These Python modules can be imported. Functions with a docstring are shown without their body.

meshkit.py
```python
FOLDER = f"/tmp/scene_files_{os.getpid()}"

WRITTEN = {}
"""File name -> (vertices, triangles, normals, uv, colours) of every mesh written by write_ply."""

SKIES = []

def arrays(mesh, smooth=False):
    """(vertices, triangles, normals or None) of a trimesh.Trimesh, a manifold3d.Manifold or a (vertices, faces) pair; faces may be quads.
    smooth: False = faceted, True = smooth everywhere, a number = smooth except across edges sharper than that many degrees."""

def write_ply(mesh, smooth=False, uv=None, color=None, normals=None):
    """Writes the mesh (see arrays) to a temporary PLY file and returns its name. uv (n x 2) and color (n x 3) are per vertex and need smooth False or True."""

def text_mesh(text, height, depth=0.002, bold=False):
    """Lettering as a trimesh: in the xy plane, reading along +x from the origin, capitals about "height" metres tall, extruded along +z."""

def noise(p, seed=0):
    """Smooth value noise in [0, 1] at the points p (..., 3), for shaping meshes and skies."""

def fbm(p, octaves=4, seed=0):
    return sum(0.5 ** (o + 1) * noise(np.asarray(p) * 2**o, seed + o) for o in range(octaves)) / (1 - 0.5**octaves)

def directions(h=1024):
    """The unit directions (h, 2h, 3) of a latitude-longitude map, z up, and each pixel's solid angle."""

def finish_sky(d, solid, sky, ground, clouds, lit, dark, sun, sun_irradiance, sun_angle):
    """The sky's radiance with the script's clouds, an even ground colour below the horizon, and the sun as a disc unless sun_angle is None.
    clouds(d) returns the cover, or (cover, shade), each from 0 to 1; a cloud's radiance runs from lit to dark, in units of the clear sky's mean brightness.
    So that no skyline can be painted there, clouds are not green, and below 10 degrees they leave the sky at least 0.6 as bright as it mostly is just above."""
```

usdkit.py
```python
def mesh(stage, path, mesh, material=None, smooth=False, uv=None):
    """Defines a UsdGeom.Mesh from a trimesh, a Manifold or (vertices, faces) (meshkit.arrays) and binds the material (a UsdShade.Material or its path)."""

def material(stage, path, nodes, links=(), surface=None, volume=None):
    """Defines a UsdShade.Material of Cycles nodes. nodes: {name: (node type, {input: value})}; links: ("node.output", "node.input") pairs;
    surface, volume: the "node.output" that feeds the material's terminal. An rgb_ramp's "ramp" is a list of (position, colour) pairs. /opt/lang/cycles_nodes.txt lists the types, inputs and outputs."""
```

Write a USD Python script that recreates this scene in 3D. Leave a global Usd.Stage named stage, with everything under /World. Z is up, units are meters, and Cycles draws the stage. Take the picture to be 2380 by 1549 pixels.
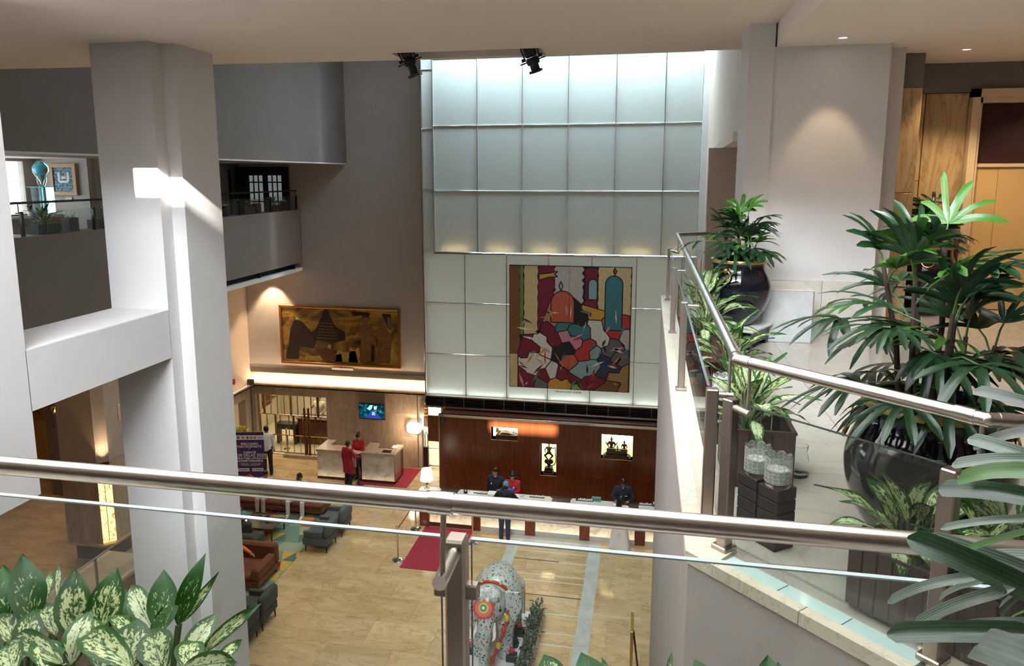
import math, random
import numpy as np
import trimesh
import manifold3d as m3
from manifold3d import Manifold
from shapely.geometry import Polygon, box as sbox
from shapely.ops import unary_union
from pxr import Usd, UsdGeom, UsdLux, UsdShade, Sdf, Gf, Vt
import meshkit, usdkit

stage = Usd.Stage.CreateInMemory()
UsdGeom.SetStageUpAxis(stage, "Z")
UsdGeom.SetStageMetersPerUnit(stage, 1.0)
UsdGeom.Xform.Define(stage, "/World")
UsdGeom.Scope.Define(stage, "/World/Looks")
RNG = random.Random(7)
PI = math.pi

# ------------------------------------------------------------------ camera
EYE = np.array([0.0, 0.0, 10.5])          # 10.5 m above the lobby floor, 1.6 m above the gallery floor
FPX, PCX, PCY = 1734.42, 1160.15, 691.02  # focal length and principal point in pixels of the 2380 x 1549 frame

def _axes(yaw, pitch, roll):
    cy, sy, cp, sp = math.cos(yaw), math.sin(yaw), math.cos(pitch), math.sin(pitch)
    fwd = np.array([sy * cp, cy * cp, sp]); right = np.array([cy, -sy, 0.0]); up = np.cross(right, fwd)
    c, s = math.cos(roll), math.sin(roll)
    return np.stack([c * right + s * up, -s * right + c * up, -fwd], 1)

CAMR = _axes(*np.radians([-11.20525, -9.30501, -0.11023]))
cam = UsdGeom.Camera.Define(stage, "/World/camera")
_m = Gf.Matrix4d(1.0)
for _i in range(3):
    _m.SetRow(_i, Gf.Vec4d(*map(float, CAMR[:, _i]), 0))
_m.SetRow(3, Gf.Vec4d(*map(float, EYE), 1))
cam.AddTransformOp().Set(_m)
cam.CreateHorizontalApertureAttr(36.0)
cam.CreateVerticalApertureAttr(36.0 * 1549 / 2380)
cam.CreateFocalLengthAttr(FPX * 36 / 2380)
cam.CreateHorizontalApertureOffsetAttr((1190 - PCX) * 36 / 2380)
cam.CreateVerticalApertureOffsetAttr(-(774.5 - PCY) * 36 / 2380)
cam.CreateClippingRangeAttr(Gf.Vec2f(0.05, 500))
cam.CreateFStopAttr(0.0)
cam.CreateExposureAttr(0.12)

# ------------------------------------------------------------------ light
def rect_light(name, center, size, aim, color, power, spread=None):
    """power in watts-like units: intensity = power / area"""
    l = UsdLux.RectLight.Define(stage, "/World/" + name)
    l.CreateWidthAttr(size[0]); l.CreateHeightAttr(size[1])
    l.CreateColorAttr(Gf.Vec3f(*color)); l.CreateIntensityAttr(power / (size[0] * size[1]))
    z = -np.array(aim, float); z /= np.linalg.norm(z)
    x = np.cross([0, 1, 0] if abs(z[2]) > .9 else [0, 0, 1], z); x /= np.linalg.norm(x); y = np.cross(z, x)
    m = Gf.Matrix4d(1.0)
    for i, v in enumerate((x, y, z)):
        m.SetRow(i, Gf.Vec4d(*map(float, v), 0))
    m.SetRow(3, Gf.Vec4d(*map(float, center), 1))
    l.AddTransformOp().Set(m)
    return l

def spot_light(name, pos, aim, color, power, angle=35, soft=.3, radius=.03):
    l = UsdLux.SphereLight.Define(stage, "/World/" + name)
    l.CreateRadiusAttr(radius); l.CreateColorAttr(Gf.Vec3f(*color)); l.CreateIntensityAttr(power / (4 * PI * radius * radius))
    s = UsdLux.ShapingAPI.Apply(l.GetPrim()); s.CreateShapingConeAngleAttr(angle); s.CreateShapingConeSoftnessAttr(soft)
    z = -np.array(aim, float); z /= np.linalg.norm(z)
    x = np.cross([0, 1, 0] if abs(z[2]) > .9 else [0, 0, 1], z); x /= np.linalg.norm(x); y = np.cross(z, x)
    m = Gf.Matrix4d(1.0)
    for i, v in enumerate((x, y, z)):
        m.SetRow(i, Gf.Vec4d(*map(float, v), 0))
    m.SetRow(3, Gf.Vec4d(*map(float, pos), 1))
    l.AddTransformOp().Set(m)
    return l

def ball_light(name, pos, color, power, radius=.04):
    l = UsdLux.SphereLight.Define(stage, "/World/" + name)
    l.CreateRadiusAttr(radius); l.CreateColorAttr(Gf.Vec3f(*color)); l.CreateIntensityAttr(power / (4 * PI * radius * radius))
    l.AddTranslateOp().Set(Gf.Vec3d(*map(float, pos)))
    return l

DAY = (.86, .94, 1.0)
WARM = (1.0, .74, .46)
SUNDIR = np.array([-.152, 1.0, -.542])
dome = UsdLux.DomeLight.Define(stage, "/World/sky")
dome.CreateColorAttr(Gf.Vec3f(.8, .9, 1.0)); dome.CreateIntensityAttr(2.0)
sun = UsdLux.DistantLight.Define(stage, "/World/sun")
sun.CreateAngleAttr(.53); sun.CreateColorAttr(Gf.Vec3f(1, .96, .9)); sun.CreateIntensityAttr(150000.0)
_z = -SUNDIR / np.linalg.norm(SUNDIR); _x = np.cross([0, 0, 1], _z); _x /= np.linalg.norm(_x); _y = np.cross(_z, _x)
_m = Gf.Matrix4d(1.0)
for _i, _v in enumerate((_x, _y, _z)):
    _m.SetRow(_i, Gf.Vec4d(*map(float, _v), 0))
sun.AddTransformOp().Set(_m)
# daylight through the two roof lights of the atrium
rect_light("near_skylight", (-2.2, -5.95, 18.65), (11.0, 3.7), (0, 1, -.5), DAY, 2600)
rect_light("near_skylight_top", (-2.15, 2.6, 20.4), (6.5, 4.5), (0, 0, -1), DAY, 170)
rect_light("far_skylight", (-2.6, 21.75, 15.0), (8.4, 1.1), (0, .25, -1), (.66, .88, 1.0), 230)
rect_light("atrium_skylight", (-3.2, 15.0, 15.7), (8.5, 5.0), (0, 0, -1), DAY, 14)
for _k, (_x, _y, _p) in enumerate(((-1.6, 15.5, 240), (-4.6, 15.0, 240), (-7.6, 15.5, 260), (-4.6, 18.6, 220), (-8.2, 19.5, 260))):
    spot_light(f"atrium_downlight_{_k:03d}", (_x, _y, 15.8), (0, 0, -1), (1.0, .84, .62), _p, 26, .5)  # unseen wide spots, added to brighten the lobby floor

# ------------------------------------------------------------------ pixel -> point on a known plane of the building
def _ray(x, y):
    return CAMR @ np.array([x - PCX, -(y - PCY), -FPX])
def gz(x, y, z):
    d = _ray(x, y); return EYE + d * ((z - EYE[2]) / d[2])
def gy(x, y, Y):
    d = _ray(x, y); return EYE + d * (Y / d[1])
def gx(x, y, X):
    d = _ray(x, y); return EYE + d * (X / d[0])

# ------------------------------------------------------------------ prims
_names = {}
def numbered(parent, name):
    n = _names.get((parent, name), 0); _names[(parent, name)] = n + 1
    return f"{parent}/{name}" if n == 0 else f"{parent}/{name}_{n:03d}"
def tag(prim, label=None, cat=None, group=None, kind=None):
    for k, v in (("label", label), ("category", cat), ("group", group), ("kind", kind)):
        if v: prim.SetCustomDataByKey(k, v)
    return prim
def thing(name, label, cat, loc=(0, 0, 0), rz=0, group=None, kind=None, scale=None):
    x = UsdGeom.Xform.Define(stage, numbered("/World", name))
    x.AddTranslateOp().Set(Gf.Vec3d(*map(float, loc)))
    if rz: x.AddRotateZOp().Set(float(rz))
    if scale: x.AddScaleOp().Set(Gf.Vec3f(*([scale] * 3 if np.ndim(scale) == 0 else scale)))
    return tag(x.GetPrim(), label, cat, group, kind)
def _path(parent):
    return parent if isinstance(parent, str) else str(parent.GetPath())
def part(parent, name, mesh, mat, label=None, smooth=30, uv=None, kind=None):
    if hasattr(mesh, "mesh"): mesh = mesh.mesh()
    m = usdkit.mesh(stage, numbered(_path(parent), name), mesh, MAT(mat), smooth=smooth, uv=uv)
    return tag(m.GetPrim(), label, None, None, kind)
def solo(name, mesh, mat, label, cat, group=None, smooth=30, uv=None, kind=None):
    p = part("/World", name, mesh, mat, label, smooth, uv)
    return tag(p, label, cat, group, kind)
def struct(name, mesh, mat, label=None, parent="/World", smooth=False):
    p = part(parent, name, mesh, mat, label, smooth)
    if parent == "/World": tag(p, kind="structure")
    return p
def sgroup(name, label=None):
    x = UsdGeom.Xform.Define(stage, numbered("/World", name)); return tag(x.GetPrim(), label, None, None, "structure")
def dup(root, loc, rz=0, label=None, group=None, scale=None):
    was = root.GetCustomData(); name = root.GetName()
    base = name.rsplit("_", 1)[0] if name[-3:].isdigit() else name
    r = thing(base, label or was["label"], was["category"], loc, rz, group or was.get("group"), None, scale)
    for c in root.GetChildren():
        q = stage.DefinePrim(f"{r.GetPath()}/{c.GetName()}"); q.GetReferences().AddInternalReference(c.GetPath()); q.SetInstanceable(True)
    return r

# ------------------------------------------------------------------ mesh building
class MB:
    def __init__(s): s.v, s.f, s.n = [], [], 0
    def add(s, v, f):
        v = np.asarray(v, float); f = np.asarray(f, int)
        if f.shape[1] == 4: f = np.vstack([f[:, [0, 1, 2]], f[:, [0, 2, 3]]])
        s.v.append(v); s.f.append(f + s.n); s.n += len(v); return s
    def tm(s, m):
        if hasattr(m, "to_mesh"):
            q = m.to_mesh(); return s.add(q.vert_properties[:, :3], q.tri_verts)
        return s.add(m.vertices, m.faces)
    def mesh(s): return (np.vstack(s.v), np.vstack(s.f))
    def box(s, lo, hi):
        (a, b, c), (d, e, g) = lo, hi
        v = [(a, b, c), (d, b, c), (d, e, c), (a, e, c), (a, b, g), (d, b, g), (d, e, g), (a, e, g)]
        return s.add(v, [(0, 3, 2, 1), (4, 5, 6, 7), (0, 1, 5, 4), (1, 2, 6, 5), (2, 3, 7, 6), (3, 0, 4, 7)])
    def rbox(s, lo, hi, b=.01):
        return s.tm(rbox(lo, hi, b))
    def cyl(s, p, q, r, r2=None, n=16, cap=True):
        p, q = np.asarray(p, float), np.asarray(q, float); r2 = r if r2 is None else r2
        d = q - p; d /= np.linalg.norm(d); a = np.cross(d, [0, 0, 1] if abs(d[2]) < .9 else [1, 0, 0]); a /= np.linalg.norm(a); b = np.cross(d, a)
        t = np.arange(n) * 2 * PI / n; ring = np.outer(np.cos(t), a) + np.outer(np.sin(t), b)
        v = np.vstack([p + ring * r, q + ring * r2, [p], [q]]); i = np.arange(n); j = (i + 1) % n
        f = np.vstack([np.stack([i, j, j + n], 1), np.stack([i, j + n, i + n], 1)])
        if cap: f = np.vstack([f, np.stack([j, i, np.full(n, 2 * n)], 1), np.stack([i + n, j + n, np.full(n, 2 * n + 1)], 1)])
        return s.add(v, f)
    def tube(s, pts, r, n=10, closed=False):
        pts = np.asarray(pts, float); k = len(pts); r = np.broadcast_to(r, k)
        if closed: tan = np.roll(pts, -1, 0) - np.roll(pts, 1, 0)
        else: tan = np.gradient(pts, axis=0)
        tan /= np.linalg.norm(tan, axis=1, keepdims=True)
        a = np.cross(tan[0], [0, 0, 1] if abs(tan[0][2]) < .9 else [1, 0, 0]); a /= np.linalg.norm(a); t = np.arange(n) * 2 * PI / n; rows = []
        for i in range(k):
            a = a - tan[i] * (a @ tan[i]); a /= np.linalg.norm(a); b = np.cross(tan[i], a)
            rows.append(pts[i] + r[i] * (np.outer(np.cos(t), a) + np.outer(np.sin(t), b)))
        v = np.vstack(rows); f = []
        for i in range(k if closed else k - 1):
            o, q = i * n, ((i + 1) % k) * n
            for j in range(n): f.append((o + j, o + (j + 1) % n, q + (j + 1) % n, q + j))
        s.add(v, f)
        if not closed:
            for o, flip in ((0, 1), ((k - 1) * n, 0)):
                c = v[o:o + n]; s.add(np.vstack([c, [c.mean(0)]]), [((j, n, (j + 1) % n) if not flip else ((j + 1) % n, n, j))[::-1] for j in range(n)])
        return s
    def lathe(s, prof, c=(0, 0, 0), n=32, a0=0, a1=2 * PI):
        prof = np.asarray(prof, float); full = abs(a1 - a0 - 2 * PI) < 1e-6; m = n if full else n + 1; t = a0 + np.arange(m) * (a1 - a0) / n
        v = np.array([(c[0] + r * math.cos(x), c[1] + r * math.sin(x), c[2] + z) for r, z in prof for x in t]); f = []
        for i in range(len(prof) - 1):
            for j in range(n):
                k = (j + 1) % m; f.append((i * m + j, i * m + k, (i + 1) * m + k, (i + 1) * m + j))
        return s.add(v, f)
    def poly(s, pg, h0, h1, axis="z"):
        """shapely polygon in the plane across the axis, extruded from h0 to h1; axis z: (x, y); y: (x, z); x: (y, z)"""
        for g in getattr(pg, "geoms", [pg]):
            if g.is_empty or g.area < 1e-9: continue
            m = trimesh.creation.extrude_polygon(g, abs(h1 - h0), engine="earcut"); v = np.array(m.vertices); f = np.array(m.faces)
            lo = min(h0, h1)
            if axis == "z": w = np.stack([v[:, 0], v[:, 1], v[:, 2] + lo], 1)
            elif axis == "y": w = np.stack([v[:, 0], v[:, 2] + lo, v[:, 1]], 1); f = f[:, ::-1]
            else: w = np.stack([v[:, 2] + lo, v[:, 0], v[:, 1]], 1)
            s.add(w, f)
        return s
    def xf(s, M):
        M = np.asarray(M, float); s.v = [v @ M[:3, :3].T + M[:3, 3] for v in s.v]; return s
def rotz(deg, loc=(0, 0, 0)):
    a = math.radians(deg); M = np.eye(4); M[:2, :2] = [[math.cos(a), -math.sin(a)], [math.sin(a), math.cos(a)]]; M[:3, 3] = loc; return M
def rbox(lo, hi, b=.01):
    lo, hi = np.minimum(lo, hi).astype(float), np.maximum(lo, hi).astype(float); b = min(b, .49 * (hi - lo).min()); p = []
    for i in range(8):
        c = [(lo, hi)[i >> k & 1][k] for k in range(3)]; d = [b if not i >> k & 1 else -b for k in range(3)]
        for k in range(3):
            q = [c[j] + (d[j] if j != k else 0) for j in range(3)]; p.append(q)
    return Manifold.hull_points(np.array(p))
def BOX(lo, hi): return MB().box(lo, hi)
def RB(lo, hi, b=.01): return MB().tm(rbox(lo, hi, b))
def ball(p, r, seg=14):
    m = Manifold.sphere(1.0, seg).scale([r, r, r] if np.ndim(r) == 0 else list(r)); return m.translate([float(x) for x in p])
def bone(p, r, q, r2, seg=12): return Manifold.batch_hull([ball(p, r, seg), ball(q, r2, seg)])
def hullof(items, seg=12): return Manifold.batch_hull([ball(p, r, seg) for p, r in items])
def union(ms): return Manifold.batch_boolean(ms, m3.OpType.Add)
def soft(m, length=None, it=6):
    if length: m = m.refine_to_length(length)
    q = m.to_mesh(); t = trimesh.Trimesh(q.vert_properties[:, :3], q.tri_verts, process=True)
    trimesh.smoothing.filter_taubin(t, .5, .53, it); return t
def text(s, h, x, y, z, depth=.002, bold=False, center=True, rz=0):
    """lettering on an upright plane that faces -y (turned by rz), its middle at x, y, z"""
    m = meshkit.text_mesh(s, h, depth, bold); v = np.array(m.vertices)
    if center: v[:, 0] -= (v[:, 0].min() + v[:, 0].max()) / 2
    v[:, 1] -= h / 2
    w = np.stack([v[:, 0], -v[:, 2], v[:, 1]], 1); M = rotz(rz, (x, y, z)); w = w @ M[:3, :3].T + M[:3, 3]
    return MB().add(w, m.faces)

# ------------------------------------------------------------------ materials
_mats = {}
def MAT(x):
    return _mats[x] if isinstance(x, str) else x
def mat(name, nodes, links, surface="p.BSDF", volume=None):
    _mats[name] = usdkit.material(stage, f"/World/Looks/{name}", nodes, links, surface=surface, volume=volume); return _mats[name]
def plain(name, color, rough=.6, metal=0.0, **k):
    return mat(name, {"p": ("principled_bsdf", dict(base_color=color, roughness=rough, metallic=metal, **k))}, [])
def vary(name, c1, c2, rough=.6, scale=6., metal=0., bump=0., detail=4, stretch=(1, 1, 1), per=0., **k):
    """two-tone noise in object space, with an optional shift of tone from piece to piece"""
    n = {"t": ("texture_coordinate", {}), "mp": ("mapping", {"scale": stretch}), "n": ("noise_texture", {"scale": scale, "detail": detail, "roughness": .6}),
         "r": ("rgb_ramp", {"ramp": [(.3, c1), (.7, c2)]}), "p": ("principled_bsdf", dict(roughness=rough, metallic=metal, **k))}
    l = [("t.object", "mp.vector"), ("mp.vector", "n.vector"), ("n.fac", "r.fac")]
    if per:
        n |= {"o": ("object_info", {}), "mr": ("map_range", {"to_min": 1 - per, "to_max": 1 + per * .6}), "hs": ("hsv", {})}
        l += [("o.random", "mr.value"), ("mr.result", "hs.value"), ("r.color", "hs.color"), ("hs.color", "p.base_color")]
    else: l += [("r.color", "p.base_color")]
    if bump:
        n["b"] = ("bump", {"strength": bump, "distance": .01}); l += [("n.fac", "b.height"), ("b.normal", "p.normal")]
    return mat(name, n, l)
# ------------------------------------------------------------------ material list
def vein(name, c1, c2, cv, rough=.12, scale=1.0, vs=1.0, width=.03, amount=.7, per=.06, stretch=(1, 1, 1), coat=0.):
    """polished stone: clouded ground and thin broken veins, in world space with each slab shifted"""
    n = {"g": ("geometry", {}), "o": ("object_info", {}), "off": ("vector_math", {"math_type": "scale", "vector1": (37., 91., 53.)}), "ad": ("vector_math", {"math_type": "add"}),
         "mp": ("mapping", {"scale": stretch}), "n": ("noise_texture", {"scale": scale, "detail": 7, "roughness": .62, "distortion": 1.2}), "r": ("rgb_ramp", {"ramp": [(.3, c1), (.68, c2)]}),
         "v": ("noise_texture", {"scale": vs, "detail": 9, "roughness": .62, "distortion": 1.6}), "s": ("math", {"math_type": "subtract", "value2": .5}), "a": ("math", {"math_type": "absolute"}),
         "m": ("map_range", {"from_min": 0., "from_max": width, "to_min": amount, "to_max": 0., "clamp": True}), "mx": ("mix", {"color2": cv}),
         "mr": ("map_range", {"to_min": 1 - per, "to_max": 1 + per}), "hs": ("hsv", {}), "p": ("principled_bsdf", dict(roughness=rough, specular_ior_level=.5, coat_weight=coat, coat_roughness=.04))}
    l = [("o.random", "off.scale"), ("g.position", "ad.vector1"), ("off.vector", "ad.vector2"), ("ad.vector", "mp.vector"), ("mp.vector", "n.vector"), ("mp.vector", "v.vector"), ("n.fac", "r.fac"),
         ("v.fac", "s.value1"), ("s.value", "a.value1"), ("a.value", "m.value"), ("m.result", "mx.fac"), ("r.color", "mx.color1"), ("o.random", "mr.value"), ("mr.result", "hs.value"), ("mx.color", "hs.color"), ("hs.color", "p.base_color")]
    return mat(name, n, l)

vary("paint", (.44, .39, .36), (.47, .42, .39), .75, 1.5)
vary("paint_taupe", (.185, .15, .135), (.20, .165, .15), .75, 1.5)  # wall paint darkened for the shade on bulkhead and balcony
vary("paint_white", (.66, .64, .63), (.69, .67, .66), .7, 1.5)
vary("paint_pink", (.90, .80, .72), (.93, .83, .75), .8, 1.)
vary("paint_warm", (.50, .40, .32), (.54, .44, .36), .8, 1.)
plain("dark_paint", (.16, .14, .14), .7)
plain("black", (.012, .012, .014), .5)
plain("void", (.006, .006, .007), .9)
vein("marble", (.44, .30, .15), (.62, .47, .28), (.26, .14, .06), .1, .9, 1.3, .022, .5, .09, (.55, 1.7, 1))
vein("marble_grey", (.42, .45, .43), (.54, .56, .54), (.3, .34, .33), .1, 1.5, 1.2, .02, .35, .05)
plain("line_white", (.62, .58, .5), .2); plain("line_dark", (.06, .07, .065), .15)
vein("floor_white", (.43, .39, .335), (.52, .48, .42), (.36, .30, .24), .09, .9, .8, .015, .5, .03)
vein("coping", (.66, .58, .44), (.76, .69, .56), (.36, .28, .18), .35, 3., 3., .012, .55, .05)
vein("dado", (.60, .55, .49), (.70, .66, .60), (.50, .46, .42), .25, 2., 2., .02, .4, .03)
vein("grey_stone", (.46, .47, .46), (.56, .57, .56), (.38, .39, .39), .35, 6., 5., .02, .4, .03)
vein("travertine", (.42, .32, .23), (.56, .46, .36), (.30, .22, .15), .35, 3.5, 5., .05, .5, .07, (1, 1, .12))
vein("travertine_gold", (.40, .27, .13), (.56, .41, .23), (.22, .13, .05), .4, 3., 6., .05, .55, .05, (1, 1, .12))
vein("onyx", (.60, .55, .44), (.74, .70, .60), (.45, .36, .24), .15, 1.6, 1.2, .04, .5, .03)
plain("green_glass", (.50, .66, .62), .08, 0, specular_ior_level=.6)
def wood(name, c1, c2, rough=.3, per=.12, sc=(9, 9, .5)):
    n = {"t": ("texture_coordinate", {}), "mp": ("mapping", {"scale": sc}), "n": ("noise_texture", {"scale": 2.2, "detail": 6, "roughness": .6, "distortion": .5}), "r": ("rgb_ramp", {"ramp": [(.3, c1), (.72, c2)]}),
         "o": ("object_info", {}), "mr": ("map_range", {"to_min": 1 - per, "to_max": 1 + per}), "hs": ("hsv", {}), "p": ("principled_bsdf", dict(roughness=rough))}
    return mat(name, n, [("t.object", "mp.vector"), ("mp.vector", "n.vector"), ("n.fac", "r.fac"), ("o.random", "mr.value"), ("mr.result", "hs.value"), ("r.color", "hs.color"), ("hs.color", "p.base_color")])
wood("mahogany", (.115, .026, .008), (.19, .048, .014), .24, .16)
wood("wood_dark", (.045, .014, .008), (.075, .024, .013), .35)
wood("planter_wood", (.062, .034, .028), (.085, .05, .042), .5, .1)
wood("planter_red", (.085, .03, .028), (.11, .042, .038), .5, .1)
wood("slat_wood", (.030, .020, .018), (.045, .032, .029), .6, .12)
wood("panel_gold", (.42, .25, .08), (.55, .36, .14), .3, .05)
plain("door_wood", (.035, .008, .010), .4); plain("door_cream", (.58, .39, .17), .45); plain("frame_cream", (.66, .52, .34), .4)
plain("steel", (.70, .65, .60), .24, 1.0)
plain("steel_post", (.42, .36, .31), .38, 1.0); plain("chrome", (.72, .72, .72), .12, 1.0); plain("dark_steel", (.07, .065, .065), .35, 1.0)
plain("brass", (.62, .44, .18), .22, 1.0); plain("gold", (.55, .36, .10), .35, 1.0); plain("bronze", (.05, .035, .02), .35, .7)
vary("brass_rim", (.48, .36, .15), (.66, .50, .24), .3, 60, 1.0, .6)
plain("urn_black", (.006, .006, .011), .07, 0, coat_weight=.5); plain("stand_black", (.006, .006, .009), .3); plain("stand_top", (.62, .62, .62), .4)
mat("glass", {"lw": ("layer_weight", {"blend": .5}), "pw": ("math", {"math_type": "power", "value2": 5.}), "ma": ("math", {"math_type": "multiply_add", "value2": .9, "value3": .035}), "t": ("transparent_bsdf", {"color": (.93, .955, .935)}), "g": ("glossy_bsdf", {"roughness": .0, "color": (.95, .95, .95)}), "m": ("mix_closure", {})},
    [("lw.facing", "pw.value1"), ("pw.value", "ma.value1"), ("ma.value", "m.fac"), ("t.BSDF", "m.closure1"), ("g.BSDF", "m.closure2")], "m.closure")
plain("glass_edge", (.50, .60, .60), .08, 0, specular_ior_level=1.0); plain("glass_edge_dark", (.05, .07, .068), .1, 0, specular_ior_level=.8)
mat("clear_glass", {"p": ("principled_bsdf", {"base_color": (.97, 1, .99), "roughness": .02, "transmission_weight": 1.0, "ior": 1.3})}, [])
mat("lit_panel", {"p": ("principled_bsdf", {"base_color": (.62, .635, .60), "roughness": .22, "specular_ior_level": .35}), "t": ("translucent_bsdf", {"color": (.80, .82, .78)}), "m": ("mix_closure", {"fac": .3})}, [("p.BSDF", "m.closure1"), ("t.BSDF", "m.closure2")], "m.closure")
def lamp(name, color, strength, base=(.8, .8, .8)):
    return mat(name, {"p": ("principled_bsdf", {"base_color": base, "roughness": .6, "emission_color": color, "emission_strength": strength})}, [])
lamp("cove_glow", (1, .78, .48), 5.); lamp("shade_glow", (1, .86, .66), 2.2); lamp("sconce_glow", (1, .90, .74), 5.); lamp("downlight_glow", (1, .92, .8), 30.)
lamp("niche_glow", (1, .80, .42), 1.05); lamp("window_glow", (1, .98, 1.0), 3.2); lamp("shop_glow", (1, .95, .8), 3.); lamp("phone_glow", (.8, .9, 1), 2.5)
mat("pink_outside", {"p": ("principled_bsdf", {"base_color": (.85, .6, .68), "roughness": .8, "emission_color": (1, .72, .82), "emission_strength": 1.1})}, [])  # emission stands in for daylight falling on the pink wall
# counter fronts: onyx lit from lamps along the foot inside the panel
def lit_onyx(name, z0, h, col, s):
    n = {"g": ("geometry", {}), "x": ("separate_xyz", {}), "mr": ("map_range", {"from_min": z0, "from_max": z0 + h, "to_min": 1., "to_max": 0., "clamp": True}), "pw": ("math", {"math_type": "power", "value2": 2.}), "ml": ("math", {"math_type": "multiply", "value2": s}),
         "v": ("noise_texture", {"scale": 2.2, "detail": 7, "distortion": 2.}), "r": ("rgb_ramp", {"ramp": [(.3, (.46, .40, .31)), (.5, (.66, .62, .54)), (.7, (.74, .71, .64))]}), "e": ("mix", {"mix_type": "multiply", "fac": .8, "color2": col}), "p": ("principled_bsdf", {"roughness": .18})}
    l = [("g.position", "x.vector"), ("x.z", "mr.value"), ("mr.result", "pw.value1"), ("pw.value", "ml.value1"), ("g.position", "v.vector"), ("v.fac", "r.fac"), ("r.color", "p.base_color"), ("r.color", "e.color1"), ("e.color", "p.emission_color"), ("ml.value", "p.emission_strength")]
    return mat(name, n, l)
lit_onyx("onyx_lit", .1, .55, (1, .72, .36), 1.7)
lit_onyx("onyx_pod", .1, .4, (1, .74, .4), .7)
mat("onyx_bright", {"g": ("geometry", {}), "v": ("noise_texture", {"scale": 5, "detail": 8, "distortion": 2.5}), "r": ("rgb_ramp", {"ramp": [(.32, (.35, .16, .03)), (.5, (1, .72, .28)), (.7, (1, .85, .5))]}), "p": ("principled_bsdf", {"roughness": .2, "base_color": (.5, .4, .25), "emission_strength": 1.6})},
    [("g.position", "v.vector"), ("v.fac", "r.fac"), ("r.color", "p.emission_color")])
# ------------------------------------------------------------------ the setting
GF = 8.9        # gallery floor
CEIL, SOFF, ROOF = 11.98, 11.75, 13.5
fl = sgroup("floor")
part(fl, "floor_base", BOX((-24, -6, -.4), (8, 31, -.025)), "marble")
nx, ny, w, d = 10, 12, 1.55, 1.02
for i in range(nx):
    for j in range(ny):
        x0, y0 = -14.6 + i * w + (.5 * w if j % 2 else 0), 13.4 + j * d
        if x0 < .2 and y0 < 24.7: part(fl, "marble_slab", BOX((x0 + .002, y0 + .002, -.026), (x0 + w - .002, y0 + d - .002, 0)), "marble", smooth=False)
for nm, x0, x1, y0, y1, m in (("marble_strip", -3.67, -3.36, 12, 20.0, "marble_grey"), ("marble_strip", -1.35, -1.01, 12, 20.0, "marble_grey"), ("marble_strip", -3.67, -1.01, 20.0, 20.33, "marble_grey")):
    part(fl, nm, BOX((x0, y0, -.02), (x1, y1, .002)), m)
for y, x0, x1, m in ((19.47, -3.36, -1.35, "line_white"), (19.0, -3.36, -2.1, "line_dark"), (18.96, -2.1, -1.35, "line_white"), (18.25, -3.36, -1.35, "line_white"), (17.95, -3.36, -1.35, "line_white"), (17.28, -2.85, -1.35, "line_dark"), (17.31, -3.36, -2.85, "line_white"), (16.51, -3.3, -1.35, "line_white"), (15.76, -3.3, -2.05, "line_dark"), (15.74, -2.05, -1.35, "line_white"), (15.3, -3.3, -1.35, "line_white"), (14.4, -2.7, -2.2, "line_dark")):
    part(fl, "inlay_line", BOX((x0, y - .018, -.02), (x1, y + .018, .002)), m)

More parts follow.
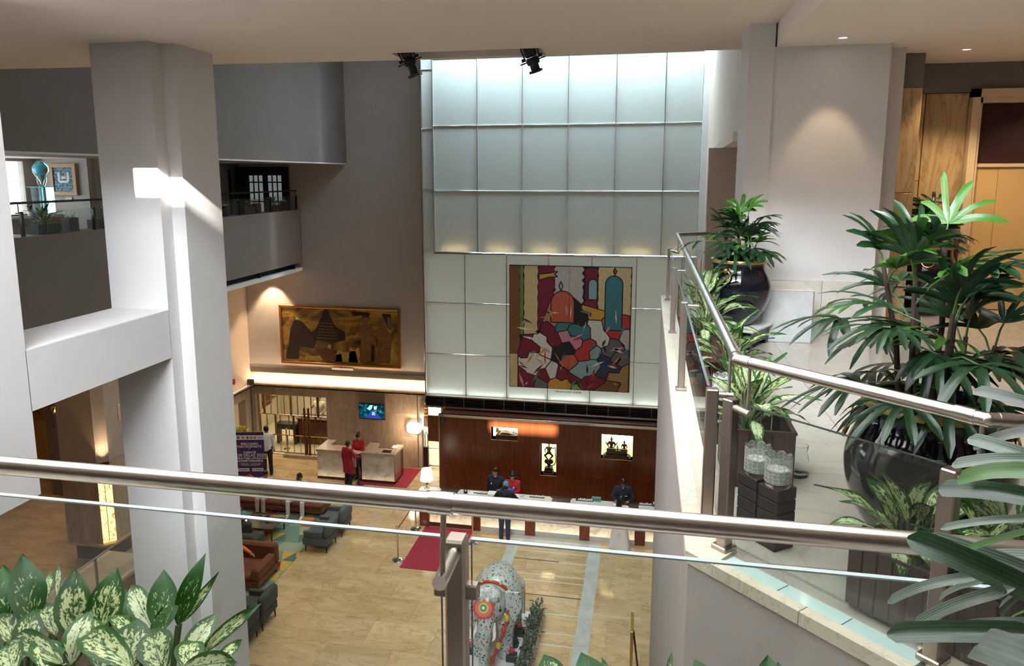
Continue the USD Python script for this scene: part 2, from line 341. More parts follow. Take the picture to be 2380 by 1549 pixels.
# outer shell of the building
struct("wall_far", BOX((-24, 30.9, -.4), (8, 31.2, 16.2)), "paint")
struct("wall_behind", BOX((-24, -6.3, -.4), (8, -6, 16.2)), "paint")
struct("wall_outer", BOX((8, -6.3, -.4), (8.3, 31.2, 16.2)), "paint")
struct("wall_left", BOX((-24.3, -6, -.4), (-24, 31.2, 8.6)), "paint")
struct("roof", MB().poly(sbox(-16, 5.3, 8, 31).union(sbox(-16, -6, -8.1, 31)).union(sbox(3.7, -6, 8, 31)), 15.9, 16.2), "paint_white")
struct("roof_left", BOX((-24, -6, 8.45), (-15.2, 31, 8.7)), "paint_white")
struct("wall_upper_left", MB().box((-16.2, -6, 11.0), (-16, 31, 16.2)).box((-15.4, -6, 8.6), (-15.2, 4.2, 11.1)).box((-15.4, 16.5, 8.6), (-15.2, 31, 11.1)), "paint")

# main ceiling with the roof light shaft and the recess for the stage lamps
cg = Polygon([(-14, -6), (1.21, -6), (1.21, 9.7), (-2.9, 9.69), (-14, 8.98)]).difference(sbox(-5.45, 1.0, 1.15, 5.15)).difference(sbox(-3.15, 9.1, -1.3, 9.6))
ce = struct("ceiling", MB().poly(cg, CEIL, CEIL + .35), "paint_pink")
part(ce, "lamp_recess", MB().box((-3.2, 9.05, CEIL + .33), (-1.25, 9.65, CEIL + .6)), "dark_paint")
# roof light: a tall white chamber over the opening with frosted glazing high on its sunny side; two clear panes let the sun in
struct("ceiling_shaft", MB().box((-8.1, -6.1, CEIL + .36), (-8, 5.3, 20.7)).box((3.6, -6.1, CEIL + .36), (3.7, 5.3, 20.7)).box((-8.1, 5.16, CEIL + .36), (3.7, 5.3, 20.7)).box((-8.1, -6.1, 20.6), (3.7, 5.3, 20.8)).box((-8.1, -6.2, CEIL + .36), (3.7, -6.1, 16.8)), "paint_white")
rg = sbox(-8.1, 16.8, 3.7, 20.7).difference(sbox(-3.99, 17.794, -3.11, 18.2)).difference(sbox(-.36, 17.794, 1.68, 18.2))
rf = struct("skylight_window", MB().poly(rg, -6.12, -6.06, "y"), "paint_white")
for x in np.arange(-7.6, 3.6, .86):
    if not (-4.1 < x < -3.0 or -.45 < x < 1.75): part(rf, "glazing_bar", BOX((x - .02, -6.05, 16.8), (x + .02, -6.01, 20.6)), "steel_post")
# beyond the ceiling edge the atrium rises to the far roof light
struct("ceiling_upstand", MB().poly(Polygon([(-14, 8.8), (-2.9, 9.5), (1.3, 9.5), (1.3, 9.69), (-2.9, 9.68), (-14, 8.97)]), CEIL + .3, 15.9), "paint_white")

# right gallery: low soffit, columns, walls
struct("ceiling_gallery", MB().poly(sbox(1.21, -6, 8, 9.72), SOFF, SOFF + .5), "paint_pink")
c1 = struct("column_gallery", MB().poly(Polygon([(1.19, 8.1), (2.27, 8.1), (2.27, 8.4), (2.49, 8.4), (2.49, 8.82), (1.19, 8.82)]), GF + .52, SOFF), "paint_white")
part(c1, "pilaster", MB().box((.95, 8.08, 7.4), (1.192, 8.75, CEIL)), "paint_white")
part(c1, "pilaster_base", MB().box((.945, 8.07, GF), (1.2, 8.75, GF + .1)), "dado")
for x0, x1, y in ((1.19, 1.78, 8.085), (1.784, 2.275, 8.085), (2.27, 2.495, 8.385)):
    part(c1, "dado_stone", BOX((x0, y, GF), (x1, 8.8, GF + .52)), "dado")
pl = thing("stone_plinth", "grey stone block plinth against the white gallery column, beside the far urn", "plinth", (1.39, 7.73, GF))
part(pl, "block", RB((-.28, -.3, 0), (.18, .3, .5), .006), "grey_stone"); part(pl, "top_slab", RB((-.282, -.302, .5), (.185, .305, .515), .004), "dado"); part(pl, "edge_strip", BOX((.18, -.298, 0), (.186, -.28, .5)), "steel")
wr = struct("wall_gallery", MB().poly(sbox(2.49, GF, 7.9, 12).difference(sbox(3.62, GF, 7, SOFF - .22)), 9.75, 9.95, "y").box((2.49, 8.85, GF), (2.52, 9.8, SOFF)), "paint_warm")
part(wr, "header_band", BOX((2.79, 9.66, 11.42), (8, 9.75, SOFF)), "dark_paint")
for x0, x1, y, rows in ((2.49, 2.80, 8.8, (GF, 10.3, 11.4)), (2.80, 3.12, 9.68, (GF, 10.42, 11.42)), (3.124, 3.58, 9.68, (GF, 10.0, 11.42))):
    for z0, z1 in zip(rows, rows[1:]): part(wr, "travertine_panel", RB((x0 + .002, y, z0 + .002), (x1 - .002, y + .06, z1 - .002), .004), "travertine_gold")
part(wr, "stone_cap", BOX((2.49, 8.8, 11.4), (2.80, 9.75, SOFF)), "dark_paint")
part(wr, "return_wall", BOX((2.78, 8.84, GF), (2.81, 9.72, 11.4)), "travertine_gold")
dr = sgroup("door_1")
part(dr, "door_frame", MB().box((3.58, 9.58, GF), (3.66, 9.74, 11.45)).box((3.58, 9.58, 11.36), (7, 9.74, 11.45)), "frame_cream")
part(dr, "frame_moulding", MB().box((3.66, 9.62, GF), (3.70, 9.74, 11.36)).box((3.66, 9.62, 11.30), (7, 9.74, 11.36)), "frame_cream")
part(dr, "transom_panel", BOX((3.70, 9.72, 10.62), (7, 9.76, 11.30)), "door_wood")
part(dr, "transom_rail", BOX((3.70, 9.69, 10.58), (7, 9.76, 10.62)), "frame_cream")
for x0, x1 in ((3.70, 3.97), (3.974, 4.9), (4.904, 5.9)): part(dr, "door_leaf", BOX((x0, 9.72, GF + .01), (x1, 9.76, 10.58)), "door_cream")
for k, (px, py) in enumerate(((1.73, 7.70), (3.13, 8.66))):
    t = thing("downlight", ("lit recessed downlight in the soffit in front of the white gallery column", "lit recessed downlight in the soffit near the cream gallery door")[k], "downlight", (px, py, SOFF), group="recessed gallery downlights")
    part(t, "trim_ring", MB().lathe([(.035, .0), (.05, -.004), (.055, 0), (.055, .01)], n=24), "paint_white"); part(t, "lamp", MB().lathe([(0, -.001), (.034, -.001), (.034, .004)], n=24), "downlight_glow")
spot_light("gallery_spot", (1.73, 7.70, SOFF - .03), (-.0, .16, -1), WARM, 9, 28, .5)
spot_light("gallery_spot_b", (3.13, 8.66, SOFF - .03), (.1, .2, -1), WARM, 34, 45, .6)
spot_light("gallery_spot_c", (4.6, 8.4, SOFF - .03), (0, .35, -1), WARM, 30, 50, .6)
spot_light("gallery_spot_d", (4.8, 5.5, SOFF - .03), (0, 0, -1), WARM, 70, 50, .6)  # unseen warm spot, added to lift the bounce onto the soffit

# right gallery block: floor slabs, coping, wall faces towards the void
edge = Polygon([(.215, 10.1), (.215, 3.09), (.88, 2.425), (8, 2.425), (8, 10.1)])
fw = struct("wall_right", MB().poly(Polygon([(.215, 10.1), (.215, 3.09), (.88, 2.425), (7.9, 2.425), (7.9, 10.1)]), 0, GF - .06), "paint")
fg = sgroup("floor_gallery")
part(fg, "floor_base", MB().poly(edge, GF - .06, GF - .012), "floor_white")
inner = Polygon([(.42, 10.1), (.42, 3.18), (.97, 2.63), (8, 2.63), (8, 10.1)])
for i in range(8):
    for j in range(8):
        x0, y0 = .3 + i * .93, 2.0 + j * 1.05
        g = sbox(x0 + .0015, y0 + .0015, x0 + .9285, y0 + 1.0485).intersection(inner)
        if g.area > .01 and x0 < 5.4: part(fg, "marble_slab", MB().poly(g, GF - .013, GF), "floor_white", smooth=False)
cps = [(.215, y0, .365, y1) for y0, y1 in zip(np.arange(3.24, 10.0, .92), np.arange(3.24, 10.0, .92) + .917)]
for x0, y0, x1, y1 in cps: part(fg, "coping_stone", RB((x0 - .012, y0, GF - .05), (x1, min(y1, 10.1), GF + .004), .004), "coping", smooth=False)
part(fg, "coping_stone", MB().poly(Polygon([(.203, 3.237), (.365, 3.237), (.365, 3.2), (.42, 3.14), (.307, 2.985), (.203, 3.09)]), GF - .05, GF + .004), "coping", smooth=False)
def along(a, b, t): return np.array(a) + (np.array(b) - np.array(a)) * t
A0, A1 = np.array([.307, 2.985]), np.array([.875, 2.415]); nrm = np.array([.7071, .7071])
for k in range(2):
    a, b = along(A0, A1, k / 2 + .002), along(A0, A1, (k + 1) / 2 - .002)
    part(fg, "coping_stone", MB().poly(Polygon([a, b, b + nrm * .055, a + nrm * .055]), GF - .05, GF + .004), "coping", smooth=False)
for k in range(3):
    a, b = along(A0, A1, k / 3 + .003) + nrm * .057, along(A0, A1, (k + 1) / 3 - .003) + nrm * .057
    part(fg, "glass_strip", MB().poly(Polygon([a, b, b + nrm * .075, a + nrm * .075]), GF - .03, GF + .002), "green_glass", smooth=False)
part(fg, "coping_stone", BOX((.95, 2.415, GF - .05), (7.9, 2.56, GF + .004)), "coping")
# wall and soffit of the passage beyond, seen between the glass wall and the pilaster
struct("wall_passage", MB().box((1.62, 10.15, 0), (1.8, 23.2, 15.9)).box((.9, 12.0, 8.3), (1.62, 12.2, 10.9)), "paint_warm")
struct("ceiling_passage", MB().poly(Polygon([(1.0, 9.75), (1.62, 9.75), (1.62, 16), (1.25, 16)]), 10.9, 11.02), "paint_pink")

# near gallery under the viewer
struct("floor_near", BOX((-8, -6, 8.4), (8, 1.78, GF)), "floor_white")
struct("wall_near", BOX((-8, 1.70, 0), (8, 1.78, 8.4)), "paint")

# left frame: column, pier and beam along the void
lc = struct("column_left", MB().box((-6.27, 7.74, 0), (-5.51, 8.72, CEIL)), "paint_white")
part(lc, "column_return", BOX((-5.6, 7.94, 0), (-5.335, 8.72, CEIL)), "paint_white")
struct("pier_left", MB().box((-6.27, 1.0, 7.55), (-5.51, 5.656, CEIL)), "paint_white")
bl = struct("beam_left", BOX((-6.27, 5.65, 8.355), (-5.51, 7.745, 8.93)), "paint_white")
part(bl, "window_sill", BOX((-6.25, 5.656, 8.93), (-5.515, 7.74, 8.936)), "paint_white")

# far wall: plaster above, travertine below, openings for the gate and the far door
opn = [sbox(-14.2, 0, -11.38, 2.44), sbox(-7.72, 0, -6.98, 2.38)]
wp = sbox(-14.4, 0, 1.8, 15.9)
for o in opn: wp = wp.difference(o)
wb = struct("wall_back", MB().poly(wp, 24.78, 25.1, "y"), "paint")
lower = sbox(-14.36, 0, -7.9, 2.80)
for o in opn: lower = lower.difference(o.buffer(.001))
rows = [0, .32, 1.17, 2.02, 2.80]
for r in range(4):
    x = -14.36 - (.28 if r % 2 else 0)
    while x < -7.9:
        ww = (.56, .46, .66)[RNG.randrange(3)]; g = sbox(x + .002, rows[r] + .002, min(x + ww, -7.9) - .002, rows[r + 1] - .002).intersection(lower); x += ww
        if g.area > .005: part(wb, "travertine_panel", MB().poly(g, 24.68, 24.785, "y"), "travertine", smooth=False)
part(wb, "cove_ledge", MB().box((-14.36, 24.5, 2.80), (-6.9, 24.79, 2.84)).box((-14.36, 24.5, 2.80), (-6.9, 24.53, 2.90)), "travertine")
part(wb, "cove_light", BOX((-14.3, 24.56, 2.842), (-7.0, 24.60, 2.872)), "cove_glow")
rect_light("cove_lamp", (-10.7, 24.6, 2.9), (7.2, .06), (0, .35, 1), WARM, 34)
part(wb, "air_grille", BOX((-14.38, 24.76, 3.26), (-6.95, 24.785, 3.46)), "dark_paint")
for k in range(5): part(wb, "grille_slat", BOX((-14.38, 24.745, 3.27 + k * .04), (-6.95, 24.775, 3.285 + k * .04)), "steel_post")
sw = struct("wall_side", MB().poly(sbox(17.2, 0, 24.8, 7.25).difference(sbox(23.1, 0, 24.3, 2.35)), -14.7, -14.4, "x"), "paint_warm")
part(sw, "cove_ledge", MB().box((-14.4, 17.5, 2.80), (-14.12, 24.6, 2.84)).box((-14.15, 17.5, 2.80), (-14.12, 24.5, 2.90)), "travertine")
part(sw, "cove_light", BOX((-14.22, 17.6, 2.842), (-14.18, 24.4, 2.872)), "cove_glow")
part(sw, "opening_back", BOX((-15.3, 23.0, 0), (-15.2, 24.4, 2.4)), "dark_paint")
for y0 in np.arange(17.3, 23.0, .62): part(sw, "travertine_panel", RB((-14.4, y0 + .002, 0), (-14.34, min(y0 + .618, 23.08), 2.8), .004), "travertine", smooth=False)
part(sw, "travertine_panel", BOX((-14.4, 23.1, 2.35), (-14.34, 24.3, 2.8)), "travertine")

# balcony on the left at gallery level, and the bulkhead over it
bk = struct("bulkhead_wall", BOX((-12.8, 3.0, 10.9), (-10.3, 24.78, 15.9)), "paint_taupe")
part(bk, "shadow_trim", BOX((-10.36, 3.0, 10.87), (-10.29, 24.7, 10.905)), "paint_white")
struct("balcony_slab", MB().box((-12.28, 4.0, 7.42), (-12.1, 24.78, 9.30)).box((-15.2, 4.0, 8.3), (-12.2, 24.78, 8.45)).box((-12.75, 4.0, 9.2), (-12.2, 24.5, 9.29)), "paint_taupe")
struct("ceiling_balcony", MB().box((-16, 4.0, 10.92), (-12.7, 24.78, 11.0)), "paint_pink")
sl = struct("ceiling_lobby", MB().box((-24, 4.0, 7.12), (-12.12, 24.78, 7.24)), "paint_pink")
part(sl, "slot_back", BOX((-12.4, 17.0, 7.24), (-12.25, 24.2, 7.44)), "void")
part(sl, "slot_edge", BOX((-12.14, 8.0, 7.12), (-12.08, 24.2, 7.25)), "paint_white")
part(sl, "slot_divider", MB().box((-12.27, 21.8, 7.24), (-12.13, 21.83, 7.44)).box((-12.27, 24.15, 7.24), (-12.1, 24.2, 7.44)), "black")
spot_light("lobby_spot", (-13.3, 24.25, 7.05), (0, .12, -1), WARM, 130, 38, .5)
bw = struct("wall_balcony", MB().poly(sbox(4, 8.3, 16.3, 11).difference(sbox(5, 9.55, 15.95, 10.85)), -15.2, -15.05, "x").box((-15.2, 16.3, 8.3), (-13.55, 16.5, 11)).box((-13.6, 16.5, 8.3), (-13.45, 18.0, 11)).box((-14.9, 18.0, 8.3), (-13.45, 18.2, 11)).box((-14.95, 18.0, 8.3), (-14.8, 24.8, 11)), "paint")
w1 = sgroup("window_1")
part(w1, "window_frame", MB().box((-15.14, 5, 9.52), (-15.06, 15.95, 9.57)).box((-15.14, 15.0, 9.55), (-15.06, 15.09, 10.86)).box((-15.14, 11.0, 9.55), (-15.06, 11.06, 10.86)), "dark_steel")
part(w1, "window_sill", BOX((-15.06, 5, 9.46), (-14.9, 16.0, 9.52)), "paint_white")
part(w1, "window_pane", BOX((-15.11, 5, 9.57), (-15.10, 15.95, 10.85)), "glass")
struct("exterior_wall", BOX((-19, 19.0, 8.7), (-18.8, 27, 14)), "pink_outside")

# the glazed wall over the reception: backing, frosted panels, steel bars, grille
gw = struct("wall_glass", BOX((-6.95, 22.78, 3.0), (1.6, 23.2, 15.9)), "paint")
def cell(x0, x1, z0, z1, y): part(gw, "glass_panel", MB().box((x0 + .012, y, z0 + .012), (x1 - .012, y + .006, z1 - .012)), "lit_panel", smooth=False)
XU, ZU = [-6.51, -5.12, -3.74, -2.37, -.98, .41, 1.45], [8.12, 10.02, 11.97, 13.95, 15.8]
for a, b in zip(XU, XU[1:]):
    for c, e in zip(ZU, ZU[1:]): cell(a, b, c, e, 22.5)
ZS = [8.2, 10.07, 11.9, 13.65, 15.8]
for c, e in zip(ZS, ZS[1:]): cell(-6.9, -6.53, c, e, 22.6)
XL, ZL = [-6.9, -5.57, -4.24, -2.93, -1.61, -.27, 1.05, 1.5], [3.43, 4.83, 6.5, 8.06]
for a, b in zip(XL, XL[1:]):
    for c, e in zip(ZL, ZL[1:]): cell(a, b, c, e, 22.6)
def bar(x0, x1, z0, z1, y, w=.026, d=.03): part(gw, "mullion", MB().rbox((x0 - w / 2, y - d, z0 - w / 2), (x1 + w / 2, y + .012, z1 + w / 2), .006), "chrome")
for x in XU: bar(x, x, 8.12, 15.8, 22.5)
for z in ZU[:4]:
    for a, b in zip(XU, XU[1:]): bar(a + .013, b - .013, z, z, 22.5)
for z in ZS[1:4]: bar(-6.9, -6.53, z, z, 22.6)
bar(-6.92, -6.92, 3.43, 15.8, 22.6, .04)
for x in XL[1:-1]: bar(x, x, 3.43, 8.05, 22.6)
for z in (4.83, 6.5):
    for a, b in zip(XL, XL[1:]): bar(a + .013, b - .013, z, z, 22.6)
bar(-6.51, 1.45, 8.09, 8.09, 22.5, .05, .05)
part(gw, "panel_soffit", BOX((-6.51, 22.47, 8.05), (1.46, 22.78, 8.1)), "paint_white")
part(gw, "edge_frame", BOX((1.45, 22.42, 8.05), (1.62, 22.8, 15.9)), "paint_white")
for a, b in zip(XU, XU[1:]):
    rect_light("panel_lamp" if a < -6.5 else f"panel_lamp_{XU.index(a):03d}", ((a + b) / 2, 22.66, 8.2), (.8 * (b - a) / 1.38, .06), (0, -1, .3), (1, .72, .40), 2.3)
for a, b in zip(XL[:-1], XL[1:]):
    rect_light(f"lower_panel_lamp_{XL.index(a):03d}", ((a + b) / 2, 22.69, 3.52), (.9 * (b - a), .12), (0, -.6, 1), (.92, 1, 1), 30)
rect_light("lower_panel_backlight", (-2.7, 22.76, 5.8), (8.2, 4.4), (0, -1, 0), (.95, 1, .97), 48)
part(gw, "air_grille", BOX((-6.93, 22.62, 3.06), (1.6, 22.8, 3.42)), "void")
for k in range(4): part(gw, "grille_slat", BOX((-6.93, 22.57, 3.12 + k * .075), (1.6, 22.625, 3.14 + k * .075)), "dark_steel")
for x in np.arange(-6.3, 1.6, .66): part(gw, "grille_bar", BOX((x - .008, 22.565, 3.08), (x + .008, 22.58, 3.40)), "steel_post")
part(gw, "grille_frame", MB().box((-6.94, 22.54, 3.40), (1.6, 22.63, 3.43)).box((-6.94, 22.54, 3.03), (1.6, 22.64, 3.09)), "chrome")

# the panelled timber block behind the reception desk, with three lit niches
NICHE = [(-4.63, -3.78, 2.27, 2.69), (-3.06, -2.56, 1.21, 2.25), (-1.19, -.23, 1.89, 2.68)]
nb = [sbox(a, c, b, e) for a, b, c, e in NICHE]
body = sbox(-6.3, 0, 1.6, 2.93).difference(unary_union(nb))
wd = struct("wall_timber", MB().poly(body, 22.02, 22.35, "y").box((-6.3, 22.36, 0), (1.6, 22.78, 2.93)), "mahogany")
zr = [.0, .42, 1.24, 2.08, 2.93]
for r in range(4):
    x = -6.3 - (0, .35, .1, .5)[r]; k = r
    while x < 1.6:
        ww = (.92, .62, .98, .12)[k % 4]; k += 1
        g = sbox(max(x, -6.3) + .002, zr[r] + .002, min(x + ww, 1.6) - .002, zr[r + 1] - .002)
        x += ww
        if g.is_valid and g.bounds[2] > g.bounds[0] + .01:
            g = g.difference(unary_union(nb).buffer(.004))
            if g.area > .003: part(wd, "timber_panel", MB().poly(g, 21.985 if ww < .2 else 21.995, 22.03, "y"), "mahogany", smooth=False)
part(wd, "top_boards", BOX((-6.3, 22.0, 2.93), (1.6, 22.78, 2.965)), "wood_dark")
part(wd, "steel_edge", MB().rbox((-6.33, 21.96, 2.92), (1.6, 22.06, 3.01), .008), "chrome")
part(wd, "side_trim", BOX((-6.33, 21.98, 0), (-6.3, 22.4, 2.93)), "steel_post")
for a, b, c, e in NICHE:
    nn = part(wd, "niche", MB().box((a, 22.33, c), (b, 22.36, e)), "niche_glow")
    part(nn, "niche_lining", MB().box((a, 22.0, e), (b, 22.35, e + .004)).box((a, 22.0, c - .004), (b, 22.35, c)).box((a - .004, 22.0, c), (a, 22.35, e)).box((b, 22.0, c), (b + .004, 22.35, e)), "door_cream")
    rect_light(f"niche_lamp_{int(-a * 100):03d}", ((a + b) / 2, 22.12, e - .02), (.8 * (b - a), .1), (0, .25, -1), (1, .78, .42), 2.2)
# ------------------------------------------------------------------ glass railings
RZ, PT = 9.765, 9.575
nr = thing("glass_railing", "near brushed steel handrail and clear glass balustrade crossing the whole view", "railing", (0, 0, 0))
part(nr, "handrail", MB().cyl((-3.4, 1.54, RZ), (-.455, 1.54, RZ), .0235, n=40).cyl((-.408, 1.54, RZ), (3.2, 1.54, RZ), .0235, n=40), "steel")
part(nr, "coupling", MB().lathe([(0, -.03), (.0255, -.03), (.0262, -.028), (.0262, .026), (.0225, .026), (.0225, .03), (0, .03)], n=40).xf(np.array([[0, 0, 1, -.437], [0, 1, 0, 1.54], [-1, 0, 0, RZ], [0, 0, 0, 1]])), "steel")
for x in (-1.9, -.447, 1.01, 2.46):
    part(nr, "post", MB().rbox((x - .026, 1.672, GF), (x + .026, 1.728, 9.603), .006), "steel_post")
    part(nr, "bracket", MB().cyl((x, 1.70, 9.572), (x + .008, 1.512, 9.583), .0175, n=32), "steel")
    part(nr, "rod", MB().cyl((x + .008, 1.535, 9.58), (x + .012, 1.54, 9.75), .0068, n=16).cyl((x + .012, 1.54, 9.735), (x + .012, 1.54, 9.748), .0068, .011, n=16), "steel_post")
    part(nr, "base_plate", MB().rbox((x - .04, 1.66, GF), (x + .04, 1.74, GF + .02), .004), "steel_post")
for a, b in ((-1.862, -.487), (-.409, .97), (1.05, 2.42)):
    g = part(nr, "glass_pane", BOX((a, 1.694, GF + .04), (b, 1.706, 9.598)), "glass", smooth=False)
    part(g, "polished_edge", MB().box((a, 1.6925, 9.598), (b, 1.7075, 9.602)), "glass_edge", smooth=False)
    for c in (a, b - .0015): part(g, "side_edge", BOX((c, 1.694, GF + .04), (c + .0015, 1.706, 9.598)), "glass_edge_dark", smooth=False)
    for z in (9.2, 9.46):
        for c in (b + .008, a - .008): part(nr, "glass_clip", RB((c - .027, 1.685, z - .02), (c + .027, 1.715, z + .02), .004), "steel_post")

sr = thing("glass_railing", "steel handrail with glass panes turning the corner of the far right-hand gallery", "railing", (0, 0, 0))
path = [(1.75, 10.02), (1.0, 9.86), (.372, 9.5), (.372, 3.052), (1.03, 2.412), (3.4, 2.412)]
for a, b in zip(path, path[1:]):
    part(sr, "handrail", MB().cyl((*a, RZ), (*b, RZ), .0235, n=32), "steel")
for p in path[1:-1]: part(sr, "elbow", ball((*p, RZ), .0245, 24), "steel")
def ring(p, q, t, l=.02):
    p, q = np.array(p), np.array(q); d = (q - p) / np.linalg.norm(q - p); c = p + (q - p) * t
    part(sr, "coupling", MB().cyl((*(c - d * l), RZ), (*(c + d * l), RZ), .0258, n=32), "steel")
ring(path[2], path[3], .99); ring(path[3], path[4], .05); ring(path[3], path[4], .93, .03); ring(path[2], path[3], .52, .006); ring(path[2], path[3], .25, .006); ring(path[4], path[5], .02)
def post(x, y, bx, by, rz=0):
    m = MB().rbox((-.026, -.026, GF), (.026, .026, PT), .005).xf(rotz(rz, (x, y, 0))); part(sr, "post", m, "steel_post")
    part(sr, "base_plate", MB().rbox((-.04, -.04, GF), (.04, .04, GF + .025), .005).xf(rotz(rz, (x, y, 0))), "steel_post")
    part(sr, "bracket", MB().cyl((x, y, PT - .03), (bx, by, PT - .03), .0165, n=20), "steel"); d = np.array([bx - x, by - y]); d = d / np.linalg.norm(d) * .018
    part(sr, "rod", MB().cyl((bx - d[0], by - d[1], PT - .03), (bx - d[0], by - d[1], RZ - .015), .007, n=12), "steel")
post(.29, 9.72, .39, 9.46); post(.285, 7.662, .39, 7.662); post(.285, 5.576, .39, 5.576); post(.302, 3.285, .39, 3.285)
post(.366, 3.14, .43, 3.03, 45); post(.975, 2.492, 1.04, 2.43, 45); post(2.3, 2.47, 2.3, 2.42); post(1.5, 10.0, 1.52, 9.93)
for a, b in ((3.33, 5.53), (5.62, 7.615), (7.71, 9.66)):
    g = part(sr, "glass_pane", BOX((.284, a, GF + .03), (.296, b, PT - .005)), "glass", smooth=False)
    part(g, "polished_edge", BOX((.283, a, PT - .005), (.297, b, PT - .002)), "glass_edge_dark", smooth=False)
u45 = np.array([.7071, -.7071]); v45 = np.array([.7071, .7071])
def slanted(p0, L, z0, z1, t): return MB().box((0, -t / 2, z0), (L, t / 2, z1)).xf(rotz(-45 + 1.5, (p0[0], p0[1], 0)))
g = part(sr, "glass_pane", slanted((.396, 3.095), .80, GF + .03, PT - .01, .012), "glass", smooth=False)
part(g, "polished_edge", slanted((.396, 3.095), .80, PT - .01, PT - .007, .013), "glass_edge_dark", smooth=False)
part(g, "side_edge", MB().box((.795, -.006, GF + .03), (.80, .006, PT - .01)).xf(rotz(-43.5, (.396, 3.095, 0))), "glass_edge_dark", smooth=False)
g = part(sr, "glass_pane", BOX((1.05, 2.464, GF + .03), (2.2, 2.476, PT - .01)), "glass", smooth=False)
g = part(sr, "glass_pane", MB().box((0, -.006, GF + .03), (1.2, .006, PT - .02)).xf(rotz(14, (.34, 9.75, 0))), "glass", smooth=False)
# ------------------------------------------------------------------ leaves
def leafmat(name, green, cream, thr, spread=.16, tipgreen=.85, scale=1., trans=.22):
    n = {"a": ("attribute", {"attribute": "st"}), "x": ("separate_xyz", {}), "o": ("object_info", {}),
         "c": ("math", {"math_type": "subtract", "value2": .5}), "ab": ("math", {"math_type": "absolute"}), "k": ("math", {"math_type": "multiply", "value2": 3.2}), "u": ("math", {"math_type": "multiply", "value2": 8.5 * scale}),
         "ud": ("math", {"math_type": "subtract"}), "vv": ("math", {"math_type": "multiply", "value2": 7. * scale}), "rz": ("math", {"math_type": "multiply", "value2": 60.}), "cb": ("combine_xyz", {}),
         "n": ("noise_texture", {"scale": 1.5, "detail": 5, "roughness": .62, "distortion": .6}),
         "e": ("map_range", {"from_min": .30, "from_max": .5, "to_min": 0., "to_max": .34, "clamp": True}), "t": ("map_range", {"from_min": tipgreen - .25, "from_max": 1., "to_min": 0., "to_max": .3, "clamp": True}),
         "s1": ("math", {"math_type": "subtract"}), "s2": ("math", {"math_type": "subtract"}), "m": ("map_range", {"from_min": thr, "from_max": thr + .045, "to_min": 0., "to_max": 1., "clamp": True}),
         "mid": ("map_range", {"from_min": .012, "from_max": .03, "to_min": .3, "to_max": 1., "clamp": True}), "mm": ("math", {"math_type": "multiply"}),
         "mx": ("mix", {"color1": green, "color2": cream}), "mr": ("map_range", {"to_min": .8, "to_max": 1.15}), "hs": ("hsv", {}),
         "p": ("principled_bsdf", {"roughness": .42, "specular_ior_level": .28}), "tr": ("translucent_bsdf", {}), "ms": ("mix_closure", {"fac": trans})}
    l = [("a.vector", "x.vector"), ("x.y", "c.value1"), ("c.value", "ab.value1"), ("ab.value", "k.value1"), ("x.x", "u.value1"), ("u.value", "ud.value1"), ("k.value", "ud.value2"), ("x.y", "vv.value1"), ("o.random", "rz.value1"),
         ("ud.value", "cb.x"), ("vv.value", "cb.y"), ("rz.value", "cb.z"), ("cb.vector", "n.vector"), ("ab.value", "e.value"), ("x.x", "t.value"), ("n.fac", "s1.value1"), ("e.result", "s1.value2"), ("s1.value", "s2.value1"), ("t.result", "s2.value2"),
         ("s2.value", "m.value"), ("ab.value", "mid.value"), ("m.result", "mm.value1"), ("mid.result", "mm.value2"), ("mm.value", "mx.fac"), ("o.random", "mr.value"), ("mr.result", "hs.value"), ("mx.color", "hs.color"),
         ("hs.color", "p.base_color"), ("hs.color", "tr.color"), ("p.BSDF", "ms.closure1"), ("tr.BSDF", "ms.closure2")]
    mat(name, n, l, "ms.closure")
leafmat("aglaonema_leaf", (.022, .085, .012), (.50, .58, .27), .455)
leafmat("aglaonema_dark", (.016, .085, .008), (.46, .55, .24), .56)
leafmat("aglaonema_pale", (.05, .13, .03), (.62, .70, .42), .40)
leafmat("aglaonema_far", (.03, .11, .02), (.58, .66, .36), .44, scale=.8)
leafmat("tray_leaf", (.016, .045, .02), (.36, .44, .34), .5, scale=.6)
def palmmat(name, c1, c2, rough):
    n = {"a": ("attribute", {"attribute": "st"}), "x": ("separate_xyz", {}), "w": ("math", {"math_type": "multiply", "value2": 40.}), "s": ("math", {"math_type": "sine"}), "mr": ("map_range", {"from_min": -1., "from_max": 1.}), "o": ("object_info", {}),
         "r": ("mix", {"color1": c1, "color2": c2}), "mv": ("map_range", {"to_min": .65, "to_max": 1.35}), "hs": ("hsv", {}), "p": ("principled_bsdf", {"roughness": rough, "specular_ior_level": .6}), "tr": ("translucent_bsdf", {}), "m": ("mix_closure", {"fac": .18})}
    mat(name, n, [("a.vector", "x.vector"), ("x.y", "w.value1"), ("w.value", "s.value1"), ("s.value", "mr.value"), ("mr.result", "r.fac"), ("o.random", "mv.value"), ("mv.result", "hs.value"), ("r.color", "hs.color"), ("hs.color", "p.base_color"), ("hs.color", "tr.color"), ("p.BSDF", "m.closure1"), ("tr.BSDF", "m.closure2")], "m.closure")
palmmat("palm_leaf", (.008, .036, .012), (.020, .062, .022), .3); palmmat("palm_leaf_bright", (.035, .13, .012), (.06, .17, .02), .35); palmmat("palm_leaf_grey", (.05, .09, .06), (.16, .21, .16), .3)
plain("stem_green", (.07, .13, .035), .5); plain("cane", (.05, .028, .018), .8); vary("soil", (.06, .045, .035), (.22, .18, .14), .95, 40, 0, .8); plain("pot_clear", (.12, .12, .115), .2)

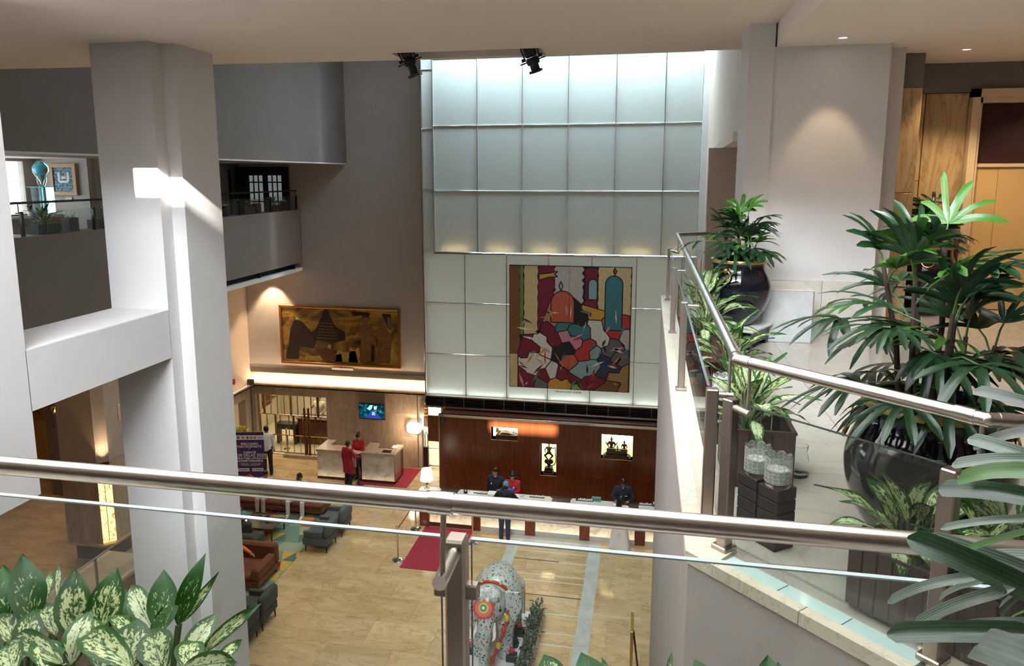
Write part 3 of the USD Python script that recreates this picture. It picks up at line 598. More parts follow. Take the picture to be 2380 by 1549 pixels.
def _n(v): v = np.asarray(v, float); return v / np.linalg.norm(v)
def blade(base, tip, width, up=(0, 0, 1), bend=.12, fold=.3, wave=.0, nu=12, nv=4, fat=.8, blunt=0., seed=0, droop=0.):
    """one leaf blade: vertices, faces, uv"""
    base, tip = np.asarray(base, float), np.asarray(tip, float); L = np.linalg.norm(tip - base); d = (tip - base) / L
    s = _n(np.cross(up, d)); n = np.cross(d, s); r = random.Random(seed); ph = r.random() * 6; V, UV, F = [], [], []
    for i in range(nu + 1):
        u = i / nu; c = base + d * L * u + n * (bend * L * math.sin(PI * u)) - np.array([0, 0, droop * L * u * u])
        if blunt: w = width / 2 * min(1, (u / .12) ** .6 if u > 0 else 0.1) * (1 if u < .9 else (1 - ((u - .9) / .1) ** 2 * blunt))
        else: w = width / 2 * max(.012, math.sin(PI * min(1, u ** fat)) ** .85 * (1 - .35 * u ** 6))
        for j in range(nv + 1):
            v = j / nv * 2 - 1
            V.append(c + s * (w * v) + n * (fold * abs(v) * w + wave * L * math.sin(9 * u + ph + (2 if v > 0 else 0)) * abs(v) ** 1.5)); UV.append((u, (v + 1) / 2))
    for i in range(nu):
        for j in range(nv):
            a = i * (nv + 1) + j; F += [(a, a + 1, a + nv + 2), (a, a + nv + 2, a + nv + 1)]
    return np.array(V), np.array(F), np.array(UV)
def leaf(parent, *a, mat="aglaonema_leaf", **k):
    v, f, uv = blade(*a, **k); return part(parent, "leaf", (v, f), mat, smooth=True, uv=uv)
def sph(az, el): return np.array([math.cos(az) * math.cos(el), math.sin(az) * math.cos(el), math.sin(el)])
def bushy(name, label, loc, n, L, spread=1., height=.2, mats=("aglaonema_leaf",), seed=1, w=.34, group=None, nu=9, nv=4, wall=None):
    t = thing(name, label, "plant", loc, group=group); r = random.Random(seed); st = MB()
    for i in range(n):
        k = i / n; az = i * 2.4 + r.uniform(-.3, .3); el = 1.35 - 1.05 * k * spread + r.uniform(-.12, .12); q = np.array([r.uniform(-.03, .03), r.uniform(-.03, .03), 0])
        b = q + sph(az, el + .2) * height * r.uniform(.55, 1.05); l = L * r.uniform(.75, 1.1); d = sph(az, el - .35 - .3 * k); up = _n(np.cross(np.cross(d, (0, 0, 1)), d))
        st.tube([q, (q + b) / 2 + (0, 0, .01), b], [.006, .005, .004], 6); v, f, uv = blade(b, b + d * l, w * l * r.uniform(.85, 1.15), up, bend=.10, fold=.22, wave=.02, nu=nu, nv=nv, seed=seed * 50 + i, droop=.12 * k)
        if wall is not None:  # leaves press against the glass instead of passing it
            n_, o_ = np.array(wall[0]), wall[1]; q_ = (v + loc) @ n_ - o_; v = v + np.outer(np.where(q_ < .12, .12 * np.exp(np.minimum(q_ - .12, 0) / .12) - q_, 0), n_)
        part(t, "leaf", (v, f), mats[i % len(mats)], smooth=True, uv=uv)
    part(t, "stems", st, "stem_green"); return t
def frond(parent, hub, d, up, L, n, spread, width, mat, seed, root=None):
    r = random.Random(seed); V, F, UV, o = [], [], [], 0; d = _n(d); s = _n(np.cross(up, d)); n_ = np.cross(d, s)
    for i in range(n):
        a = (i / (n - 1) * 2 - 1) * spread + r.uniform(-.07, .07); q = _n(d * math.cos(a) + s * math.sin(a) + n_ * (.12 - .1 * abs(a)) + np.array([0, 0, r.uniform(-.1, .08)])); l = L * (1 - .28 * abs(a) / spread) * r.uniform(.85, 1.1)
        v, f, uv = blade(hub, np.asarray(hub) + q * l, width * r.uniform(.75, 1.15), n_ + .3 * s * math.sin(a), bend=.07, fold=.28, nu=6, nv=4, blunt=.75, seed=seed + i, droop=r.uniform(.08, .28)); V.append(v); F.append(f + o); UV.append(uv); o += len(v)
    p = part(parent, "frond", (np.vstack(V), np.vstack(F)), mat, smooth=True, uv=np.vstack(UV))
    if root is not None: part(p, "petiole", MB().tube([root, (np.asarray(root) + hub) / 2 + (0, 0, .02), hub], [.0045, .004, .003], 6), "stem_green")
def palm(name, label, loc, canes, h0, h1, L, width, seed, per=4, group=None, mats=("palm_leaf", "palm_leaf", "palm_leaf_bright"), rad=.13, reach=.24, low=True):
    t = thing(name, label, "palm", loc, group=group); r = random.Random(seed)
    for c in range(canes):
        az = c * 2.4 + r.uniform(-.4, .4); b = np.array([math.cos(az), math.sin(az), 0]) * rad * r.uniform(.2, 1); h = h0 + (h1 - h0) * ((c * .618) % 1); top = b * r.uniform(1.2, 1.9) + (0, 0, h)
        part(t, "cane", MB().tube([b, (b + top) / 2 + (r.uniform(-.02, .02), r.uniform(-.02, .02), 0), top], [.013, .012, .009], 8), "cane")
        for k in range(per):
            a2 = az + k * 2.2 + r.uniform(-.5, .5); el = (1.2, .75, .4, .05, -.2)[min(k, 4)] + r.uniform(-.15, .15); z = h * (1 - .13 * k); rt = b + (top - b) * (1 - .13 * k); hub = rt + sph(a2, el + .15) * reach * r.uniform(.5, 1.1) * (.4 + .2 * min(k, 3)); d = sph(a2, el - .25)
            frond(t, hub, d, _n(np.cross(np.cross(d, (0, 0, 1)), d)), L * r.uniform(.8, 1.1), r.randrange(5, 9), 1.15, width, mats[r.randrange(len(mats))], seed * 100 + c * 10 + k, rt)
    return t
def urn(name, label, loc, H, R, rim, group=None, handles=(0, PI)):
    t = thing(name, label, "urn", loc, group=group)
    prof = [(0, .0), (R * .42, .0), (R * .47, .012), (R * .70, H * .14), (R * .90, H * .32), (R * .995, H * .52), (R * .985, H * .64), (R * .90, H * .76), (R * .80, H * .84), (R * .765, H * .90), (R * .78, H * .965), (rim, H * .985), (rim, H), (rim * .93, H), (rim * .90, H * .95), (rim * .88, H * .86), (0, H * .85)]
    k = np.arange(len(prof)); kk = np.linspace(0, len(prof) - 1, 90); pp = np.stack([np.interp(kk, k, [q[0] for q in prof]), np.interp(kk, k, [q[1] for q in prof])], 1)
    sm = pp.copy(); sm[3:60] = np.stack([np.convolve(pp[:, i], np.ones(7) / 7, "same")[3:60] for i in (0, 1)], 1)
    part(t, "body", MB().lathe(sm, n=56), "urn_black", smooth=50)
    part(t, "rim_band", MB().lathe([(rim * 1.0, H * .955), (rim * 1.035, H * .96), (rim * 1.045, H * .985), (rim * 1.03, H * 1.005), (rim * .95, H * 1.008), (rim * .93, H * .99)], n=56), "brass_rim")
    part(t, "soil", MB().lathe([(rim * .89, H * .9), (0, H * .92)], n=32), "soil")
    for a in handles:
        c = np.array([math.cos(a), math.sin(a), 0]); q = c * (R * .80 + .012) + (0, 0, H * .86); tng = np.array([-math.sin(a), math.cos(a), 0]); rr = R * .19; th = np.linspace(0, 2 * PI, 28, endpoint=False)
        part(t, "ring_handle", MB().tube([q + c * (.02 + .018 * (1 - math.cos(x))) + tng * rr * math.sin(x) + np.array([0, 0, -rr * (1 - math.cos(x)) * .95]) for x in th], .0085, 10, True), "brass")
        part(t, "handle_boss", MB().tm(ball(q + c * .005, (.028, .028, .032))), "brass")
    return t

# ------------------------------------------------------------------ the right gallery: urns, palms, planters, candle stands
ust = thing("urn_stand", "low black stand with white top slab carrying the far black urn", "stand", (.86, 7.33, GF), 62)
part(ust, "top_slab", RB((-.27, -.27, .165), (.27, .27, .19), .006), "stand_top"); part(ust, "body", RB((-.24, -.24, .045), (.24, .24, .165), .004), "stand_black")
for sx in (-1, 1):
    for sy in (-1, 1): part(ust, "leg", BOX((sx * .2 - .035, sy * .2 - .035, 0), (sx * .2 + .035, sy * .2 + .035, .045)), "stand_black")
urn("urn", "glossy black urn with brass rim on a low stand in the far gallery", (.86, 7.33, GF + .19), .62, .315, .25, handles=(-2.1, 1.0))
palm("lady_palm", "lady palm growing in the far black urn beside the white column", (.86, 7.33, GF + .19 + .57), 7, .16, .5, .27, .036, 11, per=5, rad=.12, reach=.22)
urn("urn", "glossy dark urn with brass rim standing by the cream gallery door", (3.17, 9.3, GF), .80, .31, .25, handles=(-1.9, 1.2))
palm("lady_palm", "lady palm growing in the dark urn by the cream gallery door", (3.17, 9.3, GF + .74), 6, .18, .5, .29, .036, 23, per=5, rad=.12, reach=.24, mats=("palm_leaf", "palm_leaf", "palm_leaf"))
urn("urn", "large glossy black urn with embossed brass rim behind the slanted railing", (1.20, 3.32, GF), .66, .33, .262, handles=(2.75, -.4))
palm("lady_palm", "tall lady palm with dark fan leaves growing in the large near urn", (1.20, 3.32, GF + .58), 8, .32, .82, .31, .034, 5, per=6, rad=.16, reach=.32, mats=("palm_leaf", "palm_leaf", "palm_leaf", "palm_leaf_bright"))
def planter(label, loc, rz, sx, sy, h, m="planter_wood", group=None):
    t = thing("planter_box", label, "planter", loc, rz, group); nsl = max(3, round(sx / .055))
    for k in range(nsl):
        a, b = -sx / 2 + k * sx / nsl + .0015, -sx / 2 + (k + 1) * sx / nsl - .0015
        part(t, "slat", RB((a, -sy / 2, .012), (b, -sy / 2 + .014, h), .002), m); part(t, "slat", RB((a, sy / 2 - .014, .012), (b, sy / 2, h), .002), m)
    nsl = max(3, round(sy / .055))
    for k in range(nsl):
        a, b = -sy / 2 + .015 + k * (sy - .03) / nsl + .0015, -sy / 2 + .015 + (k + 1) * (sy - .03) / nsl - .0015
        for s in (-1, 1): part(t, "slat", RB((s * (sx / 2 - .007) - .007, a, .012), (s * (sx / 2 - .007) + .007, b, h), .002), m)
    part(t, "base", BOX((-sx / 2 + .012, -sy / 2 + .012, 0), (sx / 2 - .012, sy / 2 - .012, .02)), m)
    part(t, "rim", MB().box((-sx / 2 - .004, -sy / 2 - .004, h - .001), (sx / 2 + .004, -sy / 2 + .02, h + .012)).box((-sx / 2 - .004, sy / 2 - .02, h - .001), (sx / 2 + .004, sy / 2 + .004, h + .012)).box((-sx / 2 - .004, -sy / 2, h - .001), (-sx / 2 + .02, sy / 2, h + .012)).box((sx / 2 - .02, -sy / 2, h - .001), (sx / 2 + .004, sy / 2, h + .012)), m)
    return t
def nursery_pot(label, loc, r, h):
    t = thing("nursery_pot", label, "flower pot", loc); part(t, "wall", MB().lathe([(0, 0), (r * .75, 0), (r, h), (r * .96, h), (r * .9, h * .8)], n=28), "pot_clear"); part(t, "soil", MB().lathe([(r * .93, h * .86), (0, h * .9)], n=24), "soil"); return t
pc = np.array([.755, 2.79]) + u45 * .26 + v45 * .15
planter("dark slatted planter box standing against the slanted glass near the large urn", (pc[0], pc[1], GF), -45, .50, .28, .25)
for k, (a, b) in enumerate(((-.1, .01), (.14, .0))):
    q = pc + u45 * a + v45 * b; nursery_pot(("clear plastic pot of the pale variegated plant in the box by the slanted glass", "smaller clear plastic pot at the hidden end of the box by the slanted glass")[k], (q[0], q[1], GF + .02), (.1, .085)[k], .2)
q = pc + u45 * -.1 + v45 * .01
bushy("aglaonema", "speckled aglaonema in the planter box in front of the large urn", (q[0], q[1], GF + .2), 22, .26, 1.05, .17, ("aglaonema_leaf", "aglaonema_leaf", "aglaonema_pale"), 31, .36, nu=10, wall=((.7071, .7071, 0), 2.50))
q = pc + u45 * .14
bushy("aglaonema", "speckled aglaonema at the hidden end of the planter box by the slanted glass", (q[0], q[1], GF + .2), 14, .22, 1., .15, ("aglaonema_leaf",), 32, .38, wall=((.7071, .7071, 0), 2.50))
planter("dark slatted planter box by the railing corner, behind the candle stands", (.60, 4.02, GF), 0, .34, .4, .30)
bushy("aglaonema", "speckled aglaonema in the planter box behind the candle stands", (.56, 3.98, GF + .26), 26, .28, 1.1, .20, ("aglaonema_leaf", "aglaonema_pale"), 33, .34, wall=((1., 0, 0), .31))
planter("reddish planter box halfway along the side railing", (.56, 5.0, GF), 0, .30, .5, .30, "planter_red")
bushy("aglaonema", "bushy speckled aglaonema in the reddish box halfway along the side railing", (.58, 5.05, GF + .26), 26, .30, 1.1, .24, ("aglaonema_far", "aglaonema_leaf"), 34, .34, wall=((1., 0, 0), .31))
planter("far planter box along the side railing, left of the far urn", (.50, 6.5, GF), 0, .30, .8, .30, "planter_red")
bushy("aglaonema", "speckled aglaonema at the near end of the far box along the side railing", (.50, 6.3, GF + .26), 26, .32, 1.1, .25, ("aglaonema_far", "aglaonema_pale"), 35, .34, wall=((1., 0, 0), .31))
bushy("aglaonema", "pale speckled aglaonema at the far end of the far box, left of the urn's palm", (.56, 7.0, GF + .28), 26, .33, 1.05, .28, ("aglaonema_pale", "aglaonema_far"), 36, .34, wall=((1., 0, 0), .31))
planter("dark reddish planter box behind the right-hand post of the slanted railing", (1.36, 2.74, GF), 0, .50, .28, .25, "planter_red")
bushy("aglaonema", "yellow-green speckled aglaonema behind the right-hand railing post", (1.30, 2.74, GF + .22), 24, .24, 1.1, .18, ("aglaonema_leaf", "aglaonema_far"), 37, .36)
# candle stands and candle glasses
def lace(name):
    n = {"t": ("attribute", {"attribute": "st"}), "mp": ("mapping", {"scale": (16, 7, 1)}), "v": ("voronoi_texture", {"scale": 1., "feature": "distance_to_edge", "randomness": .35}), "m": ("map_range", {"from_min": .06, "from_max": .12, "to_min": 1., "to_max": .12, "clamp": True}),
         "v2": ("voronoi_texture", {"scale": 3.2, "feature": "distance_to_edge", "randomness": .8}), "m2": ("map_range", {"from_min": .05, "from_max": .1, "to_min": .65, "to_max": 0., "clamp": True}), "ad": ("math", {"math_type": "maximum"}),
         "p": ("principled_bsdf", {"base_color": (.85, .85, .82), "roughness": .5}), "tp": ("transparent_bsdf", {"color": (.93, .95, .93)}), "g": ("glossy_bsdf", {"roughness": .03}), "gm": ("mix_closure", {"fac": .1}), "mx": ("mix_closure", {})}
    mat(name, n, [("t.vector", "mp.vector"), ("mp.vector", "v.vector"), ("mp.vector", "v2.vector"), ("v.distance", "m.value"), ("v2.distance", "m2.value"), ("m.result", "ad.value1"), ("m2.result", "ad.value2"), ("ad.value", "mx.fac"), ("tp.BSDF", "gm.closure1"), ("g.BSDF", "gm.closure2"), ("gm.closure", "mx.closure1"), ("p.BSDF", "mx.closure2")], "mx.closure")
lace("lace"); plain("wax", (.85, .84, .78), .5)
def candle(label, loc, R=.056, H=.135):
    t = thing("candle_holder", label, "candle holder", loc); part(t, "glass_cup", MB().lathe([(0, 0), (R * .92, 0), (R, .008), (R, H), (R * .95, H), (R * .95, .014), (0, .014)], n=40), "clear_glass", smooth=40)
    n, k = 64, 12; V, UV, F = [], [], []
    for i in range(k + 1):
        for j in range(n + 1):
            a = j / n * 2 * PI; top = H * (.93 + .10 * abs(math.sin(j / n * PI * 8))); V.append((math.cos(a) * R * 1.02, math.sin(a) * R * 1.02, .02 + (top - .02) * i / k)); UV.append((j / n, i / k))
    for i in range(k):
        for j in range(n): a = i * (n + 1) + j; F += [(a, a + 1, a + n + 2), (a, a + n + 2, a + n + 1)]
    part(t, "lace_wrap", (np.array(V), np.array(F)), "lace", smooth=True, uv=np.array(UV)); part(t, "candle", MB().lathe([(0, .015), (R * .85, .015), (R * .85, H * .55), (0, H * .55)], n=28), "wax"); return t
def slatstand(label, loc, rz, s=.112, h=.275, n=5):
    t = thing("candle_stand", label, "candle stand", loc, rz); hh = h / n
    for k in range(n): part(t, "slat_block", RB((-s / 2, -s / 2, k * hh + (.004 if k else 0)), (s / 2, s / 2, (k + 1) * hh), .0025), "slat_wood")
    part(t, "core", BOX((-s * .4, -s * .4, .005), (s * .4, s * .4, h - .01)), "slat_wood"); return t
slatstand("dark slatted wooden candle stand standing nearest the slanted glass", (.585, 3.225, GF), 38); candle("lace-wrapped glass candle holder on the nearer slatted stand", (.585, 3.225, GF + .275))
slatstand("dark slatted wooden candle stand tucked behind the nearer one", (.515, 3.335, GF), 38); candle("lace-wrapped glass candle holder on the stand tucked behind", (.515, 3.335, GF + .275))
slatstand("dark slatted candle stand between the reddish box and the railing corner box", (.47, 4.52, GF), 20, .12, .28); candle("lace-wrapped candle holder between the reddish box and the corner box", (.47, 4.52, GF + .28))
cj = thing("glass_jar", "empty clear glass jar standing on the gallery floor by the planter behind the candle stands", "jar", (.835, 4.05, GF))
part(cj, "body", MB().lathe([(0, 0), (.05, 0), (.056, .02), (.05, .1), (.04, .14), (.046, .17), (.043, .17), (.037, .14), (.046, .1), (.051, .02), (0, .012)], n=32), "clear_glass", smooth=50)

# ------------------------------------------------------------------ foreground plants on the viewer's side of the near railing
fp = thing("aglaonema", "large speckled aglaonema in the near left corner, its leaves in front of the glass", "plant", (0, 0, 0))
FL = [((20, 1475), (8, 1314), 70, 0, .1), ((75, 1450), (52, 1290), 0, 0, 0), ((105, 1400), (122, 1325), 24, 1.42, .05), ((133, 1390), (138, 1308), 16, 1.42, .1), ((70, 1455), (52, 1288), 82, 1.33, .06), ((172, 1485), (174, 1322), 82, 1.30, .06), ((226, 1475), (272, 1320), 78, 1.33, .08), ((300, 1455), (283, 1362), 26, 1.40, .1), ((165, 1545), (212, 1420), 66, 1.22, .16), ((50, 1535), (78, 1418), 66, 1.24, .12), ((45, 1530), (-8, 1420), 60, 1.26, .12), ((150, 1545), (14, 1492), 60, 1.18, .12), ((310, 1552), (184, 1484), 74, 1.16, .14),
      ((372, 1470), (381, 1324), 70, 1.31, .04), ((352, 1462), (304, 1360), 54, 1.36, .12), ((412, 1455), (478, 1286), 46, 1.35, .1), ((420, 1450), (510, 1328), 22, 1.38, .08), ((428, 1540), (506, 1424), 54, 1.24, .1), ((470, 1518), (610, 1402), 34, 1.26, .1), ((495, 1552), (562, 1488), 30, 1.2, .1), ((385, 1445), (427, 1380), 12, 1.4, .1), ((420, 1556), (552, 1540), 56, 1.14, .12), ((290, 1560), (322, 1438), 92, 1.2, .08), ((380, 1560), (352, 1462), 84, 1.2, .1), ((235, 1560), (238, 1470), 70, 1.22, .1), ((100, 1560), (108, 1490), 80, 1.16, .1), ((30, 1565), (20, 1500), 70, 1.14, .1), ((440, 1565), (438, 1490), 66, 1.16, .12), ((350, 1470), (415, 1395), 40, 1.3, .1), ((250, 1500), (196, 1440), 40, 1.27, .1), ((130, 1480), (100, 1405), 50, 1.3, .1), ((330, 1500), (250, 1430), 36, 1.28, .1)]
stm = MB(); root = np.array([-1.0, 1.14, GF + .28])
for k, (b, t_, w, Y, bend) in enumerate(FL):
    if w == 0: continue
    Y = Y or 1.33; B, T = gy(*b, Y - .05), gy(*t_, Y + .05); mpp = Y / 1560.
    toeye = _n(EYE - B); up = _n(toeye + np.array([0, 0, .35]) + np.array([math.sin(k * 2.1), 0, math.cos(k * 1.7)]) * .3)
    leaf(fp, B, T, w * mpp * 1.1, up, bend=bend, fold=.2, wave=.018, nu=16, nv=6, fat=.78, seed=900 + k, mat="aglaonema_dark" if k in (0, 4, 13, 15, 20, 7) else ("aglaonema_pale" if k in (14, 8, 17, 21) else "aglaonema_leaf"))
    r0 = np.array([B[0] * .85 - .12, 1.12, GF + .28]); stm.tube([r0, r0 * .4 + B * .6 + (0, 0, -.02), B], [.008, .006, .004], 7)
part(fp, "stems", stm, "stem_green")
planter("dark slatted planter box at the viewer's feet holding the large speckled plant", (-.98, 1.12, GF), 0, 1.1, .32, .30)
fq = thing("aglaonema", "speckled aglaonema whose leaf tips just rise into view at the bottom middle", "plant", (0, 0, 0))
stm = MB()
for k, (b, t_, w) in enumerate((((1300, 1620), (1264, 1521), 60), ((1400, 1640), (1350, 1518), 74), ((1430, 1620), (1398, 1528), 18), ((1548, 1620), (1561, 1514), 14), ((1660, 1640), (1614, 1533), 50), ((1800, 1660), (1784, 1524), 70), ((1835, 1640), (1808, 1539), 30))):
    B, T = gy(*b, 1.22), gy(*t_, 1.3); leaf(fq, B, T, w * 1.25 / 1560. * 1.1, _n(_n(EYE - B) + (0, 0, .3)), bend=.08, fold=.2, wave=.015, nu=14, nv=6, seed=950 + k, mat="aglaonema_dark" if k in (1, 5) else "aglaonema_leaf"); r0 = np.array([.12 + .08 * (k - 3), 1.12, GF + .28]); stm.tube([r0, (r0 + B) / 2, B], [.007, .006, .004], 6)
part(fq, "stems", stm, "stem_green")
planter("dark slatted planter box below the bottom middle of the view", (.12, 1.1, GF), 0, .7, .32, .30)
# lady palm close to the viewer on the right
pn = thing("lady_palm", "out-of-focus lady palm close to the viewer at the right edge", "palm", (0, 0, 0))
RP = [((2420, 1165), (2182, 1139), 40, .82, 0, .06), ((2420, 1206), (2186, 1230), 17, .85, 2, .05), ((2420, 1098), (2226, 1117), 36, .8, 1, .08), ((2420, 1072), (2212, 1082), 26, .84, 2, .06), ((2420, 1075), (2250, 1020), 30, .86, 2, .03), ((2420, 1000), (2262, 1042), 24, .88, 2, .06), ((2430, 1395), (2108, 1252), 54, .80, 0, .03), ((2430, 1345), (2158, 1250), 34, .83, 2, .03), ((2430, 1225), (2243, 1280), 15, .8, 1, .02), ((2290, 1338), (2063, 1402), 21, .84, 2, .08), ((2360, 1368), (2122, 1458), 26, .8, 2, .06), ((2430, 1478), (2062, 1476), 44, .77, 0, .03), ((2430, 1450), (2238, 1454), 20, .79, 2, .03), ((2300, 1348), (2184, 1392), 17, .86, 2, .05), ((2440, 1570), (2270, 1500), 84, .72, 0, .05), ((2420, 1365), (2334, 1428), 15, .8, 0, .03), ((2420, 1350), (2322, 1414), 15, .81, 0, .03), ((2430, 955), (2262, 908), 27, .75, 2, .04), ((2430, 1300), (2265, 1300), 30, .9, 2, .05), ((2430, 1410), (2345, 1440), 12, .82, 1, .02)]
for k, (b, t_, w, Y, m, bend) in enumerate(RP):
    B, T = gy(*b, Y), gy(*t_, Y + .06); toeye = _n(EYE - T)
    v, f, uv = blade(B, T, w * Y / 1560. * 1.15, _n(toeye + np.array([0, 0, .9])), bend=bend, fold=.25, nu=14, nv=6, blunt=.8, seed=k); part(pn, "leaflet", (v, f), ("palm_leaf", "palm_leaf_bright", "palm_leaf_grey")[m], smooth=True, uv=uv)
hubp = gy(2440, 1300, .86)
part(pn, "cane", MB().tube([(.72, .95, GF + .3), (.72, .93, GF + .45), hubp], [.014, .012, .008], 8), "cane")
# ------------------------------------------------------------------ reception desk
vein("desk_top", (.60, .58, .54), (.72, .70, .66), (.5, .47, .42), .15, 2., 2., .02, .4, .02)
plain("carpet_red", (.30, .02, .045), .95); plain("leather_brown", (.075, .035, .025), .45); plain("paper", (.8, .8, .78), .7); plain("teal_card", (.10, .28, .24), .6)
plain("fabric_grey", (.085, .10, .105), .9); plain("fabric_green", (.05, .06, .052), .9); plain("fabric_brown", (.15, .045, .018), .8); plain("fabric_rust", (.12, .035, .018), .85); plain("leg_dark", (.02, .012, .01), .5)
rd = thing("reception_desk", "long reception desk with glowing onyx fronts between dark timber posts", "reception desk", (0, 0, 0))
part(rd, "counter_top", MB().rbox((-6.55, 20.26, 1.06), (1.5, 20.74, 1.10), .006), "desk_top")
posts = [(-6.5, -6.2), (-4.88, -4.62), (-3.27, -2.97), (-1.67, -1.38), (-.09, .20), (1.2, 1.5)]
for a, b in posts: part(rd, "post", RB((a, 20.34, 0), (b, 20.7, 1.06), .004), "mahogany")
for (_, a), (b, _) in zip(posts, posts[1:]):
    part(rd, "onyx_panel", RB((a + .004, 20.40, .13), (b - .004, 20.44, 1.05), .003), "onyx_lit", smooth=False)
    part(rd, "plinth", BOX((a, 20.385, 0), (b, 20.66, .125)), "grey_stone" if a > -5 else "leather_brown")
part(rd, "back_panel", BOX((-6.2, 20.6, .0), (1.2, 20.66, 1.06)), "wood_dark")
for k, (px, py) in enumerate(((1044, 1143), (1305, 1162), (1462, 1172))):
    c = gz(px, py, 1.1); t = thing("desk_pad", ("dark leather pad on the left end of the reception desk", "dark leather pad in the middle of the reception desk", "dark leather pad in front of the bowed man in navy")[k], "desk pad", (c[0], 20.46, 1.1))
    part(t, "pad", RB((-.27, -.2, .001), (.27, .2, .012), .003), "leather_brown"); part(t, "edge_bar", RB((-.33, .2, 0), (.30, .25, .035), .006), "black")
def tl(name, label, cat, px, py, z=1.1, Y=None):
    c = gz(px, py, z); return thing(name, label, cat, (c[0], Y or min(max(c[1], 20.33), 20.68), z))
tlamp = thing("table_lamp", "lit chrome table lamp with pleated cream shade on the left end of the reception desk", "lamp", (-6.33, 20.6, 1.1))
part(tlamp, "base", MB().lathe([(0, 0), (.075, 0), (.075, .015), (.03, .03), (.018, .08), (.035, .12), (.016, .17), (.012, .30), (0, .30)], n=24), "chrome")
for s in (-1, 1):
    part(tlamp, "arm", MB().tube([(0, 0, .1), (s * .05, 0, .08), (s * .085, 0, .12), (s * .09, 0, .17)], .007, 8), "chrome"); part(tlamp, "candle_cup", MB().lathe([(0, 0), (.02, 0), (.026, .03), (.012, .05), (0, .05)], (s * .09, 0, .16), 14), "chrome")
V, F = [], []
for j in range(72):
    a = j / 72 * 2 * PI; q = .006 * (j % 2)
    for r, z in ((.195 + q, .27), (.150 + q, .62)): V.append((math.cos(a) * r, math.sin(a) * r, z))
for j in range(72): a, b = 2 * j, 2 * ((j + 1) % 72); F += [(a, b, b + 1), (a, b + 1, a + 1)]
part(tlamp, "shade", (np.array(V), np.array(F)), "shade_glow", smooth=False); part(tlamp, "finial", MB().tm(ball((0, 0, .64), .014)), "brass")
part(tlamp, "shade_ring", MB().lathe([(.152, .612), (.152, .622), (0, .622)], n=24), "shade_glow")
t = tl("name_plate", "small dark plate lying on the desk in front of the table lamp", "plate", 1001, 1144); part(t, "plate", RB((-.14, -.05, .002), (.14, .05, .03), .004), "dark_steel"); part(t, "foot", BOX((-.1, -.03, 0), (.1, .03, .002)), "black")
t = tl("card_stand", "small upright picture card on the left part of the reception desk", "card stand", 1082, 1147); part(t, "card", RB((-.055, -.006, .005), (.055, .006, .15), .002), "black"); part(t, "print", MB().box((-.05, -.009, .05), (.05, -.0065, .14)), "fabric_rust"); part(t, "print_highlight", MB().box((-.02, -.011, .06), (.03, -.0092, .11)), "paper"); part(t, "foot", BOX((-.055, -.03, 0), (.055, .03, .006)), "black")
t = tl("paper_stack", "white papers spread on the desk beside the picture card", "papers", 1099, 1147)
for k in range(3): part(t, "sheet", BOX((-.11 + k * .012, -.15, .001 + k * .0015), (.1 + k * .012, .14, .002 + k * .0015)), "paper")
def cards(label, px, py, n, sp):
    t = tl("card_display", label, "card display", px, py); r = random.Random(n); part(t, "tray", RB((-sp * n / 2 - .02, -.03, 0), (sp * n / 2 + .02, .03, .02), .003), "dark_steel")
    for k in range(n): x = -sp * n / 2 + (k + .5) * sp; part(t, "card", BOX((x - sp * .38, -.02, .02), (x + sp * .38, .01, .03 + r.uniform(.02, .05))), ("paper", "paper", "black", "paper")[r.randrange(4)])
cards("row of small white and black cards left of the man in navy", 1117, 1148, 7, .055); cards("row of pale cards on the desk right of the guest in the cap", 1248, 1157, 8, .05)
cards("row of white key cards in the middle right of the desk", 1358, 1165, 9, .052); cards("row of white cards at the right end of the desk", 1500, 1175, 7, .05)
t = tl("green_box", "small green box on the reception desk between the pads", "box", 1386, 1165); part(t, "body", RB((-.13, -.05, 0), (.13, .05, .10), .004), "teal_card"); part(t, "lid", RB((-.132, -.052, .10), (.132, .052, .115), .003), "teal_card")
t = tl("tote_bag", "white paper bag lying on the desk beside the guest in the cap", "bag", 1147, 1152); part(t, "bag", MB().tm(soft(rbox((-.17, -.13, 0), (.15, .1, .11), .03), .03, 4)), "paper"); part(t, "handle", MB().tube([(-.06, -.1, .1), (-.05, -.14, .13), (.05, -.14, .13), (.06, -.1, .1)], .005, 6), "paper")
t = tl("desk_phone", "dark telephone at the right end of the reception desk", "telephone", 1524, 1176); part(t, "base", RB((-.09, -.08, 0), (.09, .08, .05), .01), "dark_steel"); part(t, "handset", RB((-.08, -.06, .055), (-.03, .08, .09), .012), "grey_stone")
t = tl("pen", "dark pen lying on the desk right of the guest in the cap", "pen", 1214, 1154); part(t, "barrel", MB().cyl((-.05, -.04, .006), (.05, .05, .006), .006, n=8), "black"); part(t, "tip", MB().cyl((.05, .05, .006), (.06, .058, .006), .005, .001, n=8), "chrome")
def stanchion(label, x, y, m="chrome", h=.95):
    t = thing("stanchion", label, "stanchion", (x, y, 0)); part(t, "base", MB().lathe([(0, 0), (.165, 0), (.165, .015), (.12, .035), (.03, .05), (0, .05)], n=28), m); part(t, "post", MB().cyl((0, 0, .04), (0, 0, h), .025, n=16), m); part(t, "cap", MB().lathe([(0, h), (.036, h), (.036, h + .04), (.02, h + .055), (0, h + .055)], n=16), m)
S1, S2, S3, S4 = (-6.48, 18.25), (-6.55, 20.1), (-4.68, 19.6), (-4.74, 18.0)
stanchion("chrome rope post on the floor at the near left corner of the red carpet", *S1); stanchion("chrome rope post beside the left end of the reception desk", *S2); stanchion("chrome rope post to the right of the red carpet, seen through the near glass", *S3)
stanchion("black rope post standing between the two small counters", -9.40, 22.72, "black")
plain("rope", (.16, .02, .02), .8); plain("rope_dark", (.05, .01, .012), .8)
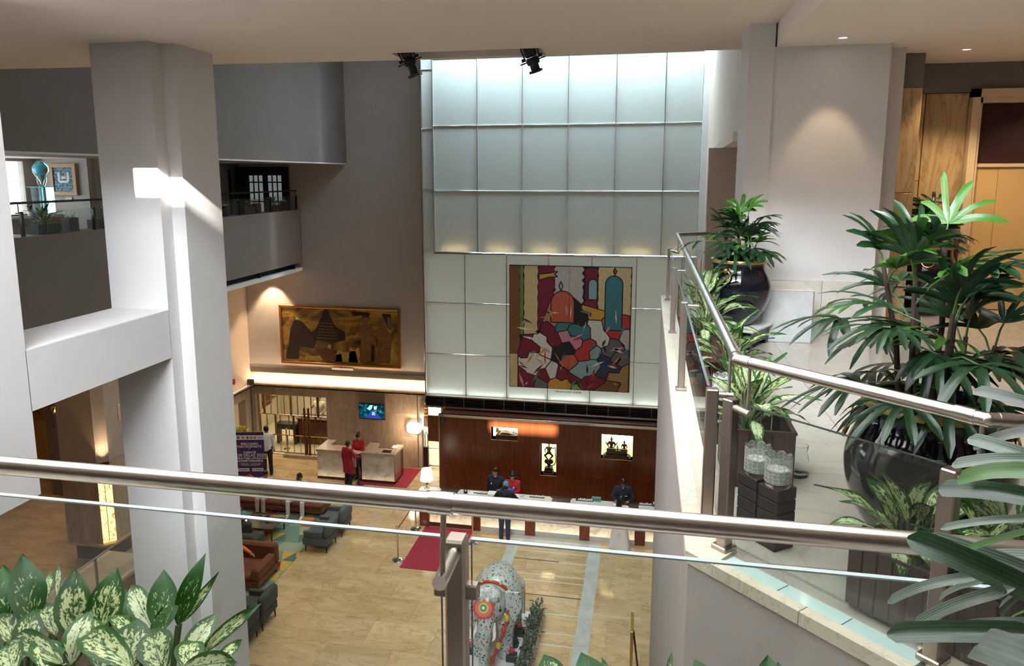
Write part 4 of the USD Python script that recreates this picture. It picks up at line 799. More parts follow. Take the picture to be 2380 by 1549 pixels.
def rope(label, a, b, m, sag=.12):
    th = np.linspace(0, 1, 14); solo("barrier_rope", MB().tube([(a[0] + (b[0] - a[0]) * k, a[1] + (b[1] - a[1]) * k, .93 - sag * 4 * k * (1 - k)) for k in th], .016, 8), m, label, "rope")
rope("dark red rope between the two left chrome posts", S1, S2, "rope", .06); rope("dark red rope running from the right chrome post to the desk", (S3[0], S3[1] + .03), (-4.72, 20.33), "rope_dark", .1)
solo("red_carpet", RB((-6.31, 17.87, .002), (-4.83, 20.33, .012), .002), "carpet_red", "plain red carpet runner in front of the reception desk", "carpet")
solo("red_carpet", RB((-9.6, 22.9, .002), (-7.75, 24.55, .012), .002), "carpet_red", "red carpet behind the small right-hand counter by the travertine wall", "carpet")

# two small counters by the travertine wall
for lab, x0, x1, ret in (("left-hand small counter with marble front, beside the gate", -11.08, -9.86, -1), ("right-hand small counter with marble front and a laptop", -9.45, -8.22, 1)):
    t = thing("counter", lab, "counter", ((x0 + x1) / 2, 23.1, 0)); w = (x1 - x0) / 2
    part(t, "front_panel", RB((-w + .02, 0, .1), (w - .02, .04, 1.0), .004), "onyx_pod", smooth=False); part(t, "kick_plate", BOX((-w, .01, 0), (w, .5, .1)), "leather_brown"); part(t, "side_panel", BOX((-w, .04, .1), (-w + .03, .62, 1.0)), "steel_post"); part(t, "side_panel", BOX((w - .03, .0, .1), (w, .62, 1.0)), "steel_post"); part(t, "back_panel", BOX((-w + .03, .42, .1), (w - .03, .45, 1.0)), "wood_dark")
    part(t, "top_slab", MB().rbox((-w - .01, -.03, 1.0), (w + .01, .48, 1.09), .006), "travertine"); part(t, "return_top", MB().rbox((-w - .01, .481, 1.0), (-w + .34, .95, 1.09), .006), "travertine"); part(t, "return_panel", BOX((-w + .02, .62, 0), (-w + .3, .93, 1.0)), "steel_post")
    if ret > 0: part(t, "return_top", MB().rbox((w - .25, .481, 1.0), (w + .01, .95, 1.09), .006), "travertine"); part(t, "return_panel", BOX((w - .2, .62, 0), (w - .02, .93, 1.0)), "leather_brown")
t = thing("laptop", "dark laptop lying on the right-hand small counter", "laptop", (-8.55, 23.3, 1.09)); part(t, "base", RB((-.17, -.1, 0), (.17, .1, .015), .004), "dark_steel"); part(t, "screen", RB((-.17, .08, .012), (.17, .1, .02), .003), "black")
t = thing("paper_tray", "white papers on the far corner of the right-hand small counter", "papers", (-8.45, 23.8, 1.09)); part(t, "sheet", BOX((-.1, -.13, 0), (.1, .13, .004)), "paper"); part(t, "sheet", BOX((-.08, -.12, .004), (.11, .12, .008)), "paper")

# television, sconce, alarm, cameras
tvp = thing("television", "wall television showing a blue forest road with a pale car", "television", (-9.59, 24.66, 2.04)); part(tvp, "bezel", RB((-.49, -.05, -.285), (.49, .0, .285), .006), "black")
part(tvp, "wall_board", BOX((-.50, -.0, -.32), (.50, .02, .76)), "steel_post")
mat("tv_forest", {"t": ("texture_coordinate", {}), "n": ("noise_texture", {"scale": 9, "detail": 6}), "r": ("rgb_ramp", {"ramp": [(.35, (.0, .01, .02)), (.52, (.0, .05, .09)), (.62, (.03, .13, .12)), (.72, (.3, .45, .2))]}), "e": ("emission", {"strength": 1.3})}, [("t.object", "n.vector"), ("n.fac", "r.fac"), ("r.color", "e.color")], "e.emission")
lamp("tv_sky", (.35, .8, .95), 1.2, (0, 0, 0)); lamp("tv_road", (.03, .07, .42), .9, (0, 0, 0)); lamp("tv_car", (.35, .6, .9), 1.0, (0, 0, 0)); lamp("tv_sun", (.8, .95, .6), 1.2, (0, 0, 0))
sc = part(tvp, "screen", BOX((-.465, -.053, -.26), (.465, -.05, .26)), "tv_forest", smooth=False)
def fl_poly(pts, y, m, parent, name, th=.0015): part(parent, name, MB().poly(Polygon(pts), y - th, y, "y"), m, smooth=False)
fl_poly([(-.28, -.25), (.40, -.25), (.10, .04), (.02, .04)], -.0535, "tv_road", sc, "road_image"); fl_poly([(-.18, .10), (-.05, .25), (.05, .25), (.0, .1), (-.08, .04)], -.0535, "tv_sky", sc, "sky_image"); fl_poly([(.1, .08), (.08, .2), (.2, .22), (.19, .1)], -.0535, "tv_sun", sc, "light_image")
fl_poly([(.0, -.13), (.0, -.07), (.02, 0), (.11, 0), (.135, -.07), (.135, -.13)], -.0555, "tv_car", sc, "car_image")
sco = thing("wall_sconce", "glowing square glass wall lamp at the end of the travertine wall", "wall lamp", (-7.98, 24.60, 1.56)); part(sco, "shade", MB().tm(soft(rbox((-.26, -.2, -.2), (.26, .04, .2), .09), .05, 4)), "sconce_glow"); part(sco, "back_plate", RB((-.1, .03, -.15), (.1, .085, .15), .006), "chrome")
ball_light("sconce_lamp", (-7.98, 24.2, 1.56), WARM, 16, .08)
al = thing("fire_alarm", "small red fire alarm on the side wall above the cove ledge", "alarm", (-14.38, 23.55, 3.2)); part(al, "housing", RB((0, -.06, -.1), (.05, .06, .1), .008), "carpet_red"); part(al, "mount", RB((-.03, -.05, -.08), (.0, .05, .08), .004), "carpet_red")
def camera_obj(label, loc, rz, s=1.):
    t = thing("security_camera", label, "security camera", loc, rz, scale=s); part(t, "body", MB().cyl((0, 0, -.05), (0, -.26, -.13), .04, n=16), "dark_steel"); part(t, "bracket", MB().tube([(0, 0, .06), (0, 0, .0), (0, -.05, -.05)], .012, 8), "dark_steel"); part(t, "lens", MB().cyl((0, -.262, -.131), (0, -.27, -.134), .03, n=14), "black")
camera_obj("slim black security camera at the left end of the timber block's steel edge", (-6.18, 21.95, 2.93), 15)
sl_ = thing("flood_lamp", "black flood lamp on the cove ledge in the corner left of the golden painting", "lamp", (-14.05, 24.15, 2.84)); part(sl_, "yoke", MB().tube([(-.12, 0, 0), (-.12, 0, .3), (.12, 0, .3), (.12, 0, 0)], .015, 8), "dark_steel"); part(sl_, "head", MB().tm(rbox((-.1, -.1, .1), (.1, .06, .3), .02)), "black")

# ------------------------------------------------------------------ gate of brass bars and glass, and the shop behind it
gt = thing("glass_gate", "glass gate divided by thin brass bars with tall bronze pulls", "gate", (0, 0, 0))
def vb(x, z0, z1, w=.02): part(gt, "bar", BOX((x - w / 2, 24.85, z0), (x + w / 2, 24.89, z1)), "brass")
def hb(z, x0, x1, w=.02): part(gt, "bar", BOX((x0, 24.848, z - w / 2), (x1, 24.892, z + w / 2)), "brass")
ZG = [.14, .82, 1.62, 2.42]
for z in ZG: hb(z, -14.15, -11.42)
for k, x in enumerate(np.arange(-13.9, -11.5, .27)):
    vb(x, ZG[0], ZG[1], .02 if k % 3 else .05); vb(x + (.1 if k % 2 else .02), ZG[1], ZG[2], .02 if k % 3 != 1 else .07); vb(x - .06, ZG[2], ZG[3], .02 if k % 4 else .08)
part(gt, "glass_pane", BOX((-14.15, 24.866, .14), (-12.26, 24.874, 2.42)), "glass", smooth=False); part(gt, "glass_pane", BOX((-12.22, 24.866, .14), (-11.42, 24.874, 2.42)), "glass", smooth=False)
for x in (-12.32, -12.16):
    part(gt, "pull", RB((x - .035, 24.78, .12), (x + .035, 24.83, 1.95), .004), "fabric_rust")
    for z in (.98,): part(gt, "pull_grip", RB((x - .055, 24.74, z), (x - .02, 24.78, z + .55), .004), "gold"); part(gt, "pull_grip", RB((x + .02, 24.74, z - .1), (x + .05, 24.78, z + .5), .004), "gold")
part(gt, "threshold", BOX((-13.2, 24.7, 0), (-11.42, 24.95, .12)), "travertine"); part(gt, "frame", MB().box((-14.2, 24.83, 0), (-14.14, 24.91, 2.44)).box((-11.43, 24.83, 0), (-11.38, 24.91, 2.44)).box((-14.2, 24.83, 2.42), (-11.38, 24.91, 2.46)), "brass")
plain("shop_floor", (.62, .55, .40), .25); plain("shop_wall", (.50, .42, .30), .6)
ss = struct("wall_shop", MB().box((-15.5, 29.0, 0), (-9.9, 29.2, 2.8)).box((-15.6, 25.1, 0), (-15.5, 29.2, 2.8)).box((-9.9, 25.1, 0), (-9.8, 29.2, 2.8)).box((-15.5, 25.1, 2.62), (-9.9, 29.2, 2.8)), "shop_wall")
struct("floor_shop", BOX((-15.5, 24.95, 0), (-9.9, 29.0, .03)), "shop_floor")
ct = thing("shop_counter", "dark brown curved counter inside the shop behind the gate", "counter", (-12.6, 26.4, .03)); part(ct, "body", MB().rbox((-.7, -.3, 0), (.62, .3, 1.0), .06), "fabric_rust"); part(ct, "top", MB().rbox((-.72, -.32, 1.0), (.64, .32, 1.04), .01), "wood_dark")
ct = thing("display_cabinet", "tall dark display cabinet at the right side of the shop behind the gate", "cabinet", (-11.4, 26.6, .03)); part(ct, "body", RB((-.3, -.6, 0), (.4, .6, 2.2), .02), "fabric_rust"); part(ct, "shelf", RB((-.34, -.55, 1.2), (-.3, .55, 1.24), .004), "brass")
ct = thing("wall_display", "dark framed display on the left wall of the shop", "display", (-14.9, 26.5, 1.3)); part(ct, "frame", RB((-.05, -.6, 0), (.05, .6, 1.1), .01), "wood_dark"); part(ct, "bracket", RB((-.58, -.1, .3), (-.05, .1, .5), .01), "wood_dark"); part(ct, "shelf", RB((.05, -.5, .3), (.3, .5, .34), .004), "wood_dark")
ct = thing("wall_bench", "low black bench inside the shop, left of the counter", "bench", (-13.7, 26.1, .03)); part(ct, "seat", RB((-.45, -.2, .62), (.45, .2, .84), .02), "black"); part(ct, "leg", BOX((-.4, -.15, 0), (-.34, .15, .62)), "black"); part(ct, "leg", BOX((.34, -.15, 0), (.4, .15, .62)), "black")
sp = thing("pendant_lamp", "white ring pendant lamp hanging inside the shop", "pendant lamp", (-12.5, 27.5, 2.62)); part(sp, "ring", MB().lathe([(.3, -.22), (.36, -.22), (.36, -.16), (.3, -.16), (.3, -.22)], n=8), "shop_glow"); part(sp, "cord", MB().cyl((0, 0, -.17), (0, 0, 0), .006, n=6), "black"); part(sp, "spider", MB().box((-.33, -.006, -.18), (.33, .006, -.17)), "black")
rect_light("shop_lamp", (-12.8, 26.8, 2.55), (3.2, 2.4), (0, 0, -1), (1, .86, .62), 46)
stanchion("slim brass post with round base just inside the gate", -13.45, 25.5, "brass", .8)

# far door right of the travertine wall
d2 = sgroup("door_2")
part(d2, "door_frame", MB().box((-7.74, 24.72, 0), (-7.68, 24.92, 2.4)).box((-7.02, 24.72, 0), (-6.96, 24.92, 2.4)).box((-7.74, 24.72, 2.34), (-6.96, 24.92, 2.4)), "steel")
part(d2, "glass_pane", BOX((-7.66, 24.82, .04), (-7.03, 24.83, 2.34)), "glass"); part(d2, "door_rail", MB().box((-7.68, 24.81, .03), (-7.02, 24.85, .10)).box((-7.68, 24.81, .72), (-7.02, 24.84, .74)).box((-7.68, 24.81, 1.52), (-7.02, 24.84, 1.54)), "chrome")
part(d2, "door_pull", MB().tube([(-7.60, 24.66, .1), (-7.60, 24.62, .2), (-7.60, 24.62, 1.3), (-7.56, 24.62, 1.42), (-7.50, 24.62, 1.3), (-7.50, 24.62, .2), (-7.50, 24.66, .1)], .018, 10), "chrome"); part(d2, "pull_base", BOX((-7.66, 24.58, .05), (-7.48, 24.70, .85)), "dark_steel"); part(d2, "lock_box", BOX((-7.64, 24.62, 1.62), (-7.44, 24.72, 1.95)), "leather_brown")
struct("wall_corridor", MB().box((-8.4, 27.8, 0), (-6.2, 28.0, 2.7)).box((-8.5, 24.9, 0), (-8.4, 28, 2.7)).box((-6.3, 24.9, 0), (-6.2, 28, 2.7)).box((-8.4, 25.1, 2.6), (-6.2, 28, 2.7)), "paint_white")
rect_light("corridor_lamp", (-7.35, 26.4, 2.5), (1.2, 2.0), (0, 0, -1), (1, .95, .8), 60)
pa = thing("stained_panel", "narrow panel of red, green and yellow glass beside the far door", "panel", (-7.60, 24.64, 1.95)); cols = [(.6, .05, .03), (.7, .45, .04), (.03, .25, .08), (.5, .12, .02), (.65, .55, .1), (.02, .12, .1)]
part(pa, "frame", BOX((-.19, .012, -.04), (.12, .04, .62)), "steel_post")
for k, c in enumerate(cols): plain(f"stain_{k}", c, .3)
for k in range(6):
    for q in range(2): part(pa, "tile", RB((-.02, 0, (k + 6 * q) * .05), (.11, .012, (k + 6 * q) * .05 + .047), .003), f"stain_{(k * (q + 1) + q) % 6}")

# ------------------------------------------------------------------ lounge
PAL = [(.55, .36, .09), (.33, .055, .05), (.16, .25, .21), (.30, .35, .26), (.42, .19, .07), (.09, .16, .13)]
for k, c in enumerate(PAL): plain(f"carpet_{k}", c, .95)
rg_ = thing("lounge_carpet", "large lounge carpet of red, green and yellow triangles", "carpet", (0, 0, 0)); mbs = [MB() for _ in PAL]; r = random.Random(4)
for i in range(9):
    for j in range(14):
        x0, y0, a, b = -12.9 + i * .41 + (.2 if j % 2 else 0), 14.6 + j * .5, .41, .5; xe = -9.28
        for tri in ([(x0, y0), (x0 + a, y0), (x0 + a / 2, y0 + b)], [(x0 + a, y0), (x0 + a * 1.5, y0 + b), (x0 + a / 2, y0 + b)]):
            g = Polygon(tri).intersection(sbox(-13, 14.5, xe, 21.4))
            if g.area > .001: mbs[r.choice([0, 0, 1, 2, 2, 3, 3, 4, 5])].poly(g, .004, .012)
for k, m in enumerate(mbs): part(rg_, "pattern_field", m, f"carpet_{k}", smooth=False, kind="stuff")
part(rg_, "backing", BOX((-13, 14.5, .001), (-9.28, 21.4, .005)), "fabric_green")
def legs(t, x0, y0, x1, y1, h=.12, m="leg_dark"):
    for x in (x0, x1):
        for y in (y0, y1): part(t, "leg", MB().cyl((x, y, h), (x * 1.03, y * 1.03, 0), .025, .014, n=10), m)
def sofa(label, loc, rz, w, d, m, arm=.22, seat=.42, back=.82, cushions=2, arms=(1, 1)):
    t = thing("sofa", label, "sofa", loc, rz); legs(t, -w / 2 + .1, -d / 2 + .1, w / 2 - .1, d / 2 - .1)
    part(t, "base", MB().rbox((-w / 2, -d / 2, .12), (w / 2, d / 2, .28), .03), m); part(t, "backrest", MB().rbox((-w / 2, -d / 2, .281), (w / 2, -d / 2 + .22, back), .05), m)
    for s, on in zip((-1, 1), arms):
        if on: part(t, "armrest", MB().rbox((s * w / 2, -d / 2 + .221, .281), (s * (w / 2 - arm), d / 2, .62), .05), m)
    x0, x1 = -w / 2 + (arm if arms[0] else 0), w / 2 - (arm if arms[1] else 0)
    for k in range(cushions): part(t, "seat_cushion", MB().rbox((x0 + (x1 - x0) * k / cushions + .005, -d / 2 + .222, .281), (x0 + (x1 - x0) * (k + 1) / cushions - .005, d / 2, seat), .04), m)
    return t
sofa("rust sofa facing the viewer with two people sitting on it", (-11.0, 20.62, .013), 180, 2.8, .86, "fabric_rust", arms=(0, 0), back=.75)
sofa("rust-brown sofa with its right arm towards the open floor", (-10.55, 16.55, .013), 180, 2.3, 1.15, "fabric_brown", cushions=2)
sofa("dark sofa standing back to back with the rust-brown sofa", (-11.4, 17.62, .013), 0, 2.2, .8, "fabric_green")
def armchair(label, loc, rz, m, w=.76, d=.76):
    t = thing("armchair", label, "armchair", loc, rz); legs(t, -w / 2 + .08, -d / 2 + .06, w / 2 - .08, d / 2 - .08, .2)
    part(t, "seat", MB().rbox((-w / 2, -d / 2, .2), (w / 2, d / 2, .44), .04), m); part(t, "backrest", MB().tm(soft(rbox((-w / 2, -d / 2 - .04, .44), (w / 2, -d / 2 + .14, .86), .05).translate([0, 0, 0]), .08, 3)), m)
    for s in (-1, 1): part(t, "armrest", MB().rbox((s * w / 2, -d / 2 + .15, .441), (s * (w / 2 - .1), d / 2 - .04, .64), .03), m)
    part(t, "cushion", MB().rbox((-w / 2 + .1, -d / 2 + .15, .441), (w / 2 - .1, d / 2 - .01, .50), .025), m); return t
armchair("grey armchair nearest the marble floor, its back to the red carpet", (-8.90, 18.55, .0), 90, "fabric_grey"); armchair("grey armchair behind the nearest grey one, close to the rust sofa", (-8.86, 19.52, .0), 90, "fabric_grey")
armchair("dark green armchair seen from behind beside the white column", (-8.85, 14.85, .0), 90, "fabric_green"); armchair("dark green armchair at the column foot where a man in white sits", (-8.86, 14.0, .0), 90, "fabric_green")
ctb = thing("coffee_table", "low dark glass coffee table in the middle of the lounge carpet", "table", (-10.9, 18.95, .013)); part(ctb, "top", MB().rbox((-.55, -.45, .36), (.55, .45, .39), .006), "urn_black")
for sx in (-1, 1):
    for sy in (-1, 1): part(ctb, "leg", MB().cyl((sx * .48, sy * .38, 0), (sx * .48, sy * .38, .36), .02, n=10), "dark_steel")

# ------------------------------------------------------------------ left wing of the lobby seen under the beam
C = struct("column_lobby", MB().poly(Polygon([(-15.35, 16.5), (-14.25, 16.5), (-14.03, 16.72), (-14.03, 17.55), (-15.35, 17.55)]), 2.9, 7.13), "paint_warm")
part(C, "stone_face", BOX((-15.36, 16.49, .6), (-14.25, 16.52, 2.89)), "travertine"); part(C, "stone_face", BOX((-14.06, 16.74, .6), (-14.02, 17.55, 2.89)), "travertine")
part(C, "onyx_corner", MB().poly(Polygon([(-14.25, 16.49), (-14.15, 16.6), (-14.2, 16.66), (-14.3, 16.55)]), .62, 2.75), "onyx_bright"); part(C, "onyx_corner", MB().poly(Polygon([(-14.14, 16.61), (-14.02, 16.73), (-14.07, 16.79), (-14.19, 16.67)]), .62, 2.75), "onyx_bright")
part(C, "foot_ledge", MB().poly(Polygon([(-15.4, 16.4), (-14.2, 16.4), (-13.94, 16.66), (-13.94, 17.6), (-15.4, 17.6)]), .54, .60), "panel_gold"); part(C, "core", BOX((-15.3, 16.7, 0), (-14.2, 17.5, 2.9)), "wood_dark")
part(C, "switch_plate", BOX((-14.03, 17.2, 3.9), (-14.015, 17.35, 4.35)), "steel_post")
spot_light("column_uplight", (-13.97, 16.45, 2.72), (-.05, .05, 1), WARM, 34, 30, .6)
struct("wall_lounge", MB().box((-23, 24.0, 0), (-15.1, 24.2, 7.2)).box((-23, 21.4, 0), (-18.2, 21.6, 7.2)), "panel_gold")
struct("pilaster_dark", BOX((-19.2, 20.2, 0), (-18.6, 20.9, 7.1)), "dark_paint")
cv = struct("trim_cove", BOX((-18.4, 21.3, 4.0), (-15.2, 21.38, 4.06)), "cove_glow"); rect_light("lounge_cove", (-17, 21.2, 4.1), (3, .1), (0, .6, 1), WARM, 40)
spk = thing("ceiling_speaker", "round black speaker in a ring on the golden wall under the beam", "speaker", (gy(116, 949, 21.38))); part(spk, "cone", MB().cyl((0, -.02, 0), (0, -.04, 0), .17, n=28), "black"); part(spk, "ring", MB().tube([(.2 * math.cos(x), -.03, .2 * math.sin(x)) for x in np.linspace(0, 2 * PI, 28, endpoint=False)], .02, 8, True), "gold"); part(spk, "mount", MB().cyl((0, .03, 0), (0, -.02, 0), .1, n=14), "black")
for k, (px, py) in enumerate(((98, 955), (84, 962))):
    q = thing("wall_ring", ("round golden ring lamp next to the black speaker on the golden wall", "round golden ring lamp at the left end of the golden wall under the beam")[k], "ring lamp", gy(px, py, 21.38)); part(q, "ring", MB().tube([(.2 * math.cos(x), -.03, .2 * math.sin(x)) for x in np.linspace(0, 2 * PI, 28, endpoint=False)], .022, 8, True), "gold"); part(q, "disc", MB().cyl((0, .03, 0), (0, -.02, 0), .19, n=28), "gold")
ch = thing("chandelier", "golden chandelier of glowing leaves hanging under the beam", "chandelier", gy(141, 945, 17.8)); r = random.Random(3); part(ch, "stem", MB().cyl((0, 0, 0), (0, 0, 7.13 - gy(141, 945, 17.8)[2]), .02, n=8), "gold"); part(ch, "bulb_cluster", MB().tm(ball((0, 0, -.1), (.12, .12, .16))), "sconce_glow")
for k in range(46):
    d = sph(r.uniform(0, 6.28), r.uniform(-1.2, 1.3)); b = d * r.uniform(.08, .2) + (0, 0, .12 if k % 3 else -.35); v, f, uv = blade(b, b + d * r.uniform(.12, .24), .09, (0, .3, 1), bend=.2, nu=4, nv=2); part(ch, "leaf", (v, f), "gold" if k % 3 else "dark_steel", smooth=True)
ball_light("chandelier_lamp", gy(141, 950, 17.6), WARM, 26, .08)
# raised lounge edge with its glass rail and a long counter table
pf = struct("platform_lobby", MB().box((-14.0, 9.0, 0), (-12.6, 16.3, .55)), "paint_warm")
part(pf, "edge_board", BOX((-12.6, 9.0, .28), (-12.55, 16.35, .60)), "travertine")
gr_ = thing("glass_railing", "short glass railing on the edge of the raised lounge under the left beam", "railing", (-12.62, 0, .55))
part(gr_, "handrail", MB().cyl((0, 9.0, .98), (0, 16.3, .98), .025, n=16), "steel_post"); part(gr_, "glass_pane", BOX((-.006, 9.0, .08), (.006, 16.3, .86)), "glass", smooth=False)
for y in (10.2, 12.25, 14.3, 16.2): part(gr_, "post", RB((-.025, y - .025, 0), (.025, y + .025, .97), .004), "steel_post")
bt = thing("counter_table", "long dark counter table on thin legs beside the raised lounge", "table", (-11.6, 13.0, 0)); part(bt, "top", MB().rbox((-.45, -3.0, .86), (.45, 2.6, .92), .006), "wood_dark"); part(bt, "apron", BOX((-.38, -2.9, .78), (.38, 2.5, .86)), "wood_dark")
for sx in (-1, 1):
    for y in (-2.8, -.2, 2.45): part(bt, "leg", BOX((sx * .4 - .03, y - .03, 0), (sx * .4 + .03, y + .03, .86)), "dark_steel")
cl2 = struct("column_onyx", BOX((-14.6, 10.2, 0), (-14.1, 10.6, 7.1)), "paint_warm"); part(cl2, "onyx_corner", BOX((-14.12, 10.18, .4), (-13.98, 10.4, 2.6)), "onyx_bright")
sofa("dark green bench sofa behind the onyx column under the beam", (-13.25, 18.8, .013), 90, 1.6, .8, "fabric_green")
for k, (x, y, p) in enumerate(((-11, 12.5, 40), (-11, 16.5, 60), (-12.8, 20.5, 60), (-16.5, 18, 50), (-13.5, 22.6, 60), (-9.5, 23.3, 0))):
    if p: spot_light(f"lobby_downlight_{k:03d}", (x, y, 7.05), (0, 0, -1), WARM, p, 40, .5)
# ------------------------------------------------------------------ people
plain("skin", (.30, .155, .085), .5, subsurface_weight=.08, subsurface_scale=.01); plain("skin_light", (.42, .24, .15), .5, subsurface_weight=.08, subsurface_scale=.01)
plain("hair_black", (.008, .007, .007), .4); plain("eye_white", (.7, .68, .64), .3)
for nm, c in (("cloth_white", (.70, .70, .70)), ("cloth_black", (.012, .012, .015)), ("cloth_navy", (.014, .018, .035)), ("cloth_red", (.42, .018, .03)), ("cloth_crimson", (.30, .008, .025)), ("cloth_beige", (.42, .34, .26)), ("cloth_khaki", (.34, .29, .2)), ("cloth_orange", (.75, .16, .03)), ("cloth_blue", (.03, .045, .08)), ("cloth_pink", (.7, .38, .36)), ("cap_blue", (.09, .28, .36)), ("cloth_offwhite", (.62, .60, .57)), ("shoe_black", (.01, .01, .01)), ("shoe_brown", (.08, .025, .015)), ("cloth_grey", (.05, .05, .055))):
    plain(nm, c, .85)
mat("scarf", {"t": ("texture_coordinate", {}), "w": ("wave_texture", {"scale": 6, "distortion": 8, "detail": 3}), "r": ("rgb_ramp", {"ramp": [(.4, (.55, .03, .06)), (.55, (.75, .68, .68))]}), "p": ("principled_bsdf", {"roughness": .8})}, [("t.object", "w.vector"), ("w.fac", "r.fac"), ("r.color", "p.base_color")])
def person(label, loc, rz, h=1.72, sit=False, lh=None, rh=None, pitch=0., yaw=0., lean=0., top=("cloth_white", "long"), coat=None, bottom=("cloth_black", "trousers"), hair="short", skin="skin", shoes="shoe_black", knees=.16, lean_side=0., feet=None, group=None):
    """local frame: x to the person's right, y forward, z up; lean tips the trunk forward, pitch bows the head"""
    t = thing("person", label, "person", loc, rz, group); s = h / 1.72; P = lambda *a: np.array(a, float) * s
    pz = .50 if sit else .93; hip = P(0, 0, pz); ca, sa = math.cos(lean), math.sin(lean)
    def trunk(x, y, z): z2, y2 = z * ca - y * sa, y * ca + z * sa; return hip + np.array([x + lean_side * z, y2, z2]) * s
    sh = [trunk(-.185, -.01, .475), trunk(.185, -.01, .475)]; neck = trunk(0, -.015, .51); hc = trunk(0, .02 + .05 * math.sin(pitch), .68)
    hips = [hip + P(-.09, 0, -.02), hip + P(.09, 0, -.02)]
    if sit: kn = [P(-knees, .44, .50), P(knees, .44, .50)]; an = [P(-knees - .0, .46, .09), P(knees, .46, .09)]
    else: kn = [P(-.095, .015, .5), P(.095, .015, .5)]; an = [P(-.1, -.02, .085), P(.1, -.02, .085)]
    if feet: an = [P(*feet[0]), P(*feet[1])]; kn = [(hips[i] + an[i]) / 2 + P(0, .03, 0) if not sit else kn[i] for i in (0, 1)]
    hd = [np.asarray(lh if lh is not None else (-.24, .02, .78 if not sit else .56), float) * s, np.asarray(rh if rh is not None else (.24, .02, .78 if not sit else .56), float) * s]
    el = []
    for i in (0, 1):
        a, b = sh[i], hd[i]; d = b - a; L = np.linalg.norm(d); u, f = .285 * s, .265 * s
        if L > u + f - .005: b = hd[i] = a + d / L * (u + f - .005); L = u + f - .005; d = b - a
        k = (u * u - f * f + L * L) / (2 * L); q = math.sqrt(max(0, u * u - k * k)); o = np.array([(-1, 1)[i] * .6, -.8, -.35]); o -= d / L * (o @ d / L); el.append(a + d / L * k + _n(o) * q)
    # head
    Rx = np.array([[1, 0, 0], [0, math.cos(pitch), math.sin(pitch)], [0, -math.sin(pitch), math.cos(pitch)]]); cy, sy = math.cos(yaw), math.sin(yaw); Ry = np.array([[cy, -sy, 0], [sy, cy, 0], [0, 0, 1]])
    H = lambda x, y, z: hc + Ry @ Rx @ (np.array([x, y, z]) * s)
    head = Manifold.batch_hull([ball(H(0, -.015, .035), np.array([.075, .088, .085]) * s, 18), ball(H(0, .03, -.055), np.array([.052, .055, .05]) * s, 14), ball(H(0, .045, -.09), .026 * s, 10)])
    bits = [head, hullof([(H(0, .092, .0), .008 * s), (H(0, .112, -.03), .013 * s), (H(-.014, .095, -.035), .009 * s), (H(.014, .095, -.035), .009 * s)], 8), hullof([(H(-.022, .088, -.066), .006 * s), (H(.022, .088, -.066), .006 * s), (H(0, .096, -.064), .008 * s)], 8),
            hullof([(H(-.045, .074, .022), .008 * s), (H(.045, .074, .022), .008 * s), (H(0, .09, .02), .007 * s)], 8), bone(neck - (neck - hc) * -.15, .052 * s, hc + (neck - hc) * .25, .05 * s)]
    for q in (-1, 1): bits.append(ball(H(q * .078, -.005, -.01), np.array([.012, .022, .034]) * s, 10))
    R = lambda r: r * s
    trunkm = union([hullof([(sh[0], R(.06)), (sh[1], R(.06)), (trunk(0, .02, .33), R(.12)), (trunk(-.07, .02, .33), R(.1)), (trunk(.07, .02, .33), R(.1))]), hullof([(trunk(-.07, .02, .33), R(.1)), (trunk(.07, .02, .33), R(.1)), (trunk(-.06, 0, .14), R(.095)), (trunk(.06, 0, .14), R(.095))]), hullof([(trunk(-.06, 0, .14), R(.095)), (trunk(.06, 0, .14), R(.095)), (hips[0], R(.1)), (hips[1], R(.1))])])
    arms = [[bone(sh[i], R(.055), el[i], R(.04)), bone(el[i], R(.04), hd[i], R(.026))] for i in (0, 1)]
    legm = [[bone(hips[i], R(.088), kn[i], R(.058)), bone(kn[i], R(.056), an[i], R(.036))] for i in (0, 1)]
    hands = []
    for i in (0, 1):
        d = _n(hd[i] - el[i]); x = _n(np.cross(d, [0.3 * (-1, 1)[i], -.2, 1])); n = np.cross(x, d); c = hd[i]
        palm = hullof([(c + d * R(.01) - x * R(.024), R(.013)), (c + d * R(.01) + x * R(.024), R(.013)), (c + d * R(.075) - x * R(.03), R(.011)), (c + d * R(.075) + x * R(.03), R(.011))], 8); hands.append(palm)
        for k, (off, L) in enumerate(((-.03, .055), (-.011, .072), (.01, .078), (.03, .068))):
            a = c + d * R(.078) + x * R(off); m = a + d * R(L * .5) + n * R(-.008); e = m + d * R(L * .42) + n * R(-.022); hands += [bone(a, R(.0088), m, R(.008), 7), bone(m, R(.008), e, R(.0068), 7)]
        a = c + d * R(.025) + x * R(.03); m = a + d * R(.03) + x * R(.028) - n * R(.008); hands += [bone(a, R(.011), m, R(.0095), 7), bone(m, R(.0095), m + d * R(.03) + x * R(.004) - n * R(.006), R(.008), 7)]
    foot = [bone(an[i] + P(0, -.03, -.05), R(.032), an[i] + P(0, .12, -.058), R(.026)) for i in (0, 1)]
    body = union(bits + [trunkm] + arms[0] + arms[1] + legm[0] + legm[1] + hands + foot); b = part(t, "body", body, skin, smooth=45)
    for q in (-1, 1): part(b, "eye", MB().tm(ball(H(q * .03, .081, .004), np.array([.011, .006, .006]) * s, 8)), "eye_white"); part(b, "eyebrow", MB().tm(bone(H(q * .018, .088, .024), R(.004), H(q * .046, .076, .026), R(.003), 6)), "hair_black")
    # clothes follow the same bones, a little fuller
    g = .014; m = []
    hem = trunk(0, 0, .14) if coat is None else None
